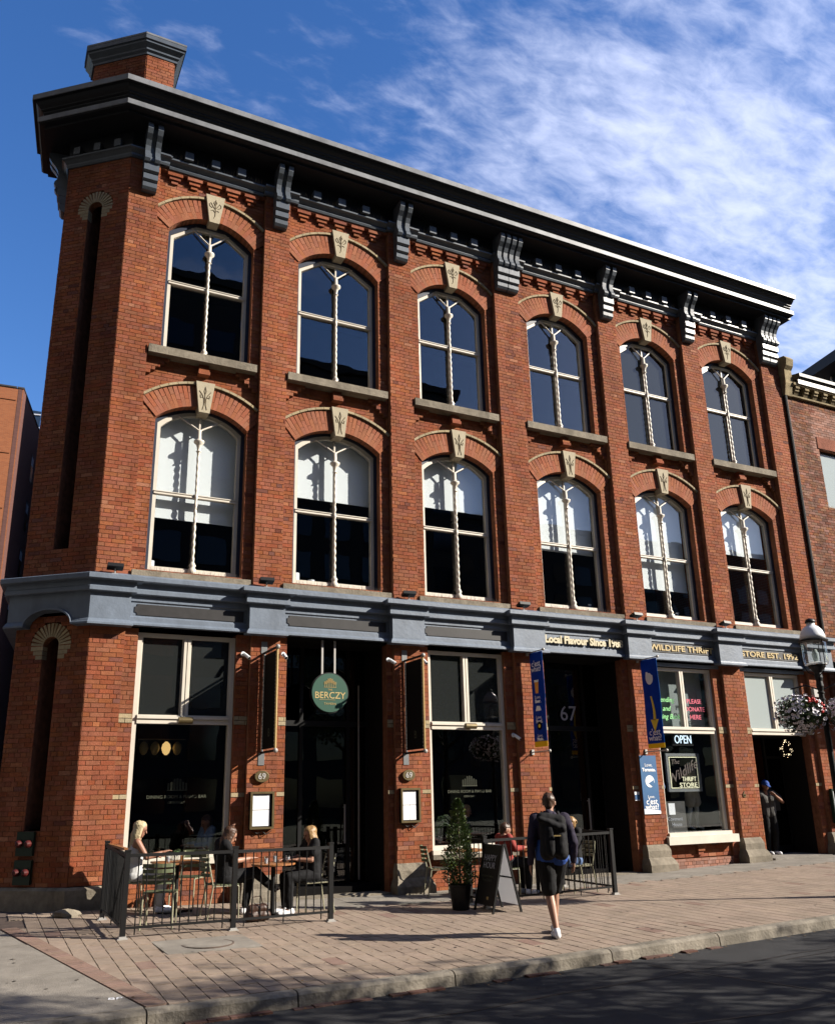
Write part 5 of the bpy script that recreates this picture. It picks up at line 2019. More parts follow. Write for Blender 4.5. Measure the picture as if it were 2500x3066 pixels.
def tumbler(x, y, z, label, liquid=None, h=0.11, r=0.033, group='drinks on the patio tables'):
    root = thing('drinking_glass', label, 'glass', (x, y, z), 0, group)
    MB().lathe([(r * 0.8, 0), (r, h), (r - 0.003, h), (r * 0.8 - 0.003, 0.006), (0, 0.006)], (0, 0, 0), 14).build('glass_body', M['clearglass'], root)
    if liquid:
        MB().lathe([(r * 0.72, 0.008), (r * 0.85, h * 0.7), (0, h * 0.7)], (0, 0, 0), 12).build('drink', M[liquid], root)
    return root


# ------------------------------------------------------------------ figures
def capsule(mb, p0, p1, r0, r1, seg=12, mi=0):
    p0, p1 = Vector(p0), Vector(p1)
    d = p1 - p0
    L = d.length
    if L < 1e-5:
        mb.ball(p0, max(r0, r1), seg, 8)
        return
    n = d / L
    pts, rs = [], []
    for k in range(4):
        a = PI / 2 * (1 - k / 4)
        pts.append(p0 - n * r0 * math.sin(a)); rs.append(max(0.0008, r0 * math.cos(a)))
    for k in range(1, 4):
        pts.append(p0 + d * k / 4); rs.append(r0 + (r1 - r0) * k / 4)
    pts.insert(4, p0); rs.insert(4, r0)
    pts.append(p1); rs.append(r1)
    for k in range(1, 5):
        a = PI / 2 * k / 4
        pts.append(p1 + n * r1 * math.sin(a)); rs.append(max(0.0008, r1 * math.cos(a)))
    mb.tube(pts, rs, seg, mi)


def fuse(mb, name, m, parent, vox, smooth=2, fold=0.0, fs=14.0, **props):
    me = mb.mesh(name, m)
    o = bpy.data.objects.new(name, me)
    col.objects.link(o)
    md = o.modifiers.new('r', 'REMESH')
    md.mode = 'VOXEL'
    md.voxel_size = vox
    sm = o.modifiers.new('s', 'SMOOTH')
    sm.factor = 0.5
    sm.iterations = smooth
    o.parent = parent
    for k, v in props.items():
        o[k] = v
    FUSES.append((o, fold, fs, m))
    return o


def hand(mb, w, d, side, palm_n, s=1.0, spread=0.15, curl=0.35):
    """w wrist, d pointing direction, palm_n palm normal; four fingers and a thumb"""
    w, d, pn = Vector(w), Vector(d).normalized(), Vector(palm_n).normalized()
    lat = d.cross(pn).normalized()
    for k in (-1.5, -0.5, 0.5, 1.5):
        capsule(mb, w + d * 0.015 * s + lat * k * 0.014 * s, w + d * 0.085 * s + lat * k * 0.019 * s, 0.017 * s, 0.0125 * s, 8)
    for k, L in zip((-1.5, -0.5, 0.5, 1.5), (0.062, 0.078, 0.083, 0.070)):
        b = w + d * 0.085 * s + lat * k * 0.020 * s
        d1 = (d + pn * curl * 0.5 + lat * k * spread * 0.4).normalized()
        m_ = b + d1 * L * 0.5 * s
        d2 = (d + pn * curl * 1.6 + lat * k * spread * 0.3).normalized()
        capsule(mb, b, m_, 0.0105 * s, 0.0095 * s, 7)
        capsule(mb, m_, m_ + d2 * L * 0.5 * s, 0.0095 * s, 0.0075 * s, 7)
    tb = w + d * 0.03 * s + lat * side * 0.026 * s
    tm = tb + (d * 0.6 + lat * side * 0.75 + pn * 0.3).normalized() * 0.042 * s
    capsule(mb, tb, tm, 0.014 * s, 0.011 * s, 7)
    capsule(mb, tm, tm + (d * 0.9 + lat * side * 0.25 + pn * 0.3).normalized() * 0.034 * s, 0.011 * s, 0.009 * s, 7)


def person(label, loc, rz, J, skin='skin', hair=('short', 'h_brown'), top=None, bottom=None, shoes='shoe', vox=0.011, s=1.0, hands='relax', look=(0, 1, 0), extra=None):
    """local frame: faces +Y, right hand side +X. J: joint dict"""
    root = thing('person', label, 'person', loc, rz)
    g = {k: Vector(v) * s for k, v in J.items()}
    lk = Vector(look).normalized()
    up = (g['head'] - g['neck']).normalized()
    rt = lk.cross(up).normalized()
    lk = up.cross(rt).normalized()
    H = g['head']
    b = MB()
    # torso: paired capsules give an elliptical section
    shw = (g['sr'] - g['sl']).normalized()
    hpw = (g['hr'] - g['hl']).normalized()
    pel, ch_, nk = (g['hr'] + g['hl']) / 2 + Vector((0, 0, 0.04)), g['chest'], g['neck']
    mid = (pel + ch_) / 2
    for sg in (-1, 1):
        capsule(b, pel + hpw * 0.065 * sg * s, mid + hpw * 0.05 * sg * s, 0.105 * s, 0.095 * s)
        capsule(b, mid + shw * 0.05 * sg * s, ch_ + shw * 0.075 * sg * s, 0.095 * s, 0.105 * s)
        sh = g['sr'] if sg > 0 else g['sl']
        capsule(b, ch_ + shw * 0.075 * sg * s, sh - shw * 0.02 * sg * s - Vector((0, 0, 0.01)), 0.09 * s, 0.06 * s)
        capsule(b, nk - up * 0.03 * s, sh - shw * 0.03 * sg * s, 0.05 * s, 0.05 * s)
    capsule(b, ch_, nk, 0.08 * s, 0.058 * s)
    capsule(b, nk, H - up * 0.05 * s - lk * 0.01 * s, 0.054 * s, 0.052 * s)
    # head
    capsule(b, H + up * 0.035 * s - lk * 0.022 * s, H + up * 0.03 * s + lk * 0.012 * s, 0.082 * s, 0.078 * s, 16)
    capsule(b, H - up * 0.02 * s + lk * 0.02 * s, H - up * 0.075 * s + lk * 0.045 * s, 0.066 * s, 0.034 * s, 14)
    capsule(b, H + up * 0.012 * s + lk * 0.09 * s, H - up * 0.022 * s + lk * 0.105 * s, 0.008 * s, 0.013 * s, 8)   # nose
    capsule(b, H + up * 0.03 * s + lk * 0.078 * s - rt * 0.03 * s, H + up * 0.03 * s + lk * 0.078 * s + rt * 0.03 * s, 0.012 * s, 0.012 * s, 8)
    capsule(b, H - up * 0.05 * s + lk * 0.078 * s - rt * 0.016 * s, H - up * 0.05 * s + lk * 0.078 * s + rt * 0.016 * s, 0.009 * s, 0.009 * s, 8)
    for sg in (-1, 1):
        e = H + rt * 0.083 * sg * s - lk * 0.012 * s
        capsule(b, e + up * 0.022 * s, e - up * 0.02 * s, 0.012 * s, 0.009 * s, 7)
    # limbs
    for q in ('l', 'r'):
        S_, E_2, W_ = g['s' + q], g['e' + q], g['w' + q]
        capsule(b, S_, S_ + (E_2 - S_) * 0.4, 0.056 * s, 0.05 * s)
        capsule(b, S_ + (E_2 - S_) * 0.4, E_2, 0.05 * s, 0.038 * s)
        capsule(b, E_2, E_2 + (W_ - E_2) * 0.3, 0.041 * s, 0.041 * s)
        capsule(b, E_2 + (W_ - E_2) * 0.3, W_, 0.041 * s, 0.026 * s)
        hd = Vector(J.get('h' + q + 'd', W_ - E_2))
        pn = Vector(J.get('p' + q, (-1 if q == 'r' else 1, 0, 0)))
        if abs(pn.normalized().dot(hd.normalized())) > 0.9: pn = Vector((0, 0, 1))
        pn = pn - hd.normalized() * pn.dot(hd.normalized())
        hand(b, W_, hd, 1 if q == 'r' else -1, pn, s)
        Hh_, K_, A_ = g['h' + q], g['k' + q], g['a' + q]
        capsule(b, Hh_, K_, 0.092 * s, 0.058 * s)
        capsule(b, K_, K_ + (A_ - K_) * 0.35, 0.056 * s, 0.056 * s)
        capsule(b, K_ + (A_ - K_) * 0.35, A_, 0.056 * s, 0.036 * s)
        T_ = g['t' + q]
        capsule(b, A_ - Vector((0, 0, 0.03)) * s, T_, 0.035 * s, 0.026 * s)
    fuse(b, 'body', M[skin], root, min(vox, 0.009))
    for sg in (-1, 1):
        p = H + up * 0.008 * s + lk * 0.083 * s + rt * 0.031 * sg * s
        MB().ball(p, 0.0095 * s, 8, 6).build('eye', M['black'], root, smooth=True)
    p = H - up * 0.052 * s + lk * 0.086 * s
    # clothes
    if top:
        t = MB()
        inf = top.get('inf', 0.016)
        low = pel - Vector((0, 0, top.get('low', 0.0)))
        for sg in (-1, 1):
            capsule(t, low + hpw * 0.07 * sg * s, mid + hpw * 0.055 * sg * s, 0.105 * s + inf, 0.10 * s + inf)
            capsule(t, mid + shw * 0.055 * sg * s, ch_ + shw * 0.08 * sg * s, 0.10 * s + inf, 0.108 * s + inf)
            sh = g['sr'] if sg > 0 else g['sl']
            if not top.get('strap'):
                capsule(t, ch_ + shw * 0.08 * sg * s, sh - shw * 0.015 * sg * s - Vector((0, 0, 0.005)), 0.092 * s + inf, 0.062 * s + inf)
                capsule(t, nk - up * 0.045 * s, sh - shw * 0.03 * sg * s, 0.05 * s + inf * .6, 0.05 * s + inf * .7)
            else:
                capsule(t, ch_ + shw * 0.08 * sg * s, ch_ + shw * 0.09 * sg * s + Vector((0, 0, 0.08)) * s, 0.09 * s + inf, 0.04 * s)
            q = 'r' if sg > 0 else 'l'
            S_, E_2, W_ = g['s' + q], g['e' + q], g['w' + q]
            sl_ = top.get('sleeve', 'short')
            if sl_ == 'long':
                capsule(t, S_, E_2, 0.060 * s + inf * .8, 0.046 * s + inf * .8)
                capsule(t, E_2, W_ + (E_2 - W_) * 0.04, 0.047 * s + inf * .8, 0.034 * s + inf * .5)
            elif sl_ == 'short':
                capsule(t, S_, S_ + (E_2 - S_) * 0.62, 0.060 * s + inf * .8, 0.060 * s + inf * .9)
        if top.get('hood'):
            capsule(t, nk - lk * 0.045 * s - rt * 0.05 * s, nk - lk * 0.045 * s + rt * 0.05 * s, 0.055 * s, 0.055 * s)
            capsule(t, nk - lk * 0.06 * s, nk - lk * 0.09 * s - up * 0.12 * s, 0.07 * s, 0.04 * s)
            for sg in (-1, 1):
                capsule(t, nk - lk * 0.03 * s + rt * 0.06 * sg * s + up * .0, nk + lk * 0.05 * s + rt * 0.05 * sg * s - up * 0.05 * s, 0.03 * s, 0.022 * s)
        fuse(t, top.get('name', 'shirt'), M[top['m']], root, vox, 3, fold=top.get('fold', 0.006))
    if bottom:
        t = MB()
        inf = bottom.get('inf', 0.014)
        for sg, q in ((-1, 'l'), (1, 'r')):
            Hh_, K_, A_ = g['h' + q], g['k' + q], g['a' + q]
            capsule(t, pel + hpw * 0.065 * sg * s - Vector((0, 0, 0.0)), Hh_, 0.106 * s + inf * .6, 0.098 * s + inf)
            if bottom.get('len') == 'short':
                e = Hh_ + (K_ - Hh_) * 0.93
                capsule(t, Hh_, e - (K_ - Hh_) * 0.08, 0.10 * s + inf, 0.078 * s + inf)
            elif bottom.get('len') == 'skirt':
                capsule(t, Hh_, Hh_ + (K_ - Hh_) * 0.55, 0.10 * s + inf, 0.10 * s + inf)
            else:
                capsule(t, Hh_, K_, 0.10 * s + inf, 0.066 * s + inf)
                capsule(t, K_, A_ - (A_ - K_).normalized() * 0.03, 0.064 * s + inf, 0.045 * s + inf)
        fuse(t, bottom.get('name', 'trousers'), M[bottom['m']], root, vox, 3, fold=0.006)
    if shoes:
        for q in ('l', 'r'):
            t = MB()
            A_, T_ = g['a' + q], g['t' + q]
            dT = (T_ - A_)
            fl = Vector((dT.x, dT.y, 0))
            fl = fl.normalized() if fl.length > 0.02 else Vector((0, 1, 0))
            heel = A_ - fl * 0.04 * s + Vector((0, 0, T_.z - A_.z)) * 0.92
            capsule(t, heel, T_, 0.040 * s, 0.042 * s)
            capsule(t, heel + Vector((0, 0, 0.02)), T_ + fl * 0.025 * s - Vector((0, 0, 0.005)), 0.035 * s, 0.036 * s)
            capsule(t, heel, A_ + Vector((0, 0, -0.01)), 0.042 * s, 0.043 * s)
            o = fuse(t, 'shoe', M[shoes], root, 0.009, 1)
    # hair
    t = MB()
    st, hm = hair
    T0 = H + up * 0.045 * s - lk * 0.02 * s
    if st != 'cap':
        capsule(t, T0 - lk * 0.012 * s, T0 + lk * 0.020 * s + up * 0.012 * s, 0.090 * s, 0.078 * s, 14)
        capsule(t, T0 - lk * 0.03 * s, H - lk * 0.05 * s - up * 0.03 * s, 0.078 * s, 0.055 * s, 12)
    if st == 'short':
        for k in range(26):
            a = rnd.uniform(-1, 1); c2 = rnd.uniform(-1, 1)
            d_ = (up * 0.8 + rt * a * 0.8 + lk * c2 * 0.8).normalized()
            capsule(t, T0 + d_ * 0.07 * s, T0 + (d_ + up * .2).normalized() * 0.102 * s, 0.014 * s, 0.006 * s, 6)
    if st == 'long':
        for k in range(22):
            a = -1.9 + 3.8 * k / 21
            d_ = (rt * math.sin(a) - lk * math.cos(a))
            p0_ = H + up * 0.06 * s + d_ * 0.075 * s
            p1_ = H - up * 0.09 * s + d_ * (0.085 + 0.01 * rnd.random()) * s
            L3 = hair_len.get(label[:12], 0.30)
            p2_ = p1_ - Vector((0, 0, L3 - 0.09 + rnd.uniform(-.03, .03))) * s - lk * 0.02 * s
            capsule(t, p0_, p1_, 0.02 * s, 0.021 * s, 7)
            if abs(a) < 1.75 or True:
                capsule(t, p1_, p2_, 0.021 * s, 0.011 * s, 7)
    if st == 'bun':
        c_ = H - lk * 0.115 * s + up * 0.01 * s
        t.ball(c_, 0.042 * s, 12, 8)
        for k in range(8):
            a = rnd.uniform(0, 6.28)
            d_ = (rt * math.cos(a) + up * math.sin(a) - lk * 0.3)
            capsule(t, c_, c_ + d_ * 0.055 * s, 0.014 * s, 0.006 * s, 6)
    if st == 'cap':
        capsule(t, T0 - lk * 0.012 * s + up * .01 * s, T0 + lk * 0.02 * s + up * 0.012 * s, 0.090 * s, 0.084 * s, 14)
        for k in (-1, 0, 1):
            capsule(t, H + up * 0.065 * s + lk * 0.07 * s + rt * 0.03 * k, H + up * 0.05 * s + lk * 0.155 * s + rt * 0.025 * k, 0.02 * s, 0.012 * s, 8)
    fuse(t, 'cap' if st == 'cap' else 'hair', M[hm], root, 0.0085, 1, fold=0.004, fs=60)
    return root


hair_len = {'woman with l': 0.30}


def stand(**kw):
    J = dict(hl=(-.085, 0, .93), hr=(.085, 0, .93), kl=(-.09, .02, .50), kr=(.09, .02, .50), al=(-.09, -.01, .09), ar=(.09, -.01, .09), tl=(-.10, .14, .035), tr=(.10, .14, .035),
             chest=(0, 0, 1.27), neck=(0, -.01, 1.46), head=(0, .015, 1.60), sl=(-.185, -.01, 1.41), sr=(.185, -.01, 1.41), el=(-.24, -.02, 1.12), er=(.24, -.02, 1.12), wl=(-.25, .06, .87), wr=(.25, .06, .87))
    J.update(kw)
    return J


def sit(lean=0.0, **kw):
    J = dict(hl=(-.09, 0, .53), hr=(.09, 0, .53), kl=(-.11, .42, .53), kr=(.11, .42, .53), al=(-.11, .40, .10), ar=(.11, .40, .10), tl=(-.12, .54, .04), tr=(.12, .54, .04),
             chest=(0, -.02 + lean * .35, .88), neck=(0, -.03 + lean * .55, 1.06), head=(0, .0 + lean * .68, 1.19), sl=(-.17, -.03 + lean * .5, 1.02), sr=(.17, -.03 + lean * .5, 1.02),
             el=(-.22, .06 + lean * .4, .77), er=(.22, .06 + lean * .4, .77), wl=(-.14, .30, .78), wr=(.14, .30, .78), pl=(0, 0, -1), pr=(0, 0, -1))
    J.update(kw)
    return J


def face_to(dx, dy):
    return math.atan2(dy, dx) - PI / 2


# walking man with backpack
mx_, my_ = 5.38, -5.08
J = stand(sl=(-.20, -.01, 1.43), sr=(.20, -.01, 1.43), hl=(-.085, -.0, .93), hr=(.085, .02, .93), kl=(-.06, .02, .50), kr=(.05, .22, .52), al=(-.03, -.14, .11), ar=(.03, .26, .10), tl=(-.04, .0, .036), tr=(.04, .40, .05),
          el=(-.27, -.06, 1.13), wl=(-.28, .03, .88), er=(.28, -.05, 1.13), wr=(.29, .06, .89), head=(0.01, .03, 1.61))
man = person('man walking away in navy hooded top and black shorts carrying a black backpack', (mx_, my_, gz(mx_, my_)), R(-24), J,
             skin='skin', hair=('short', 'h_brown'), top=dict(m='cloth_navy', sleeve='long', hood=True, inf=0.02, low=-0.06, fold=0.009, name='hooded_top'),
             bottom=dict(m='cloth_black', len='short', inf=0.022, name='shorts'), look=(0.35, 1, 0.02), vox=0.010)
t = MB()
for sg in (-1, 1):
    capsule(t, (0.075 * sg, 0.0, 0.97), (0.075 * sg, 0.0, 1.10), 0.142, 0.136)
fuse(t, 'shirt_tail', M['cloth_cobalt'], man, 0.011, 3, fold=0.008)
for sg in (-1, 1):
    MB().tube([(0.05 * sg, 0.105, 1.10), (0.06 * sg, -0.105, 1.42)], 0.001, 4)
t = MB()
capsule(t, (-0.09, -0.21, 1.02), (-0.09, -0.20, 1.38), 0.10, 0.09)
capsule(t, (0.08, -0.21, 1.02), (0.08, -0.20, 1.38), 0.10, 0.09)
capsule(t, (-0.07, -0.27, 1.04), (-0.07, -0.26, 1.30), 0.08, 0.07)
capsule(t, (0.06, -0.27, 1.04), (0.06, -0.26, 1.30), 0.08, 0.07)
capsule(t, (-0.15, -0.22, 1.45), (0.10, -0.20, 1.41), 0.065, 0.07)
capsule(t, (-0.18, -0.27, 1.43), (0.10, -0.29, 1.31), 0.035, 0.055)
bp_ = fuse(t, 'backpack', M['cloth_black'], None, 0.010, 2, fold=0.01, fs=9)
bp_.location = man.location
bp_.rotation_euler = man.rotation_euler
tag(bp_, 'large black roll-top backpack on the back of the walking man', 'backpack')
for sg in (-1, 1):
    MB().tube([(0.10 * sg, -0.14, 1.42), (0.11 * sg, -0.03, 1.505), (0.10 * sg, 0.09, 1.44), (0.12 * sg, 0.15, 1.28), (0.17 * sg, 0.06, 1.12), (0.13 * sg, -0.12, 1.05)], 0.018, 7).build('strap', M['cloth_black'], bp_, smooth=True)
MB().box(-0.03, 0.06, -0.352, -0.335, 1.22, 1.235).build('badge', M['gold'], bp_)

# corner patio
chair('sage patio chair pushed close to the corner pier, under the long-haired blonde woman', 0.78, -0.62, face_to(1, -0.1))
chair('empty sage and olive slatted chair nearest the corner fence', 1.02, -1.95, face_to(0.35, 1))
chair('sage chair under the brunette woman in the dotted top', 2.02, -1.42, face_to(1, 0.02))
chair('dark slatted chair under the blonde woman beside the tavern door', 3.42, -1.52, face_to(-1, 0.0), slat='cloth_black')
chair('sage chair standing empty behind the first table, against the window wall', 1.75, -0.32, face_to(-0.6, -0.8))
table('square wooden patio table below the big corner window', 1.48, -0.78, 'square', 0.33, R(4))
table('round wooden patio table between the two women by the door', 2.76, -1.55, 'round', 0.33)
zt1 = gz(1.48, -0.78) + 0.73
zt2 = gz(2.76, -1.55) + 0.73
tumbler(1.42, -0.62, zt1, 'clear tumbler on the square table, by the potted sprig')
tumbler(1.56, -0.70, zt1, 'tumbler of orange juice on the square table', liquid='amber')
tumbler(1.33, -0.80, zt1, 'half-empty tumbler on the square table beside the blonde woman', liquid='pale_print')
tumbler(2.62, -1.62, zt2, 'left one of the three drinks on the round table', liquid='pale_print')
tumbler(2.80, -1.48, zt2, 'middle one of the three drinks on the round table, tallest', liquid='pale_print', h=0.14)
tumbler(2.97, -1.60, zt2, 'drink on the round table nearest the black-clad blonde woman', liquid='pale_print')
person('woman with long pale blonde hair and white strappy top seated by the corner window', (0.86, -0.66, gz(0.9, -.66)), face_to(1, -0.08),
       sit(0.08, er=(.24, .15, .80), wr=(.16, .38, .86), el=(-.22, .10, .78), wl=(-.12, .34, .79)), skin='skin2', hair=('long', 'h_blond'),
       top=dict(m='cloth_white', sleeve='none', strap=True, inf=0.01, name='top'), bottom=dict(m='cloth_white'), look=(0.2, 1, -0.1), vox=0.012)
person('brown-haired woman with one arm raised and legs crossed, seated at the corner fence', (2.05, -1.42, gz(2.05, -1.42)), face_to(1, 0.05),
       sit(-0.05, kr=(.02, .46, .60), ar=(-.02, .78, .34), tr=(-.03, .92, .36), kl=(-.09, .42, .53), al=(-.08, .36, .10),
           el=(-.30, .16, 1.10), wl=(-.12, .12, 1.22), pl=(1, 0, 0), er=(.2, .1, .78), wr=(.12, .34, .80), head=(0, .06, 1.13), neck=(0, 0, 1.02)), skin='skin',
       hair=('long', 'h_brown'), top=dict(m='cloth_black', sleeve='short', name='top'), bottom=dict(m='cloth_black'), look=(0.1, 1, -0.35), vox=0.012)
person('woman with shoulder-length dark blonde hair in black seated beside the tavern door', (3.40, -1.52, gz(3.4, -1.52)), face_to(-1, 0.0),
       sit(0.1, er=(.22, .16, .78), wr=(.12, .40, .78), head=(0, .05, 1.13), neck=(0, .02, 1.02)), skin='skin', hair=('long', 'h_dblond'),
       top=dict(m='cloth_black', sleeve='short', name='top'), bottom=dict(m='cloth_black'), look=(0.0, 1, -0.1), vox=0.012)
bagm = MB()
capsule(bagm, (-0.12, 0, 0.08), (0.12, 0, 0.08), 0.075, 0.075)
capsule(bagm, (-0.10, 0, 0.18), (0.10, 0, 0.18), 0.06, 0.06)
bag = fuse(bagm, 'handbag', M['leather'], None, 0.012, 2, fold=0.012, fs=12)
bag.location = (2.38, -2.05, gz(2.38, -2.05))
tag(bag, 'brown leather handbag standing on the pavers under the round table', 'handbag')
MB().tube([(-0.09, 0.02, 0.20), (-0.07, 0.02, 0.33), (0.05, 0.02, 0.34), (0.09, 0.02, 0.20)], 0.008, 6).build('strap', M['leather'], bag)
# sprig vase on table
vs_ = thing('table_plant', 'small leafy sprig in a jar on the square wooden table', 'plant', (1.50, -0.62, zt1))
MB().lathe([(0.03, 0), (0.035, 0.06), (0.028, 0.08), (0, 0.08)], (0, 0, 0), 12).build('jar', M['clearglass'], vs_)
lf = MB()
for k in range(40):
    a = rnd.uniform(0, 6.28); r_ = rnd.uniform(0, .05); z_ = rnd.uniform(.07, .17)
    c_ = Vector((math.cos(a) * r_, math.sin(a) * r_, z_)); u_ = Vector((rnd.uniform(-1, 1), rnd.uniform(-1, 1), rnd.uniform(-.5, 1))).normalized() * .02
    v_ = u_.orthogonal().normalized() * .01
    lf.add([c_ - u_, c_ + v_, c_ + u_, c_ - v_], [(0, 1, 2, 3)])
lf.build('leaves', M['leaf'], vs_, kind='stuff')

# second patio
chair('sage slatted chair casting striped shadow on the stone base, left of the potted conifer', 6.12, -0.62, face_to(1, -0.3))
chair('sage slatted chair under the woman with the hair bun', 8.28, -1.72, face_to(-1, 0.1), slat='chairmetal')
chair('sage chair of the seated diner behind the sandwich board', 6.98, -1.35, face_to(1, 0.0))
table('square wooden patio table behind the sandwich board', 7.62, -1.45, 'square', 0.32, R(2))
table('square wooden patio table close under the second tavern window', 6.72, -0.55, 'square', 0.32, R(-3))
zt3 = gz(7.62, -1.45) + 0.73
tumbler(7.5, -1.5, zt3, 'tall tumbler on the table behind the sandwich board', h=0.14)
tumbler(7.75, -1.38, zt3, 'short tumbler on the table behind the sandwich board')
person('woman with dark blonde bun, dark top and jeans, seated by the fence end', (8.22, -1.72, gz(8.22, -1.72)), face_to(-1, 0.08),
       sit(0.02, head=(0, .03, 1.13), neck=(0, 0, 1.02)), skin='skin2', hair=('bun', 'h_dblond'), top=dict(m='cloth_black', sleeve='long', name='top'), bottom=dict(m='denim'), shoes='shoedark', look=(0.1, 1, 0), vox=0.013)
person('brown-haired diner in red top seated behind the sandwich board', (7.02, -1.35, gz(7.02, -1.35)), face_to(1, 0.0),
       sit(0.05, head=(0, .04, 1.06), neck=(0, 0, .97), sl=(-.17, 0, .95), sr=(.17, 0, .95), chest=(0, 0, .84)), skin='skin', hair=('short', 'h_brown'), top=dict(m='redjacket', sleeve='long', name='top'), bottom=dict(m='cloth_black'), look=(0.2, 1, 0), vox=0.014)

# inside the tavern
person('man in light blue shirt seated indoors behind the big corner window', (2.35, 0.95, 0.26), face_to(-1, -0.2),
       sit(0.05, head=(0, .03, 1.13), neck=(0, 0, 1.03)), skin='skin2', hair=('short', 'h_brown'), top=dict(m='cloth_blue', sleeve='long', name='shirt'), bottom=dict(m='cloth_black'), vox=0.014)
person('diner with fair hair seated indoors behind the second tavern window', (7.55, 0.9, 0.26), face_to(1, -0.4),
       sit(0.05), skin='skin', hair=('short', 'h_dblond'), top=dict(m='cloth_black', sleeve='short', name='shirt'), bottom=dict(m='cloth_black'), vox=0.014)

# man in the shop doorway
person('man in blue cap and dark T-shirt, one hand raised, in the shop doorway', (15.98, 0.80, gz(15.7, 0) + 0.03), face_to(-0.35, -1),
       stand(hl=(-.09, 0, .90), hr=(.09, 0, .90), kl=(-.10, .05, .49), ar=(.10, -.02, .09), el=(-.36, .10, 1.20), wl=(-.10, .26, 1.36), pl=(.4, .2, -.2), hld=(.6, .1, .5), head=(.0, .05, 1.58)),
       skin='skin2', hair=('cap', 'cloth_cobalt'), top=dict(m='cloth_grey', sleeve='short', inf=0.025, name='t_shirt', low=0.02), bottom=dict(m='cloth_black', inf=0.02), shoes='shoe', look=(-0.1, 1, -0.15), vox=0.012)

# ------------------------------------------------------------------ signs and fittings
# round hanging tavern sign
sg_ = thing('round_sign', 'round dark green tavern sign with gold lettering hanging in the doorway', 'sign', (4.29, 0.12, 3.64))
m_ = MB().lathe([(0.0, -0.05), (0.36, -0.05), (0.375, -0.04), (0.375, 0.04), (0.0, 0.04)], (0, 0, 0), 48)
for k, v in enumerate(m_.v): m_.v[k] = (v[0], -v[2], v[1])
m_.f = [f[::-1] for f in m_.f]
m_.build('rim', M['black'], sg_)
m_ = MB().lathe([(0.0, 0.0), (0.355, 0.0), (0.355, 0.056), (0.0, 0.056)], (0, 0, 0), 48)
for k, v in enumerate(m_.v): m_.v[k] = (v[0], -v[2], v[1])
m_.f = [f[::-1] for f in m_.f]
m_.build('face', M['green_sign'], sg_)
for x_ in (-0.14, 0.11):
    MB().box(x_ - 0.018, x_ + 0.018, -0.01, 0.02, 0.33, 0.98).build('hanger', M['zinc'], sg_)
yf = 0.12 - 0.058
text('THE', (4.29, yf, 3.69), (1, 0, 0), (0, 0, 1), 0.048, M['gold'], sg_, ext=0.002)
text('BERCZY', (4.29, yf, 3.585), (1, 0, 0), (0, 0, 1), 0.17, M['gold'], sg_, ext=0.002, width=0.60, bold=0.001)
text('TAVERN', (4.29, yf, 3.435), (1, 0, 0), (0, 0, 1), 0.055, M['gold'], sg_, ext=0.002, space=1.2)
MB().box(-0.22, 0.10, -0.062, -0.057, -0.135, -0.130).build('rule', M['gold'], sg_)
lg = MB()
for k, (hh) in enumerate([0.10, 0.12, 0.155, 0.165, 0.155, 0.12, 0.10]):
    x_ = -0.105 + k * 0.035
    lg.box(x_ - 0.003, x_ + 0.003, -0.062, -0.057, 0.10, 0.10 + hh)
    for q in (-1, 1):
        lg.box(x_ + q * 0.012 - 0.002, x_ + q * 0.012 + 0.002, -0.062, -0.057, 0.10 + hh * 0.5, 0.10 + hh)
    lg.box(x_ - 0.012, x_ + 0.012, -0.062, -0.057, 0.10 + hh - 0.004, 0.10 + hh)
lg.box(-0.125, 0.125, -0.062, -0.057, 0.095, 0.10)
lg.build('emblem', M['gold'], sg_, kind='stuff')


def building_emblem(x, y, z, w, m, parent=None):
    """outline of a small arcaded pavilion, as printed on the windows"""
    g = MB()
    for k, hh in enumerate([0.6, 0.7, 0.95, 1.0, 0.95, 0.7, 0.6]):
        xa = x - w / 2 + w * k / 7 + 0.012
        xb = x - w / 2 + w * (k + 1) / 7 - 0.012
        zt = z + hh * w * 0.55
        g.box(xa, xa + 0.006, y - .003, y, z, zt)
        g.box(xb - 0.006, xb, y - .003, y, z, zt)
        g.box(xa, xb, y - .003, y, zt - 0.006, zt)
    g.box(x - w / 2, x + w / 2, y - .003, y, z - 0.008, z)
    return g.build('window_emblem', m, parent, kind='stuff')


M['ghost'] = mat('faint_window_print', (0.10, 0.11, 0.07), 0.6)
building_emblem(1.62, 0.206, 1.95, 0.34, M['ghost'], SW0)
text('DINING ROOM & PIANO BAR', (1.62, 0.205, 1.84), (1, 0, 0), (0, 0, 1), 0.075, M['ghost'], SW0, ext=0.001)
text('OPEN DAILY', (1.62, 0.205, 1.75), (1, 0, 0), (0, 0, 1), 0.05, M['ghost'], SW0, ext=0.001)
building_emblem(7.28, 0.206, 1.95, 0.34, M['ghost'], SW2)
text('DINING ROOM & PIANO BAR', (7.28, 0.205, 1.84), (1, 0, 0), (0, 0, 1), 0.075, M['ghost'], SW2, ext=0.001)
text('OPEN DAILY', (7.28, 0.205, 1.75), (1, 0, 0), (0, 0, 1), 0.05, M['ghost'], SW2, ext=0.001)


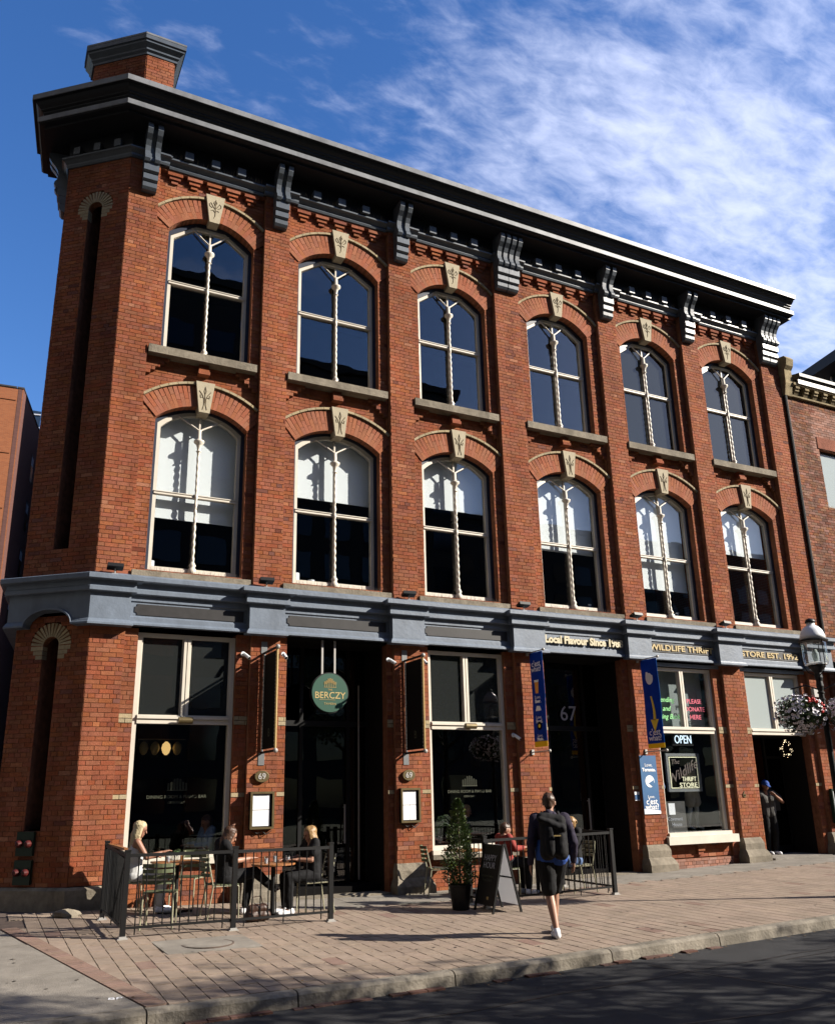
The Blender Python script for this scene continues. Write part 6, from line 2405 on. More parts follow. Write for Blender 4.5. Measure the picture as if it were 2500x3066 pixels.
def blade_sign(x, label):
    r_ = thing('blade_sign', label, 'sign', (x, 0, 3.42))
    for s_ in (1, -1):
        zz = 0.87 * s_
        MB().box(-0.055, 0.055, -0.012, 0.0, zz + (0.0 if s_ > 0 else -0.21), zz + (0.21 if s_ > 0 else 0.0)).build('wall_plate', M['grey_metal'], r_)
        MB().tube([(0, -0.01, zz), (0, -0.80, zz)], 0.022, 8).build('arm', M['black'], r_)
        MB().ball((0, -0.80, zz), 0.04, 10, 8).build('finial', M['zinc'], r_)
    MB().tube([(0, -0.03, -0.85), (0, -0.03, 0.85)], 0.018, 8).build('pole', M['grey_metal'], r_)
    MB().tube([(0, -0.77, -0.85), (0, -0.77, 0.85)], 0.022, 8).build('pole', M['yellowpole'], r_)
    MB().box(-0.008, 0.008, -0.73, -0.065, -0.82, 0.82).build('panel', M['blackmatt'], r_)
    ro_ = MB()
    for yy, ym in ((-0.03, -0.065), (-0.77, -0.73)):
        for k in range(26):
            z_ = -0.80 + k * 0.063
            ro_.tube([(0.012, ym, z_), (-0.02, yy, z_ + 0.016), (-0.012, ym, z_ + 0.032)], 0.006, 4)
    ro_.build('lacing', M['zinc'], r_, kind='stuff')
    text('B', (x - 0.010, -0.43, 2.86), (0, -1, 0), (0, 0, 1), 0.2, M['ghost'], r_, ext=0.001)
    return r_


M['yellowpole'] = mat('yellow_pole', (0.62, 0.42, 0.16), 0.5)
blade_sign(2.99, 'tall narrow black laced blade sign beside the round green sign, nearer the corner')
blade_sign(5.80, 'tall narrow black laced blade sign on the pier between tavern door and potted conifer')

# number plaques
for x_, lb in ((3.0, 'oval bronze 69 plaque above the menu case nearer the corner'), (5.83, 'oval bronze 69 plaque above the menu case behind the potted conifer')):
    r_ = thing('number_plaque', lb, 'plaque', (x_, -0.02, 2.15), 0, 'oval number plaques')
    m_ = MB().lathe([(0, 0), (0.13, 0), (0.13, 0.03), (0.122, 0.035), (0, 0.035)], (0, 0, 0), 28)
    for k, v in enumerate(m_.v): m_.v[k] = (v[0], -v[2], v[1] * 0.76)
    m_.f = [f[::-1] for f in m_.f]
    m_.build('plate', M['brass'], r_)
    text('69', (x_, -0.058, 2.15), (1, 0, 0), (0, 0, 1), 0.14, M['zinc'], r_, ext=0.004, bold=0.003)
text('6', (14.40, -0.012, 1.66), (1, 0, 0), (0, 0, 1), 0.2, M['brass'], BLD, name='number', ext=0.006)

# menu cases
def menu_case(x0, x1, z0, z1, label, sheets):
    r_ = thing('menu_case', label, 'menu case', ((x0 + x1) / 2, 0, (z0 + z1) / 2), 0, 'wall-mounted menu cases')
    w, h = (x1 - x0) / 2, (z1 - z0) / 2
    MB().box(-w, w, -0.06, -0.005, -h, h).build('case', M['black'], r_)
    for a in ((-w, w, h - 0.035, h), (-w, w, -h, -h + 0.035), (-w, -w + 0.035, -h + .035, h - .035), (w - 0.035, w, -h + .035, h - .035)):
        MB().box(a[0], a[1], -0.10, -0.06, a[2], a[3]).build('frame', M['brass'], r_)
    for (a, b, c_, d) in sheets:
        MB().box(-w + 0.05 + a * (2 * w - 0.1), -w + 0.05 + b * (2 * w - 0.1), -0.066, -0.062, -h + 0.05 + c_ * (2 * h - .1), -h + .05 + d * (2 * h - .1)).build('menu_sheet', M['paper'], r_)
    g_ = MB()
    nl = 14
    for (a, b, c_, d) in sheets:
        for k in range(nl):
            z_ = -h + 0.05 + (c_ + (d - c_) * (k + 1) / (nl + 1.5)) * (2 * h - .1)
            g_.box(-w + 0.05 + (a + 0.1 * (b - a)) * (2 * w - .1), -w + 0.05 + (b - (0.1 + 0.15 * rnd.random()) * (b - a)) * (2 * w - .1), -0.0672, -0.0662, z_, z_ + 0.004)
    g_.build('menu_print', M['pale_print'], r_, kind='stuff')
    MB().tube([(-w * .8, -0.03, -h - 0.02), (-w * .3, -0.05, -h - 0.07), (w * .1, -0.04, -h - 0.03), (w * .4, -0.06, -h - 0.09), (w * .9, -0.03, -h - 0.03)], 0.008, 5).build('cable', M['black'], r_)


menu_case(2.80, 3.22, 1.29, 1.90, 'brass framed menu case behind the corner patio, two sheets stacked', [(0.0, 0.93, 0.52, 1.0), (0.0, 0.93, 0.0, 0.50)])
menu_case(5.64, 6.04, 1.31, 1.92, 'brass framed menu case left of the potted conifer, four sheets', [(0.0, 0.44, 0.52, 1.0), (0.46, 0.9, 0.52, 1.0), (0.0, 0.44, 0.0, 0.5), (0.46, 0.9, 0.0, 0.5)])


# pub banners
def banner_frame(r_, x, dep, ztop, zbot):
    for z_ in (ztop, zbot):
        MB().box(-0.03, 0.03, -0.03, 0.0, z_ - 0.05, z_ + 0.05).build('wall_plate', M['zinc'], r_)
        MB().tube([(0, -0.02, z_), (0, -dep, z_)], 0.012, 8).build('arm', M['zinc'], r_)
        MB().ball((0, -dep, z_), 0.032, 10, 8).build('finial', M['zinc'], r_)


def cloth_panel(r_, y0, y1, z0, z1, m, name='cloth', wav=0.012):
    g = MB()
    ny, nz = 8, 24
    vs = []
    for sd in (0.003, -0.003):
        for k in range(nz + 1):
            for q in range(ny + 1):
                y_ = y0 + (y1 - y0) * q / ny
                z_ = z0 + (z1 - z0) * k / nz
                vs.append((wav * math.sin(z_ * 3.1 + 1) * math.sin(PI * k / nz) + sd, y_, z_))
    fs = []
    n1 = (ny + 1) * (nz + 1)
    for k in range(nz):
        for q in range(ny):
            a = k * (ny + 1) + q
            fs.append((a, a + ny + 1, a + ny + 2, a + 1))
            fs.append((n1 + a, n1 + a + 1, n1 + a + ny + 2, n1 + a + ny + 1))
    g.add(vs, fs)
    return g.build(name, m, r_, smooth=True)


XD, UP = (0, -1, 0), (0, 0, 1)
r_ = thing('pub_banner', 'narrow navy banner with beer glass and record, hanging left of number 67', 'banner', (8.66, 0, 3.6))
banner_frame(r_, 8.66, 0.60, 0.99, -1.02)
cloth_panel(r_, -0.11, -0.55, -0.82, 0.97, M['navy'])
cloth_panel(r_, -0.11, -0.55, -0.93, -0.82, M['banner_yellow'], 'hem', 0.0)
xb = 8.66 - 0.018
text("c'est", (xb, -0.33, 4.33), XD, UP, 0.17, M['banner_print'], r_, ext=0.001, bold=0.002)
text("what?", (xb, -0.33, 4.22), XD, UP, 0.15, M['banner_print'], r_, ext=0.001, bold=0.002)
MB().prism([(-0.27, 0.13), (-0.37, 0.13), (-0.39, 0.38), (-0.25, 0.38)][::-1], 'x', -0.024, -0.017).build('beer_print', M['banner_amber'], r_)
MB().prism([(-0.25, 0.355), (-0.39, 0.355), (-0.39, 0.40), (-0.25, 0.40)][::-1], 'x', -0.026, -0.016).build('foam_print', M['banner_print'], r_)
for (t_, z_, sz, bo) in (('Love.', 3.65, 0.095, 0), ('Beer.', 3.57, 0.095, 0.004), ('Love.', 3.25, 0.095, 0), ('Food.', 3.17, 0.095, 0.004), ('Love.', 2.89, 0.085, 0), ('Music.', 2.82, 0.085, 0.004)):
    text(t_, (xb + (0.004 if z_ < 3.2 else 0), -0.33, z_), XD, UP, sz, M['banner_print'], r_, ext=0.001, bold=bo)
pl = MB().prism([(-0.24, -0.22), (-0.42, -0.22), (-0.42, -0.20), (-0.38, -0.13), (-0.28, -0.12), (-0.24, -0.20)][::-1], 'x', -0.02, -0.013)
pl.build('dish_print', M['banner_print'], r_)
m_ = MB().lathe([(0, 0), (0.085, 0), (0.085, 0.004), (0, 0.004)], (0, 0, 0), 24)
for k, v in enumerate(m_.v): m_.v[k] = (-v[2] - 0.013, v[0] - 0.33, v[1] - 0.52)
m_.build('record_print', M['blackmatt'], r_)
m_ = MB().lathe([(0, 0), (0.035, 0), (0.035, 0.006), (0, 0.006)], (0, 0, 0), 20)
for k, v in enumerate(m_.v): m_.v[k] = (-v[2] - 0.013, v[0] - 0.33, v[1] - 0.52)
m_.build('record_label_print', M['banner_arrow'], r_)

r_ = thing('pub_banner', 'navy banner with yellow arrow hanging above the light blue poster', 'banner', (11.62, 0, 3.6))
banner_frame(r_, 11.62, 0.66, 0.99, -1.0)
cloth_panel(r_, -0.11, -0.62, -0.84, 0.97, M['navy'])
cloth_panel(r_, -0.11, -0.62, -0.94, -0.84, M['banner_yellow'], 'hem', 0.0)
for k in range(7):
    t = k / 6
    y_ = -0.36 - 0.06 * math.sin(t * 2.2)
    z_ = 0.16 - 0.52 * t
    w_ = 0.02 + 0.018 * t
    if k: MB().prism([(yp - wp, zp), (yp + wp, zp), (y_ + w_, z_), (y_ - w_, z_)], 'x', -0.024, -0.017).build('arrow_print', M['banner_arrow'], r_)
    yp, zp, wp = y_, z_, w_
MB().prism([(yp - 0.12, zp + 0.02), (yp + 0.12, zp + 0.02), (yp + 0.02, zp - 0.24)], 'x', -0.024, -0.017).build('arrow_head_print', M['banner_arrow'], r_)


def swirl(r_, x, y, z, s_, m, axis='x'):
    pts = []
    for k in range(20):
        a = k / 20 * 2 * PI
        rr = s_ * (1.0 if not (0.6 < a < 2.2) else 0.72)
        pts.append((math.cos(a) * rr * 0.8, math.sin(a) * rr * 1.05 + (s_ * 0.35 if 1.9 < a < 2.6 else 0)))
    if axis == 'x':
        return MB().prism([(y - p[0], z + p[1]) for p in pts], 'x', x - 0.004, x + 0.002).build('swirl_print', m, r_)
    return MB().prism([(x + p[0], z + p[1]) for p in pts], 'y', y - 0.004, y).build('swirl_print', m, r_)


swirl(r_, -0.018, -0.36, 0.56, 0.14, M['banner_print'])
xb = 11.62 - 0.020
text("c'est", (xb, -0.37, 2.99), XD, UP, 0.19, M['banner_print'], r_, ext=0.001, bold=0.002)
text("what?", (xb, -0.37, 2.87), XD, UP, 0.17, M['banner_print'], r_, ext=0.001, bold=0.002)

# poster on the pier
r_ = thing('wall_poster', 'light blue upright poster fixed flat to the brick pier under the arrow banner', 'poster', (11.64, -0.005, 1.92))
MB().box(-0.225, 0.225, -0.018, 0, -0.61, 0.60).build('panel', M['posterblue'], r_)
MB().prism([(-0.225, -0.61), (0.225, -0.61), (0.225, -0.55), (-0.225, -0.50)], 'y', -0.022, -0.018).build('foot_stripe', M['paper'], r_)
for (t_, z_, sz, bo) in (('Love.', 2.32, 0.10, 0), ('Toronto.', 2.22, 0.10, 0.004), ('Love.', 1.66, 0.09, 0), ("c'est", 1.56, 0.17, 0.002), ('what?', 1.45, 0.16, 0.002)):
    text(t_, (11.64, -0.026, z_), (1, 0, 0), UP, sz, M['paper'], r_, ext=0.001, bold=bo)
m_ = MB().lathe([(0, 0), (0.125, 0), (0.125, 0.003), (0, 0.003)], (0, 0, 0), 28)
for k, v in enumerate(m_.v): m_.v[k] = (v[0], -v[2] - 0.018, v[1] + 0.06)
m_.f = [f[::-1] for f in m_.f]
m_.build('disc_print', M['paper'], r_)
MB().prism([(-0.04, 0.02), (0.11, 0.09), (0.115, 0.0), (0.06, -0.05)], 'y', -0.0245, -0.0215).build('wedge_print', M['posterblue'], r_)

# small blue and white notice on the left side of that pier
nt_ = thing('wall_notice', 'small blue and white notice on the brick beside door 67', 'sign', (11.32, 0.05, 1.68))
MB().box(-0.065, 0.065, -0.0, 0.015, -0.09, 0.09).build('plate', M['paper'], nt_)
MB().box(-0.06, 0.06, -0.004, 0.0, -0.075, 0.03).build('blue_field', M['posterblue'], nt_)

# wall lights on the transoms
for x_, lb in ((1.66, 'small cylinder wall light on the transom of the corner window'), (7.26, 'small cylinder wall light on the transom of the second tavern window')):
    r_ = thing('wall_light', lb, 'wall light', (x_, 0.10, 3.08), 0, 'cylinder wall lights')
    m_ = MB().tube([(-0.12, -0.06, 0), (0.12, -0.06, 0)], 0.055, 14)
    m_.build('cylinder', M['brass'], r_)
    MB().box(-0.04, 0.04, -0.03, 0.02, -0.03, 0.03).build('bracket', M['zinc'], r_)


# floodlights on the ledge
for k, (x_, yy) in enumerate([(0.30, -0.16), (2.95, -0.16), (5.85, -0.16), (8.55, -0.16), (11.6, -0.16), (14.33, -0.16)]):
    wh = ['above the shaded corner', 'between the first and second windows', 'on the third pier, above the second blade sign', 'above the narrow beer banner', 'above the arrow banner', 'above the pier with the number 6'][k]
    r_ = thing('floodlight', 'small black floodlight on the blue-grey ledge ' + wh, 'floodlight', (x_, yy, 5.46), rnd.uniform(-.15, .15), 'floodlights along the ledge')
    m_ = MB().box(-0.10, 0.10, -0.05, 0.06, 0.13, 0.155)
    m_.prism([(-0.08, 0.13), (0.08, 0.09), (0.10, 0.14), (-0.06, 0.19)], 'x', -0.13, 0.13)
    m_.build('head', M['black'], r_)
    MB().tube([(0, 0, 0), (0, 0.0, 0.11)], 0.012, 6).build('stem', M['zinc'], r_)
    MB().box(-0.05, 0.05, -0.04, 0.04, 0.0, 0.015).build('foot', M['zinc'], r_)

# security cameras
for k, (x_, y_, z_, dx_) in enumerate([(2.62, 0.06, 4.27, 0.6), (3.34, -0.02, 4.29, 0.05), (5.48, 0.06, 4.31, 0.7), (6.22, 0.05, 4.34, 0.1), (8.26, 0.06, 2.92, 0.5)]):
    wh = ['left of the first blade sign', 'right of the first blade sign', 'left of the second blade sign', 'right of the second blade sign', 'low beside the second tavern window'][k]
    r_ = thing('security_camera', 'small white bullet camera on the brick ' + wh, 'security camera', (x_, y_, z_), 0, 'security cameras')
    m_ = MB().lathe([(0, 0), (0.045, 0), (0.04, 0.02), (0, 0.02)], (0, 0, 0), 14)
    for q, v in enumerate(m_.v): m_.v[q] = (v[0], -v[2], v[1])
    m_.f = [f[::-1] for f in m_.f]
    m_.build('mount', M['lampwhite'], r_)
    MB().tube([(0, -0.02, 0), (0.02 * dx_, -0.07, -0.02)], 0.012, 7).build('arm', M['lampwhite'], r_)
    MB().tube([(0.02 * dx_, -0.05, -0.01), (0.12 * dx_, -0.16, -0.09)], 0.032, 10).build('body', M['lampwhite'], r_)
    MB().tube([(0.121 * dx_, -0.161, -0.091), (0.125 * dx_, -0.165, -0.094)], 0.024, 10).build('lens', M['black'], r_)

# ------------------------------------------------------------------ shop window display
r_ = thing('open_sign', 'white neon OPEN sign glowing in the thrift shop window', 'neon sign', (13.07, 0.36, 2.89))
MB().box(-0.32, 0.32, 0.0, 0.02, -0.13, 0.13).build('backing', M['blackmatt'], r_)
text('OPEN', (13.07, 0.345, 2.89), (1, 0, 0), UP, 0.26, M['neonwhite'], r_, ext=0.006, width=0.5)
for x_ in (-0.3, 0.3):
    MB().tube([(x_, 0.01, 0.13), (x_, 0.01, 0.2)], 0.004, 4).build('chain', M['zinc'], r_)
r_ = thing('neon_frame_sign', 'square neon sign reading The Wildlife Thrift Store hanging inside the shop window', 'neon sign', (13.06, 0.44, 2.17))
for a in ((-0.50, 0.50, 0.36, 0.42), (-0.50, 0.50, -0.42, -0.36), (-0.50, -0.44, -0.36, 0.36), (0.44, 0.50, -0.36, 0.36)):
    MB().box(a[0], a[1], -0.03, 0.03, a[2], a[3]).build('frame', M['grey_metal'], r_)
for a in ((-0.42, 0.42, 0.33, 0.345), (-0.42, 0.42, -0.345, -0.33), (-0.42, -0.405, -0.33, 0.33), (0.405, 0.42, -0.33, 0.33)):
    MB().box(a[0], a[1], -0.03, -0.015, a[2], a[3]).build('neon_border', M['neoncream'], r_)
text('The', (12.80, 0.40, 2.40), (1, 0.0, 0.1), UP, 0.15, M['neonoff'], r_, ext=0.006, shear=0.3)
text('Wildlife', (12.98, 0.40, 2.16), (0.84, 0, 0.54), (-0.35, 0, 0.93), 0.30, M['neonoff'], r_, ext=0.006, shear=0.35)
text('THRIFT', (13.18, 0.40, 2.02), (1, 0, 0), UP, 0.14, M['neoncream'], r_, ext=0.006, width=0.42)
text('STORE', (13.14, 0.40, 1.89), (1, 0, 0), UP, 0.14, M['neoncream'], r_, ext=0.006, width=0.52)
r_ = thing('donate_sign', 'red neon letters reading PLEASE DONATE HERE in the upper shop window', 'neon sign', (13.47, 0.30, 3.6))
for t_, z_ in (('PLEASE', 3.76), ('DONATE', 3.58), ('HERE', 3.40)):
    text(t_, (13.47, 0.28, z_), (1, 0, 0), UP, 0.15, M['neonred'], r_, ext=0.004)
r_ = thing('lending_sign', 'green neon script beside the arrow banner in the upper shop window', 'neon sign', (12.62, 0.30, 3.6))
for t_, z_ in (('Bending', 3.78), ('and', 3.58), ('Giving Back', 3.40)):
    text(t_, (12.60, 0.28, z_), (1, 0, 0), UP, 0.16, M['neongreen'], r_, ext=0.004, shear=0.3)
# window poster
r_ = thing('window_poster', 'grey Covenant House poster low in the thrift shop window', 'poster', (12.55, 0.28, 1.25))
MB().box(-0.30, 0.30, 0, 0.01, -0.36, 0.30).build('sheet', M['cloth_grey'], r_)
MB().box(-0.18, 0.0, -0.004, 0.0, 0.02, 0.26).build('portrait_print', M['paper'], r_)
text('Covenant', (12.52, 0.272, 1.18), (1, 0, 0), UP, 0.11, M['pale_print'], r_, ext=0.001)
text('House', (12.56, 0.272, 1.06), (1, 0, 0), UP, 0.11, M['pale_print'], r_, ext=0.001)
# mannequin
r_ = thing('mannequin', 'headless pale mannequin in a short beige skirt behind the neon shop sign', 'mannequin', (13.46, 0.66, 0.90), R(10))
t = MB()
for sg in (-1, 1):
    capsule(t, (0.07 * sg, 0, 0.80), (0.10 * sg, -0.02 * sg, 0.45), 0.075, 0.05)
    capsule(t, (0.10 * sg, -0.02 * sg, 0.45), (0.13 * sg, 0.03, 0.34), 0.05, 0.052)
    capsule(t, (0.13 * sg, 0.03, 0.34), (0.15 * sg, 0.05, 0.10), 0.05, 0.03)
    capsule(t, (0.15 * sg, 0.05, 0.08), (0.16 * sg, -0.10, 0.03), 0.028, 0.02)
    capsule(t, (0.05 * sg, 0, 0.85), (0.05 * sg, 0, 1.05), 0.09, 0.075)
    capsule(t, (0.05 * sg, 0, 1.05), (0.07 * sg, 0, 1.30), 0.075, 0.085)
capsule(t, (0, 0, 1.3), (0, 0, 1.47), 0.06, 0.045)
fuse(t, 'body', M['mannequin'], r_, 0.011, 2)
t = MB()
for sg in (-1, 1):
    capsule(t, (0.06 * sg, 0, 0.95), (0.11 * sg, 0, 0.62), 0.10, 0.125)
fuse(t, 'skirt', M['skirt'], r_, 0.012, 2, fold=0.014, fs=9)
t = MB()
for sg in (-1, 1):
    capsule(t, (0.05 * sg, 0, 1.0), (0.07 * sg, 0, 1.28), 0.10, 0.10)
    capsule(t, (0.14 * sg, 0, 1.32), (0.20 * sg, 0.0, 1.08), 0.055, 0.045)
fuse(t, 'blouse', M['skirt'], r_, 0.012, 2, fold=0.006)
# hanging shirt
t = MB()
capsule(t, (0, 0, 0.0), (0.02, 0, -0.6), 0.09, 0.12)
capsule(t, (0, -0.08, -0.02), (0.02, -0.16, -0.5), 0.05, 0.05)
o = fuse(t, 'hanging_shirt', M['cloth_blue'], None, 0.013, 2, fold=0.015, fs=8)
o.location = (12.34, 0.55, 2.35)
tag(o, 'pale blue patterned shirt hanging at the left edge of the thrift shop window', 'shirt')
# ring of lights in the doorway
r_ = thing('light_wreath', 'round wreath of tiny bulbs glowing in the dark shop doorway', 'string lights', (16.62, 0.55, 2.72))
m_ = MB()
pts = [(0.21 * math.cos(a * PI / 12), 0, 0.21 * math.sin(a * PI / 12)) for a in range(25)]
m_.tube(pts, 0.008, 5).build('hoop', M['black'], r_)
for k in range(44):
    a = rnd.uniform(0, 2 * PI); rr = rnd.uniform(0.12, 0.23)
    MB().ball((rr * math.cos(a), -0.01, rr * math.sin(a) * 1.0), 0.006, 6, 4).build('bulb', M['tinylight'], r_)
# warm pendant indoors
r_ = thing('pendant_lamp', 'row of warm gold globe shades glowing inside the corner window', 'lamp', (1.55, 1.5, 2.7))
for k in range(4):
    m_ = MB().lathe([(0.02, -0.12), (0.06, -0.08), (0.085, 0.0), (0.07, 0.07), (0.02, 0.12)], (-0.30 + 0.2 * k, 0, 0), 14)
    m_.build('shade', M['warm'] if k in (2,) else M['gold'], r_, smooth=True)
MB().tube([(-0.4, 0, 0.16), (0.45, 0, 0.16)], 0.01, 6).build('rod', M['brass'], r_)
MB().tube([(0, 0, 0.16), (0, 0, 2.3)], 0.006, 5).build('cord', M['black'], r_)

# objects on upper window sills
def cup(x, y, z, r, h, label, cat='paper roll', m='paper', name='paper_roll'):
    o = MB().lathe([(r, 0), (r * 0.97, h), (r * 0.4, h + 0.004), (0, h + 0.004)], (0, 0, 0), 16).build(name, M[m])
    o.location = (x, y, z)
    tag(o, label, cat)
    return o


cup(CX[0] - 0.70, 0.52, 5.72, 0.06, 0.22, 'tall white roll standing in the left corner of the first second-floor window')
cup(CX[0] + 0.52, 0.5, 5.70, 0.07, 0.13, 'white tub on the right of the first second-floor window sill', 'tub', name='tub')
cup(CX[1] - 0.73, 0.5, 5.72, 0.08, 0.25, 'taller white cylinder at the left of the second second-floor window')
cup(CX[1] - 0.40, 0.5, 5.72, 0.07, 0.14, 'shorter white cylinder at the left of the second second-floor window')
cup(CX[3] - 0.72, 0.5, 5.72, 0.06, 0.22, 'pair of white boxes at the left of the fourth second-floor window', 'box', name='box')
cup(CX[4] + 0.25, 0.5, 5.72, 0.06, 0.15, 'white tub beside a bottle in the fifth second-floor window', 'tub', name='tub')
for x_, lb in ((CX[3] + 0.62, 'spray bottle on the sill of the fourth second-floor window'), (CX[4] + 0.42, 'spray bottle on the sill of the fifth second-floor window')):
    r_ = thing('spray_bottle', lb, 'bottle', (x_, 0.5, 5.72), 0, 'spray bottles on window sills')
    MB().lathe([(0.035, 0), (0.037, 0.12), (0.015, 0.17), (0, 0.17)], (0, 0, 0), 12).build('bottle_body', M['clearglass'], r_)
    MB().box(-0.045, 0.03, -0.012, 0.012, 0.17, 0.205).build('trigger', M['paper'], r_)
for x_, lb, mm_ in ((CX[3] - 0.56, 'small succulent in a pale pot on the fourth third-floor window sill', 'paper'), (CX[3] + 0.12, 'spiky plant in a pink pot on the fourth third-floor window sill', 'terracotta')):
    r_ = thing('potted_plant', lb, 'plant', (x_, 0.47, 9.99))
    MB().lathe([(0.05, 0), (0.065, 0.13), (0.055, 0.13), (0, 0.11)], (0, 0, 0), 14).build('pot', M[mm_], r_)
    lf = MB()
    for k in range(22):
        a = rnd.uniform(0, 6.28); e_ = rnd.uniform(0.4, 1.4)
        d_ = Vector((math.cos(a) * math.cos(e_), math.sin(a) * math.cos(e_), math.sin(e_)))
        c_ = Vector((0, 0, 0.11))
        s_ = d_.orthogonal().normalized() * 0.01
        lf.add([c_ - s_, c_ + s_, c_ + d_ * rnd.uniform(.1, .18)], [(0, 1, 2)])
    lf.build('leaves', M['leaf'], r_, kind='stuff')

# ------------------------------------------------------------------ sandwich board
bx_, by_ = 5.955, -2.76
r_ = thing('sandwich_board', 'black A-frame chalkboard reading HAPPY HOUR, its white back facing the kerb side', 'sandwich board', (bx_, by_, gz(bx_, by_)), R(-3))
hb = 0.98
for sg in (-1, 1):
    a0, a1 = Vector((0.245 * sg, 0, 0.0)), Vector((0.012 * sg, 0, hb))
    for yy in (-0.29, 0.29):
        MB().bar(a0 + Vector((0, yy, 0)), a1 + Vector((0, yy, 0)), 0.028, 0.03).build('leg', M['black'], r_)
    mid_ = a0 + (a1 - a0) * 0.50
    MB().bar(mid_ + Vector((0, -0.28, 0)), mid_ + Vector((0, 0.28, 0)), 0.02, 0.02).build('cross_bar', M['black'], r_)
    lo_ = a0 + (a1 - a0) * 0.10
    hi_ = a0 + (a1 - a0) * 0.98
    nrm = Vector((0.97 * sg, 0, 0.24))
    if sg < 0:
        MB().obox(lo_ + Vector((0, -0.275, 0)), Vector((0, 0.55, 0)), hi_ - lo_, nrm * 0.012).build('board', M['board'], r_)
    else:
        MB().obox(lo_ + Vector((0, -0.272, 0)), Vector((0, 0.544, 0)), hi_ - lo_, -nrm * 0.004).build('board_back', M['boardback'], r_)
rc, rs = math.cos(R(-3)), math.sin(R(-3))


def on_board(t, yy):
    p = Vector((-0.245 + 0.233 * t - 0.024, yy, hb * t))
    q = Vector((p.x * rc - p.y * rs, p.x * rs + p.y * rc, p.z))
    return q + r_.location


ux = Vector((0.233, 0, hb)).normalized()
for t_, tt, sz in (('HAPPY', 0.78, 0.13), ('HOUR', 0.67, 0.13), ('oysters & wine', 0.52, 0.06), ('from 3 to 6', 0.46, 0.06)):
    text_p = on_board(tt, 0.0) - Vector((0.0, 0, 0))
    o = text(t_, text_p, (0, -1, 0), ux, sz, M['pale_print'] if sz > 0.1 else M['ghost'], r_, ext=0.001)
MB().box(-0.215, -0.205, -0.10, -0.05, 0.13, 0.22).build('sticker', M['gold'], r_)

# ------------------------------------------------------------------ planter conifer
r_ = thing('potted_conifer', 'narrow upright conifer in a black pot left of the sandwich board', 'potted shrub', (5.57, -2.30, gz(5.57, -2.3)))
MB().lathe([(0.13, 0), (0.175, 0.34), (0.185, 0.345), (0.185, 0.37), (0.165, 0.37), (0.16, 0.33), (0, 0.33)], (0, 0, 0), 24).build('pot', M['black'], r_)
MB().tube([(0, 0, 0.3), (0.01, 0, 0.9), (0, 0.01, 1.5)], [0.02, 0.015, 0.006], 7).build('stem', M['bark'], r_)
for pas in range(3):
    lf = MB()
    for k in range(2200):
        z_ = rnd.uniform(0.33, 1.64)
        f_ = (z_ - 0.33) / 1.31
        R0_ = 0.25 * (1 - f_) ** 0.75 * min(1, 0.35 + f_ * 4) + 0.015
        R0_ *= 1 + 0.35 * noise.noise((z_ * 5, pas, 0)) + 0.3 * math.sin(z_ * 17 + pas)
        a = rnd.uniform(0, 2 * PI)
        rr = R0_ * rnd.uniform(0.35, 1.12)
        c_ = Vector((math.cos(a) * rr, math.sin(a) * rr, z_))
        d_ = (Vector((math.cos(a), math.sin(a), rnd.uniform(0.2, 1.3)))).normalized()
        L_2 = rnd.uniform(0.025, 0.055)
        s_ = d_.cross(Vector((rnd.uniform(-1, 1), rnd.uniform(-1, 1), rnd.uniform(-1, 1)))).normalized() * L_2 * 0.24
        lf.add([c_, c_ + d_ * L_2 * 0.5 + s_, c_ + d_ * L_2, c_ + d_ * L_2 * 0.5 - s_], [(0, 1, 2, 3)])
    lf.build('foliage', M['leaf_bright'] if pas == 2 else M['leaf'], r_, kind='stuff')
# reeds in the window behind the conifer
r_ = thing('window_plant', 'arching grass-like plant behind the second tavern window', 'plant', (6.62, 0.42, 0.9))
MB().lathe([(0.09, 0), (0.11, 0.14), (0, 0.13)], (0, 0, 0), 14).build('pot', M['blackmatt'], r_)
lf = MB()
for k in range(46):
    a = rnd.uniform(0, 2 * PI); L_2 = rnd.uniform(0.16, 0.34); h_ = rnd.uniform(0.2, 0.42)
    pts = []
    for q in range(6):
        t = q / 5
        pts.append((math.cos(a) * L_2 * t ** 1.2, math.sin(a) * L_2 * 0.5 * t ** 1.2, 0.12 + h_ * math.sin(t * 2.3)))
    lf.tube(pts, [0.004] * 5 + [0.001], 3)
lf.build('blades', M['leaf'], r_, kind='stuff')

# ------------------------------------------------------------------ street lamp and flower baskets
LX, LY = 11.10, -5.0
r_ = thing('street_lamp', 'black post street lamp with white domed cap and clear glass globe', 'street lamp', (LX, LY, gz(LX, LY)))
z0 = gz(LX, LY)
MB().lathe([(0.16, 0), (0.16, 0.08), (0.12, 0.12), (0.11, 0.5), (0.085, 0.6), (0.05, 0.68), (0.045, 3.0), (0.042, 3.2)], (0, 0, 0), 16).build('post', M['black'], r_)
for zz in (2.95, 3.06, 3.17, 3.28):
    MB().lathe([(0.044, -0.02), (0.058, -0.01), (0.058, 0.01), (0.044, 0.02)], (0, 0, zz), 14).build('ring', M['black'], r_)
MB().lathe([(0.042, 3.2), (0.06, 3.28), (0.05, 3.36), (0.065, 3.42), (0.055, 3.5), (0.10, 3.56), (0.14, 3.60), (0.14, 3.62)], (0, 0, 0), 16).build('collar', M['black'], r_)
MB().lathe([(0.12, 3.62), (0.18, 3.64), (0.195, 3.70), (0.197, 4.0), (0.19, 4.04)], (0, 0, 0), 28).build('globe', M['clearglass'], r_, smooth=True)
MB().lathe([(0.10, 3.63), (0.16, 3.635), (0.165, 3.66), (0.0, 3.70)], (0, 0, 0), 20).build('reflector', M['lampwhite'], r_)
MB().lathe([(0.03, 3.68), (0.05, 3.76), (0.055, 3.82), (0.03, 3.9)], (0, 0, 0), 14).build('bulb', M['frost'], r_, smooth=True)
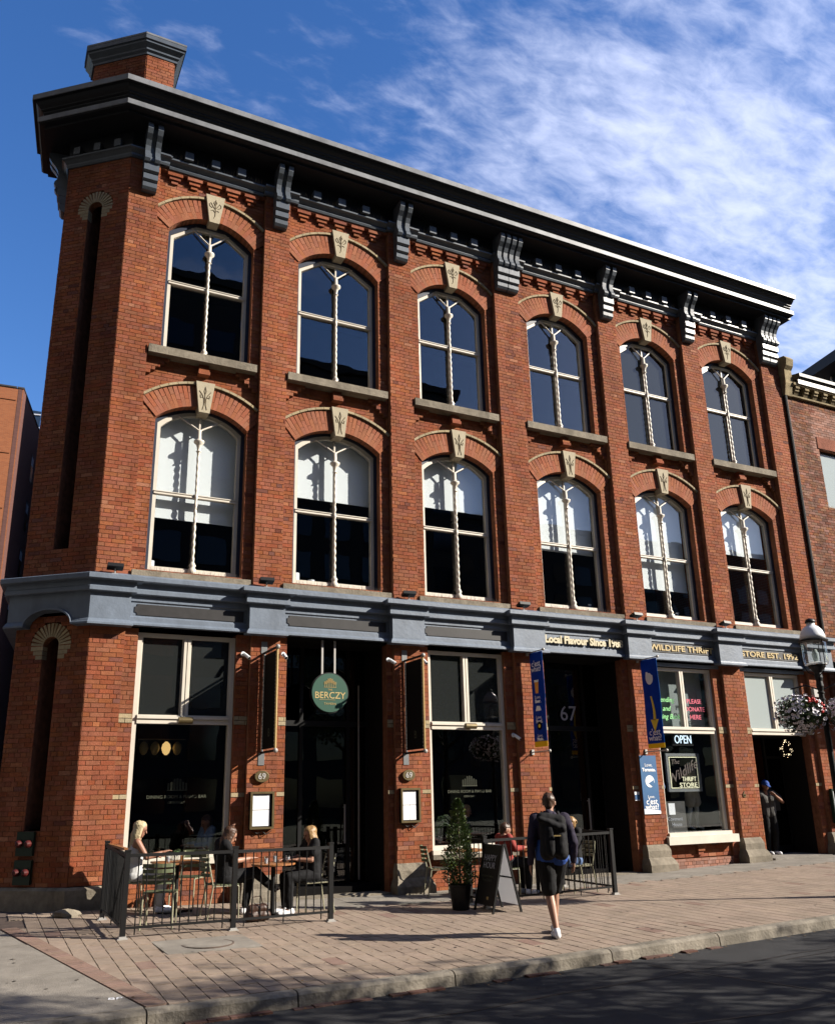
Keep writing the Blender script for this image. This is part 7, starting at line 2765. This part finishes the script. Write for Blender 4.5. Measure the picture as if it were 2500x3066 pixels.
MB().lathe([(0.235, 4.03), (0.24, 4.05), (0.215, 4.06), (0.20, 4.07)], (0, 0, 0), 28).build('rim', M['black'], r_)
MB().lathe([(0.205, 4.07), (0.20, 4.13), (0.17, 4.22), (0.12, 4.28), (0.07, 4.31), (0.065, 4.37)], (0, 0, 0), 28).build('dome', M['lampwhite'], r_, smooth=True)
MB().lathe([(0.085, 4.36), (0.085, 4.38), (0.06, 4.42), (0.0, 4.44)], (0, 0, 0), 20).build('finial', M['black'], r_, smooth=True)
for a in (0.3, 0.3 + 2 * PI / 3, 0.3 + 4 * PI / 3):
    MB().tube([(0.05 * math.cos(a), 0.05 * math.sin(a), 3.46), (0.15 * math.cos(a), 0.15 * math.sin(a), 3.52), (0.205 * math.cos(a), 0.205 * math.sin(a), 3.62), (0.21 * math.cos(a), 0.21 * math.sin(a), 4.03)], 0.008, 6).build('strut', M['black'], r_)
for sg in (-1, 1):
    MB().tube([(0.04 * sg, -0.0 * sg, 3.22), (0.2 * sg, -0.12 * sg, 3.30), (0.42 * sg, -0.25 * sg, 3.24)], 0.012, 6).build('bracket_arm', M['black'], r_)


def flower_basket(x, y, z, label):
    r_ = thing('flower_basket', label, 'flower basket', (x, y, z), 0, 'flower baskets on the lamp post')
    MB().lathe([(0.02, -0.26), (0.16, -0.20), (0.22, -0.05), (0.23, 0.05), (0, 0.05)], (0, 0, 0), 18).build('basket', M['blackmatt'], r_)
    for k in range(3):
        a = k * 2.09
        MB().tube([(0.22 * math.cos(a), 0.22 * math.sin(a), 0.05), (0, 0, 0.36)], 0.004, 4).build('chain', M['black'], r_)
    MB().tube([(0.0, 0, -0.26), (0.05, 0, -0.36), (0.11, 0, -0.33), (0.12, 0, -0.27)], 0.008, 5).build('hook', M['zinc'], r_)
    lf, pt, th, rp = MB(), MB(), MB(), MB()
    for k in range(2600):
        d_ = Vector((rnd.gauss(0, 1), rnd.gauss(0, 1), rnd.gauss(0, 1))).normalized()
        lump = 1 + 0.18 * noise.noise(d_ * 3 + Vector((x, 0, 0)))
        rr = 0.33 * lump * rnd.uniform(0.55, 1.0)
        c_ = Vector((d_.x * rr * 1.12, d_.y * rr * 1.12, d_.z * rr * 0.88 - 0.02))
        L_2 = rnd.uniform(0.025, 0.05)
        u_ = (d_ + Vector((rnd.uniform(-1, 1), rnd.uniform(-1, 1), rnd.uniform(-1, 1))) * 0.8).normalized()
        s_ = u_.cross(Vector((rnd.uniform(-1, 1), rnd.uniform(-1, 1), rnd.uniform(-1, 1)))).normalized() * L_2 * 0.4
        lf.add([c_ - u_ * L_2 / 2, c_ + s_, c_ + u_ * L_2 / 2, c_ - s_], [(0, 1, 2, 3)])
    for k in range(300):
        d_ = Vector((rnd.gauss(0, 1), rnd.gauss(0, 1), rnd.gauss(0.1, 1))).normalized()
        lump = 1 + 0.18 * noise.noise(d_ * 3 + Vector((x, 0, 0)))
        rr = 0.345 * lump * rnd.uniform(0.96, 1.08)
        c_ = Vector((d_.x * rr * 1.12, d_.y * rr * 1.12, d_.z * rr * 0.88 - 0.02))
        n_ = (d_ + Vector((rnd.uniform(-1, 1), rnd.uniform(-1, 1), rnd.uniform(-1, 1))) * 0.35).normalized()
        a_ = n_.orthogonal().normalized()
        b_ = n_.cross(a_)
        red = (d_ - Vector((-0.1, -0.75, 0.65)).normalized()).length < 0.32 or (d_ - Vector((0.2, -0.9, 0.25)).normalized()).length < 0.30
        if red and rnd.random() < 0.75:
            for q in range(3):
                rp.ball(c_ + Vector((rnd.uniform(-.02, .02), rnd.uniform(-.02, .02), rnd.uniform(-.02, .02))), 0.017, 6, 4)
            continue
        R1 = rnd.uniform(0.024, 0.034)
        ring = [c_ + n_ * 0.008 + (a_ * math.cos(q * PI / 5) + b_ * math.sin(q * PI / 5)) * R1 * (1.0 if q % 2 == 0 else 0.85) for q in range(10)]
        inn = [c_ + (a_ * math.cos(q * PI / 5) + b_ * math.sin(q * PI / 5)) * R1 * 0.28 for q in range(10)]
        pt.add(ring + inn, [(q, (q + 1) % 10, 10 + (q + 1) % 10, 10 + q) for q in range(10)])
        th.add(inn + [c_ - n_ * 0.012], [(q, (q + 1) % 10, 10) for q in range(10)])
    lf.build('foliage', M['leaf'], r_, kind='stuff')
    pt.build('white_petals', M['petal'], r_, kind='stuff')
    th.build('petal_throats', M['throat'], r_, kind='stuff')
    rp.build('red_blossoms', M['redpetal'], r_, kind='stuff')
    return r_


flower_basket(LX - 0.34, LY + 0.20, 2.99, 'ball of white and red petunias hanging on the tavern side of the lamp post')
flower_basket(LX + 0.36, LY - 0.21, 2.97, 'ball of white petunias hanging on the far side of the lamp post')


# ------------------------------------------------------------------ trees of the park behind the camera (their shade lies on the road)
def make_tree(seed, h, cr):
    rr = random.Random(seed)
    root = thing('park_tree', 'leafy park tree across the road whose dappled shade falls on asphalt and kerb', 'tree', (0, 0, 0), 0, 'trees across the road')
    tr = MB()
    tr.tube([(0, 0, 0), (0.05, 0.03, h * 0.25), (0, 0.1, h * 0.5), (0.1, 0, h * 0.8)], [0.17, 0.13, 0.10, 0.04], 10)
    tr.build('trunk', M['bark'], root)
    ends = []
    lb = MB()
    for k in range(16):
        z_ = h * (0.36 + 0.5 * k / 16)
        a = k * 2.4 + rr.uniform(-.3, .3)
        L_2 = cr * rr.uniform(0.6, 1.0) * (1.15 - 0.5 * k / 16)
        e = Vector((math.cos(a) * L_2, math.sin(a) * L_2, z_ + L_2 * 0.45))
        m0 = Vector((math.cos(a + .2) * L_2 * .5, math.sin(a + .2) * L_2 * .5, z_ + L_2 * 0.3))
        lb.tube([(0.03, 0.04, z_), m0, e], [0.06, 0.035, 0.012], 6)
        ends += [e, m0 + Vector((rr.uniform(-.4, .4), rr.uniform(-.4, .4), 0.4)), (e + m0) / 2]
    lb.build('branches', M['bark'], root, kind='stuff')
    ends.append(Vector((0, 0, h * 0.93)))
    lf = MB()
    for c in ends:
        R1 = rr.uniform(0.45, 0.95) * cr / 2.8
        for k in range(150):
            d_ = Vector((rr.gauss(0, 1), rr.gauss(0, 1), rr.gauss(0, 0.75)))
            d_ = d_.normalized() * (rr.random() ** 0.45) * R1
            p = c + d_
            L_2 = rr.uniform(0.07, 0.13)
            u_ = Vector((rr.uniform(-1, 1), rr.uniform(-1, 1), rr.uniform(-1, .5))).normalized()
            s_ = u_.orthogonal().normalized() * L_2 * 0.42
            lf.add([p - u_ * L_2 / 2, p + s_, p + u_ * L_2 / 2, p - s_], [(0, 1, 2, 3)])
    lf.build('crown', M['leaf'], root, kind='stuff')
    return root


t0 = make_tree(3, 8.2, 2.7)
t1 = make_tree(11, 7.4, 2.5)
t0.location = (10.9, -13.3, 0.1)
t1.location = (14.6, -14.1, 0.1)
for k, (x_, y_, b_) in enumerate([(19.4, -14.6, 1), (25.5, -14.2, 0)]):
    copy_tree(t0 if b_ == 0 else t1, (x_, y_, 0.1), k * 1.3)


# ------------------------------------------------------------------ turn text and fused bodies into plain meshes, in one pass
bpy.context.view_layer.update()
dg = bpy.context.evaluated_depsgraph_get()
new = []
for (o, width, X, Y, Z, pl) in TEXTS:
    new.append(bpy.data.meshes.new_from_object(o.evaluated_get(dg)))
fz = [bpy.data.meshes.new_from_object(o.evaluated_get(dg)) for (o, fold, fs, m) in FUSES]
for (o, width, X, Y, Z, pl), me in zip(TEXTS, new):
    s = 1.0
    if width and len(me.vertices):
        xs_ = [v.co.x for v in me.vertices]
        s = width / (max(xs_) - min(xs_))
    o2 = bpy.data.objects.new('tmp', me)
    col.objects.link(o2)
    o2.parent = o.parent
    lab = o.get('label')
    nm_ = o.name
    bpy.data.objects.remove(o)
    o2.name = nm_
    if lab: o2['label'] = lab
    o2.matrix_basis = Matrix(((X.x * s, Y.x, Z.x, pl.x), (X.y * s, Y.y, Z.y, pl.y), (X.z * s, Y.z, Z.z, pl.z), (0, 0, 0, 1)))
for (o, fold, fs, m), me2 in zip(FUSES, fz):
    if fold > 0:
        nv = len(me2.vertices)
        co = np.empty(nv * 3, dtype=np.float32)
        no = np.empty(nv * 3, dtype=np.float32)
        me2.vertices.foreach_get('co', co)
        me2.vertex_normals.foreach_get('vector', no)
        co = co.reshape(-1, 3)
        no = no.reshape(-1, 3)
        w = np.array([noise.noise((c_[0] * fs, c_[1] * fs, c_[2] * fs * 0.6)) + 0.5 * noise.noise((c_[0] * fs * 2.3, c_[1] * fs * 2.3, c_[2] * fs * 1.5)) for c_ in co.tolist()], dtype=np.float32)
        co = co + no * (w * fold)[:, None]
        me2.vertices.foreach_set('co', co.ravel())
        me2.update()
    me2.polygons.foreach_set('use_smooth', [True] * len(me2.polygons))
    if not me2.materials:
        me2.materials.append(m)
    o.modifiers.clear()
    old = o.data
    o.data = me2
    bpy.data.meshes.remove(old)
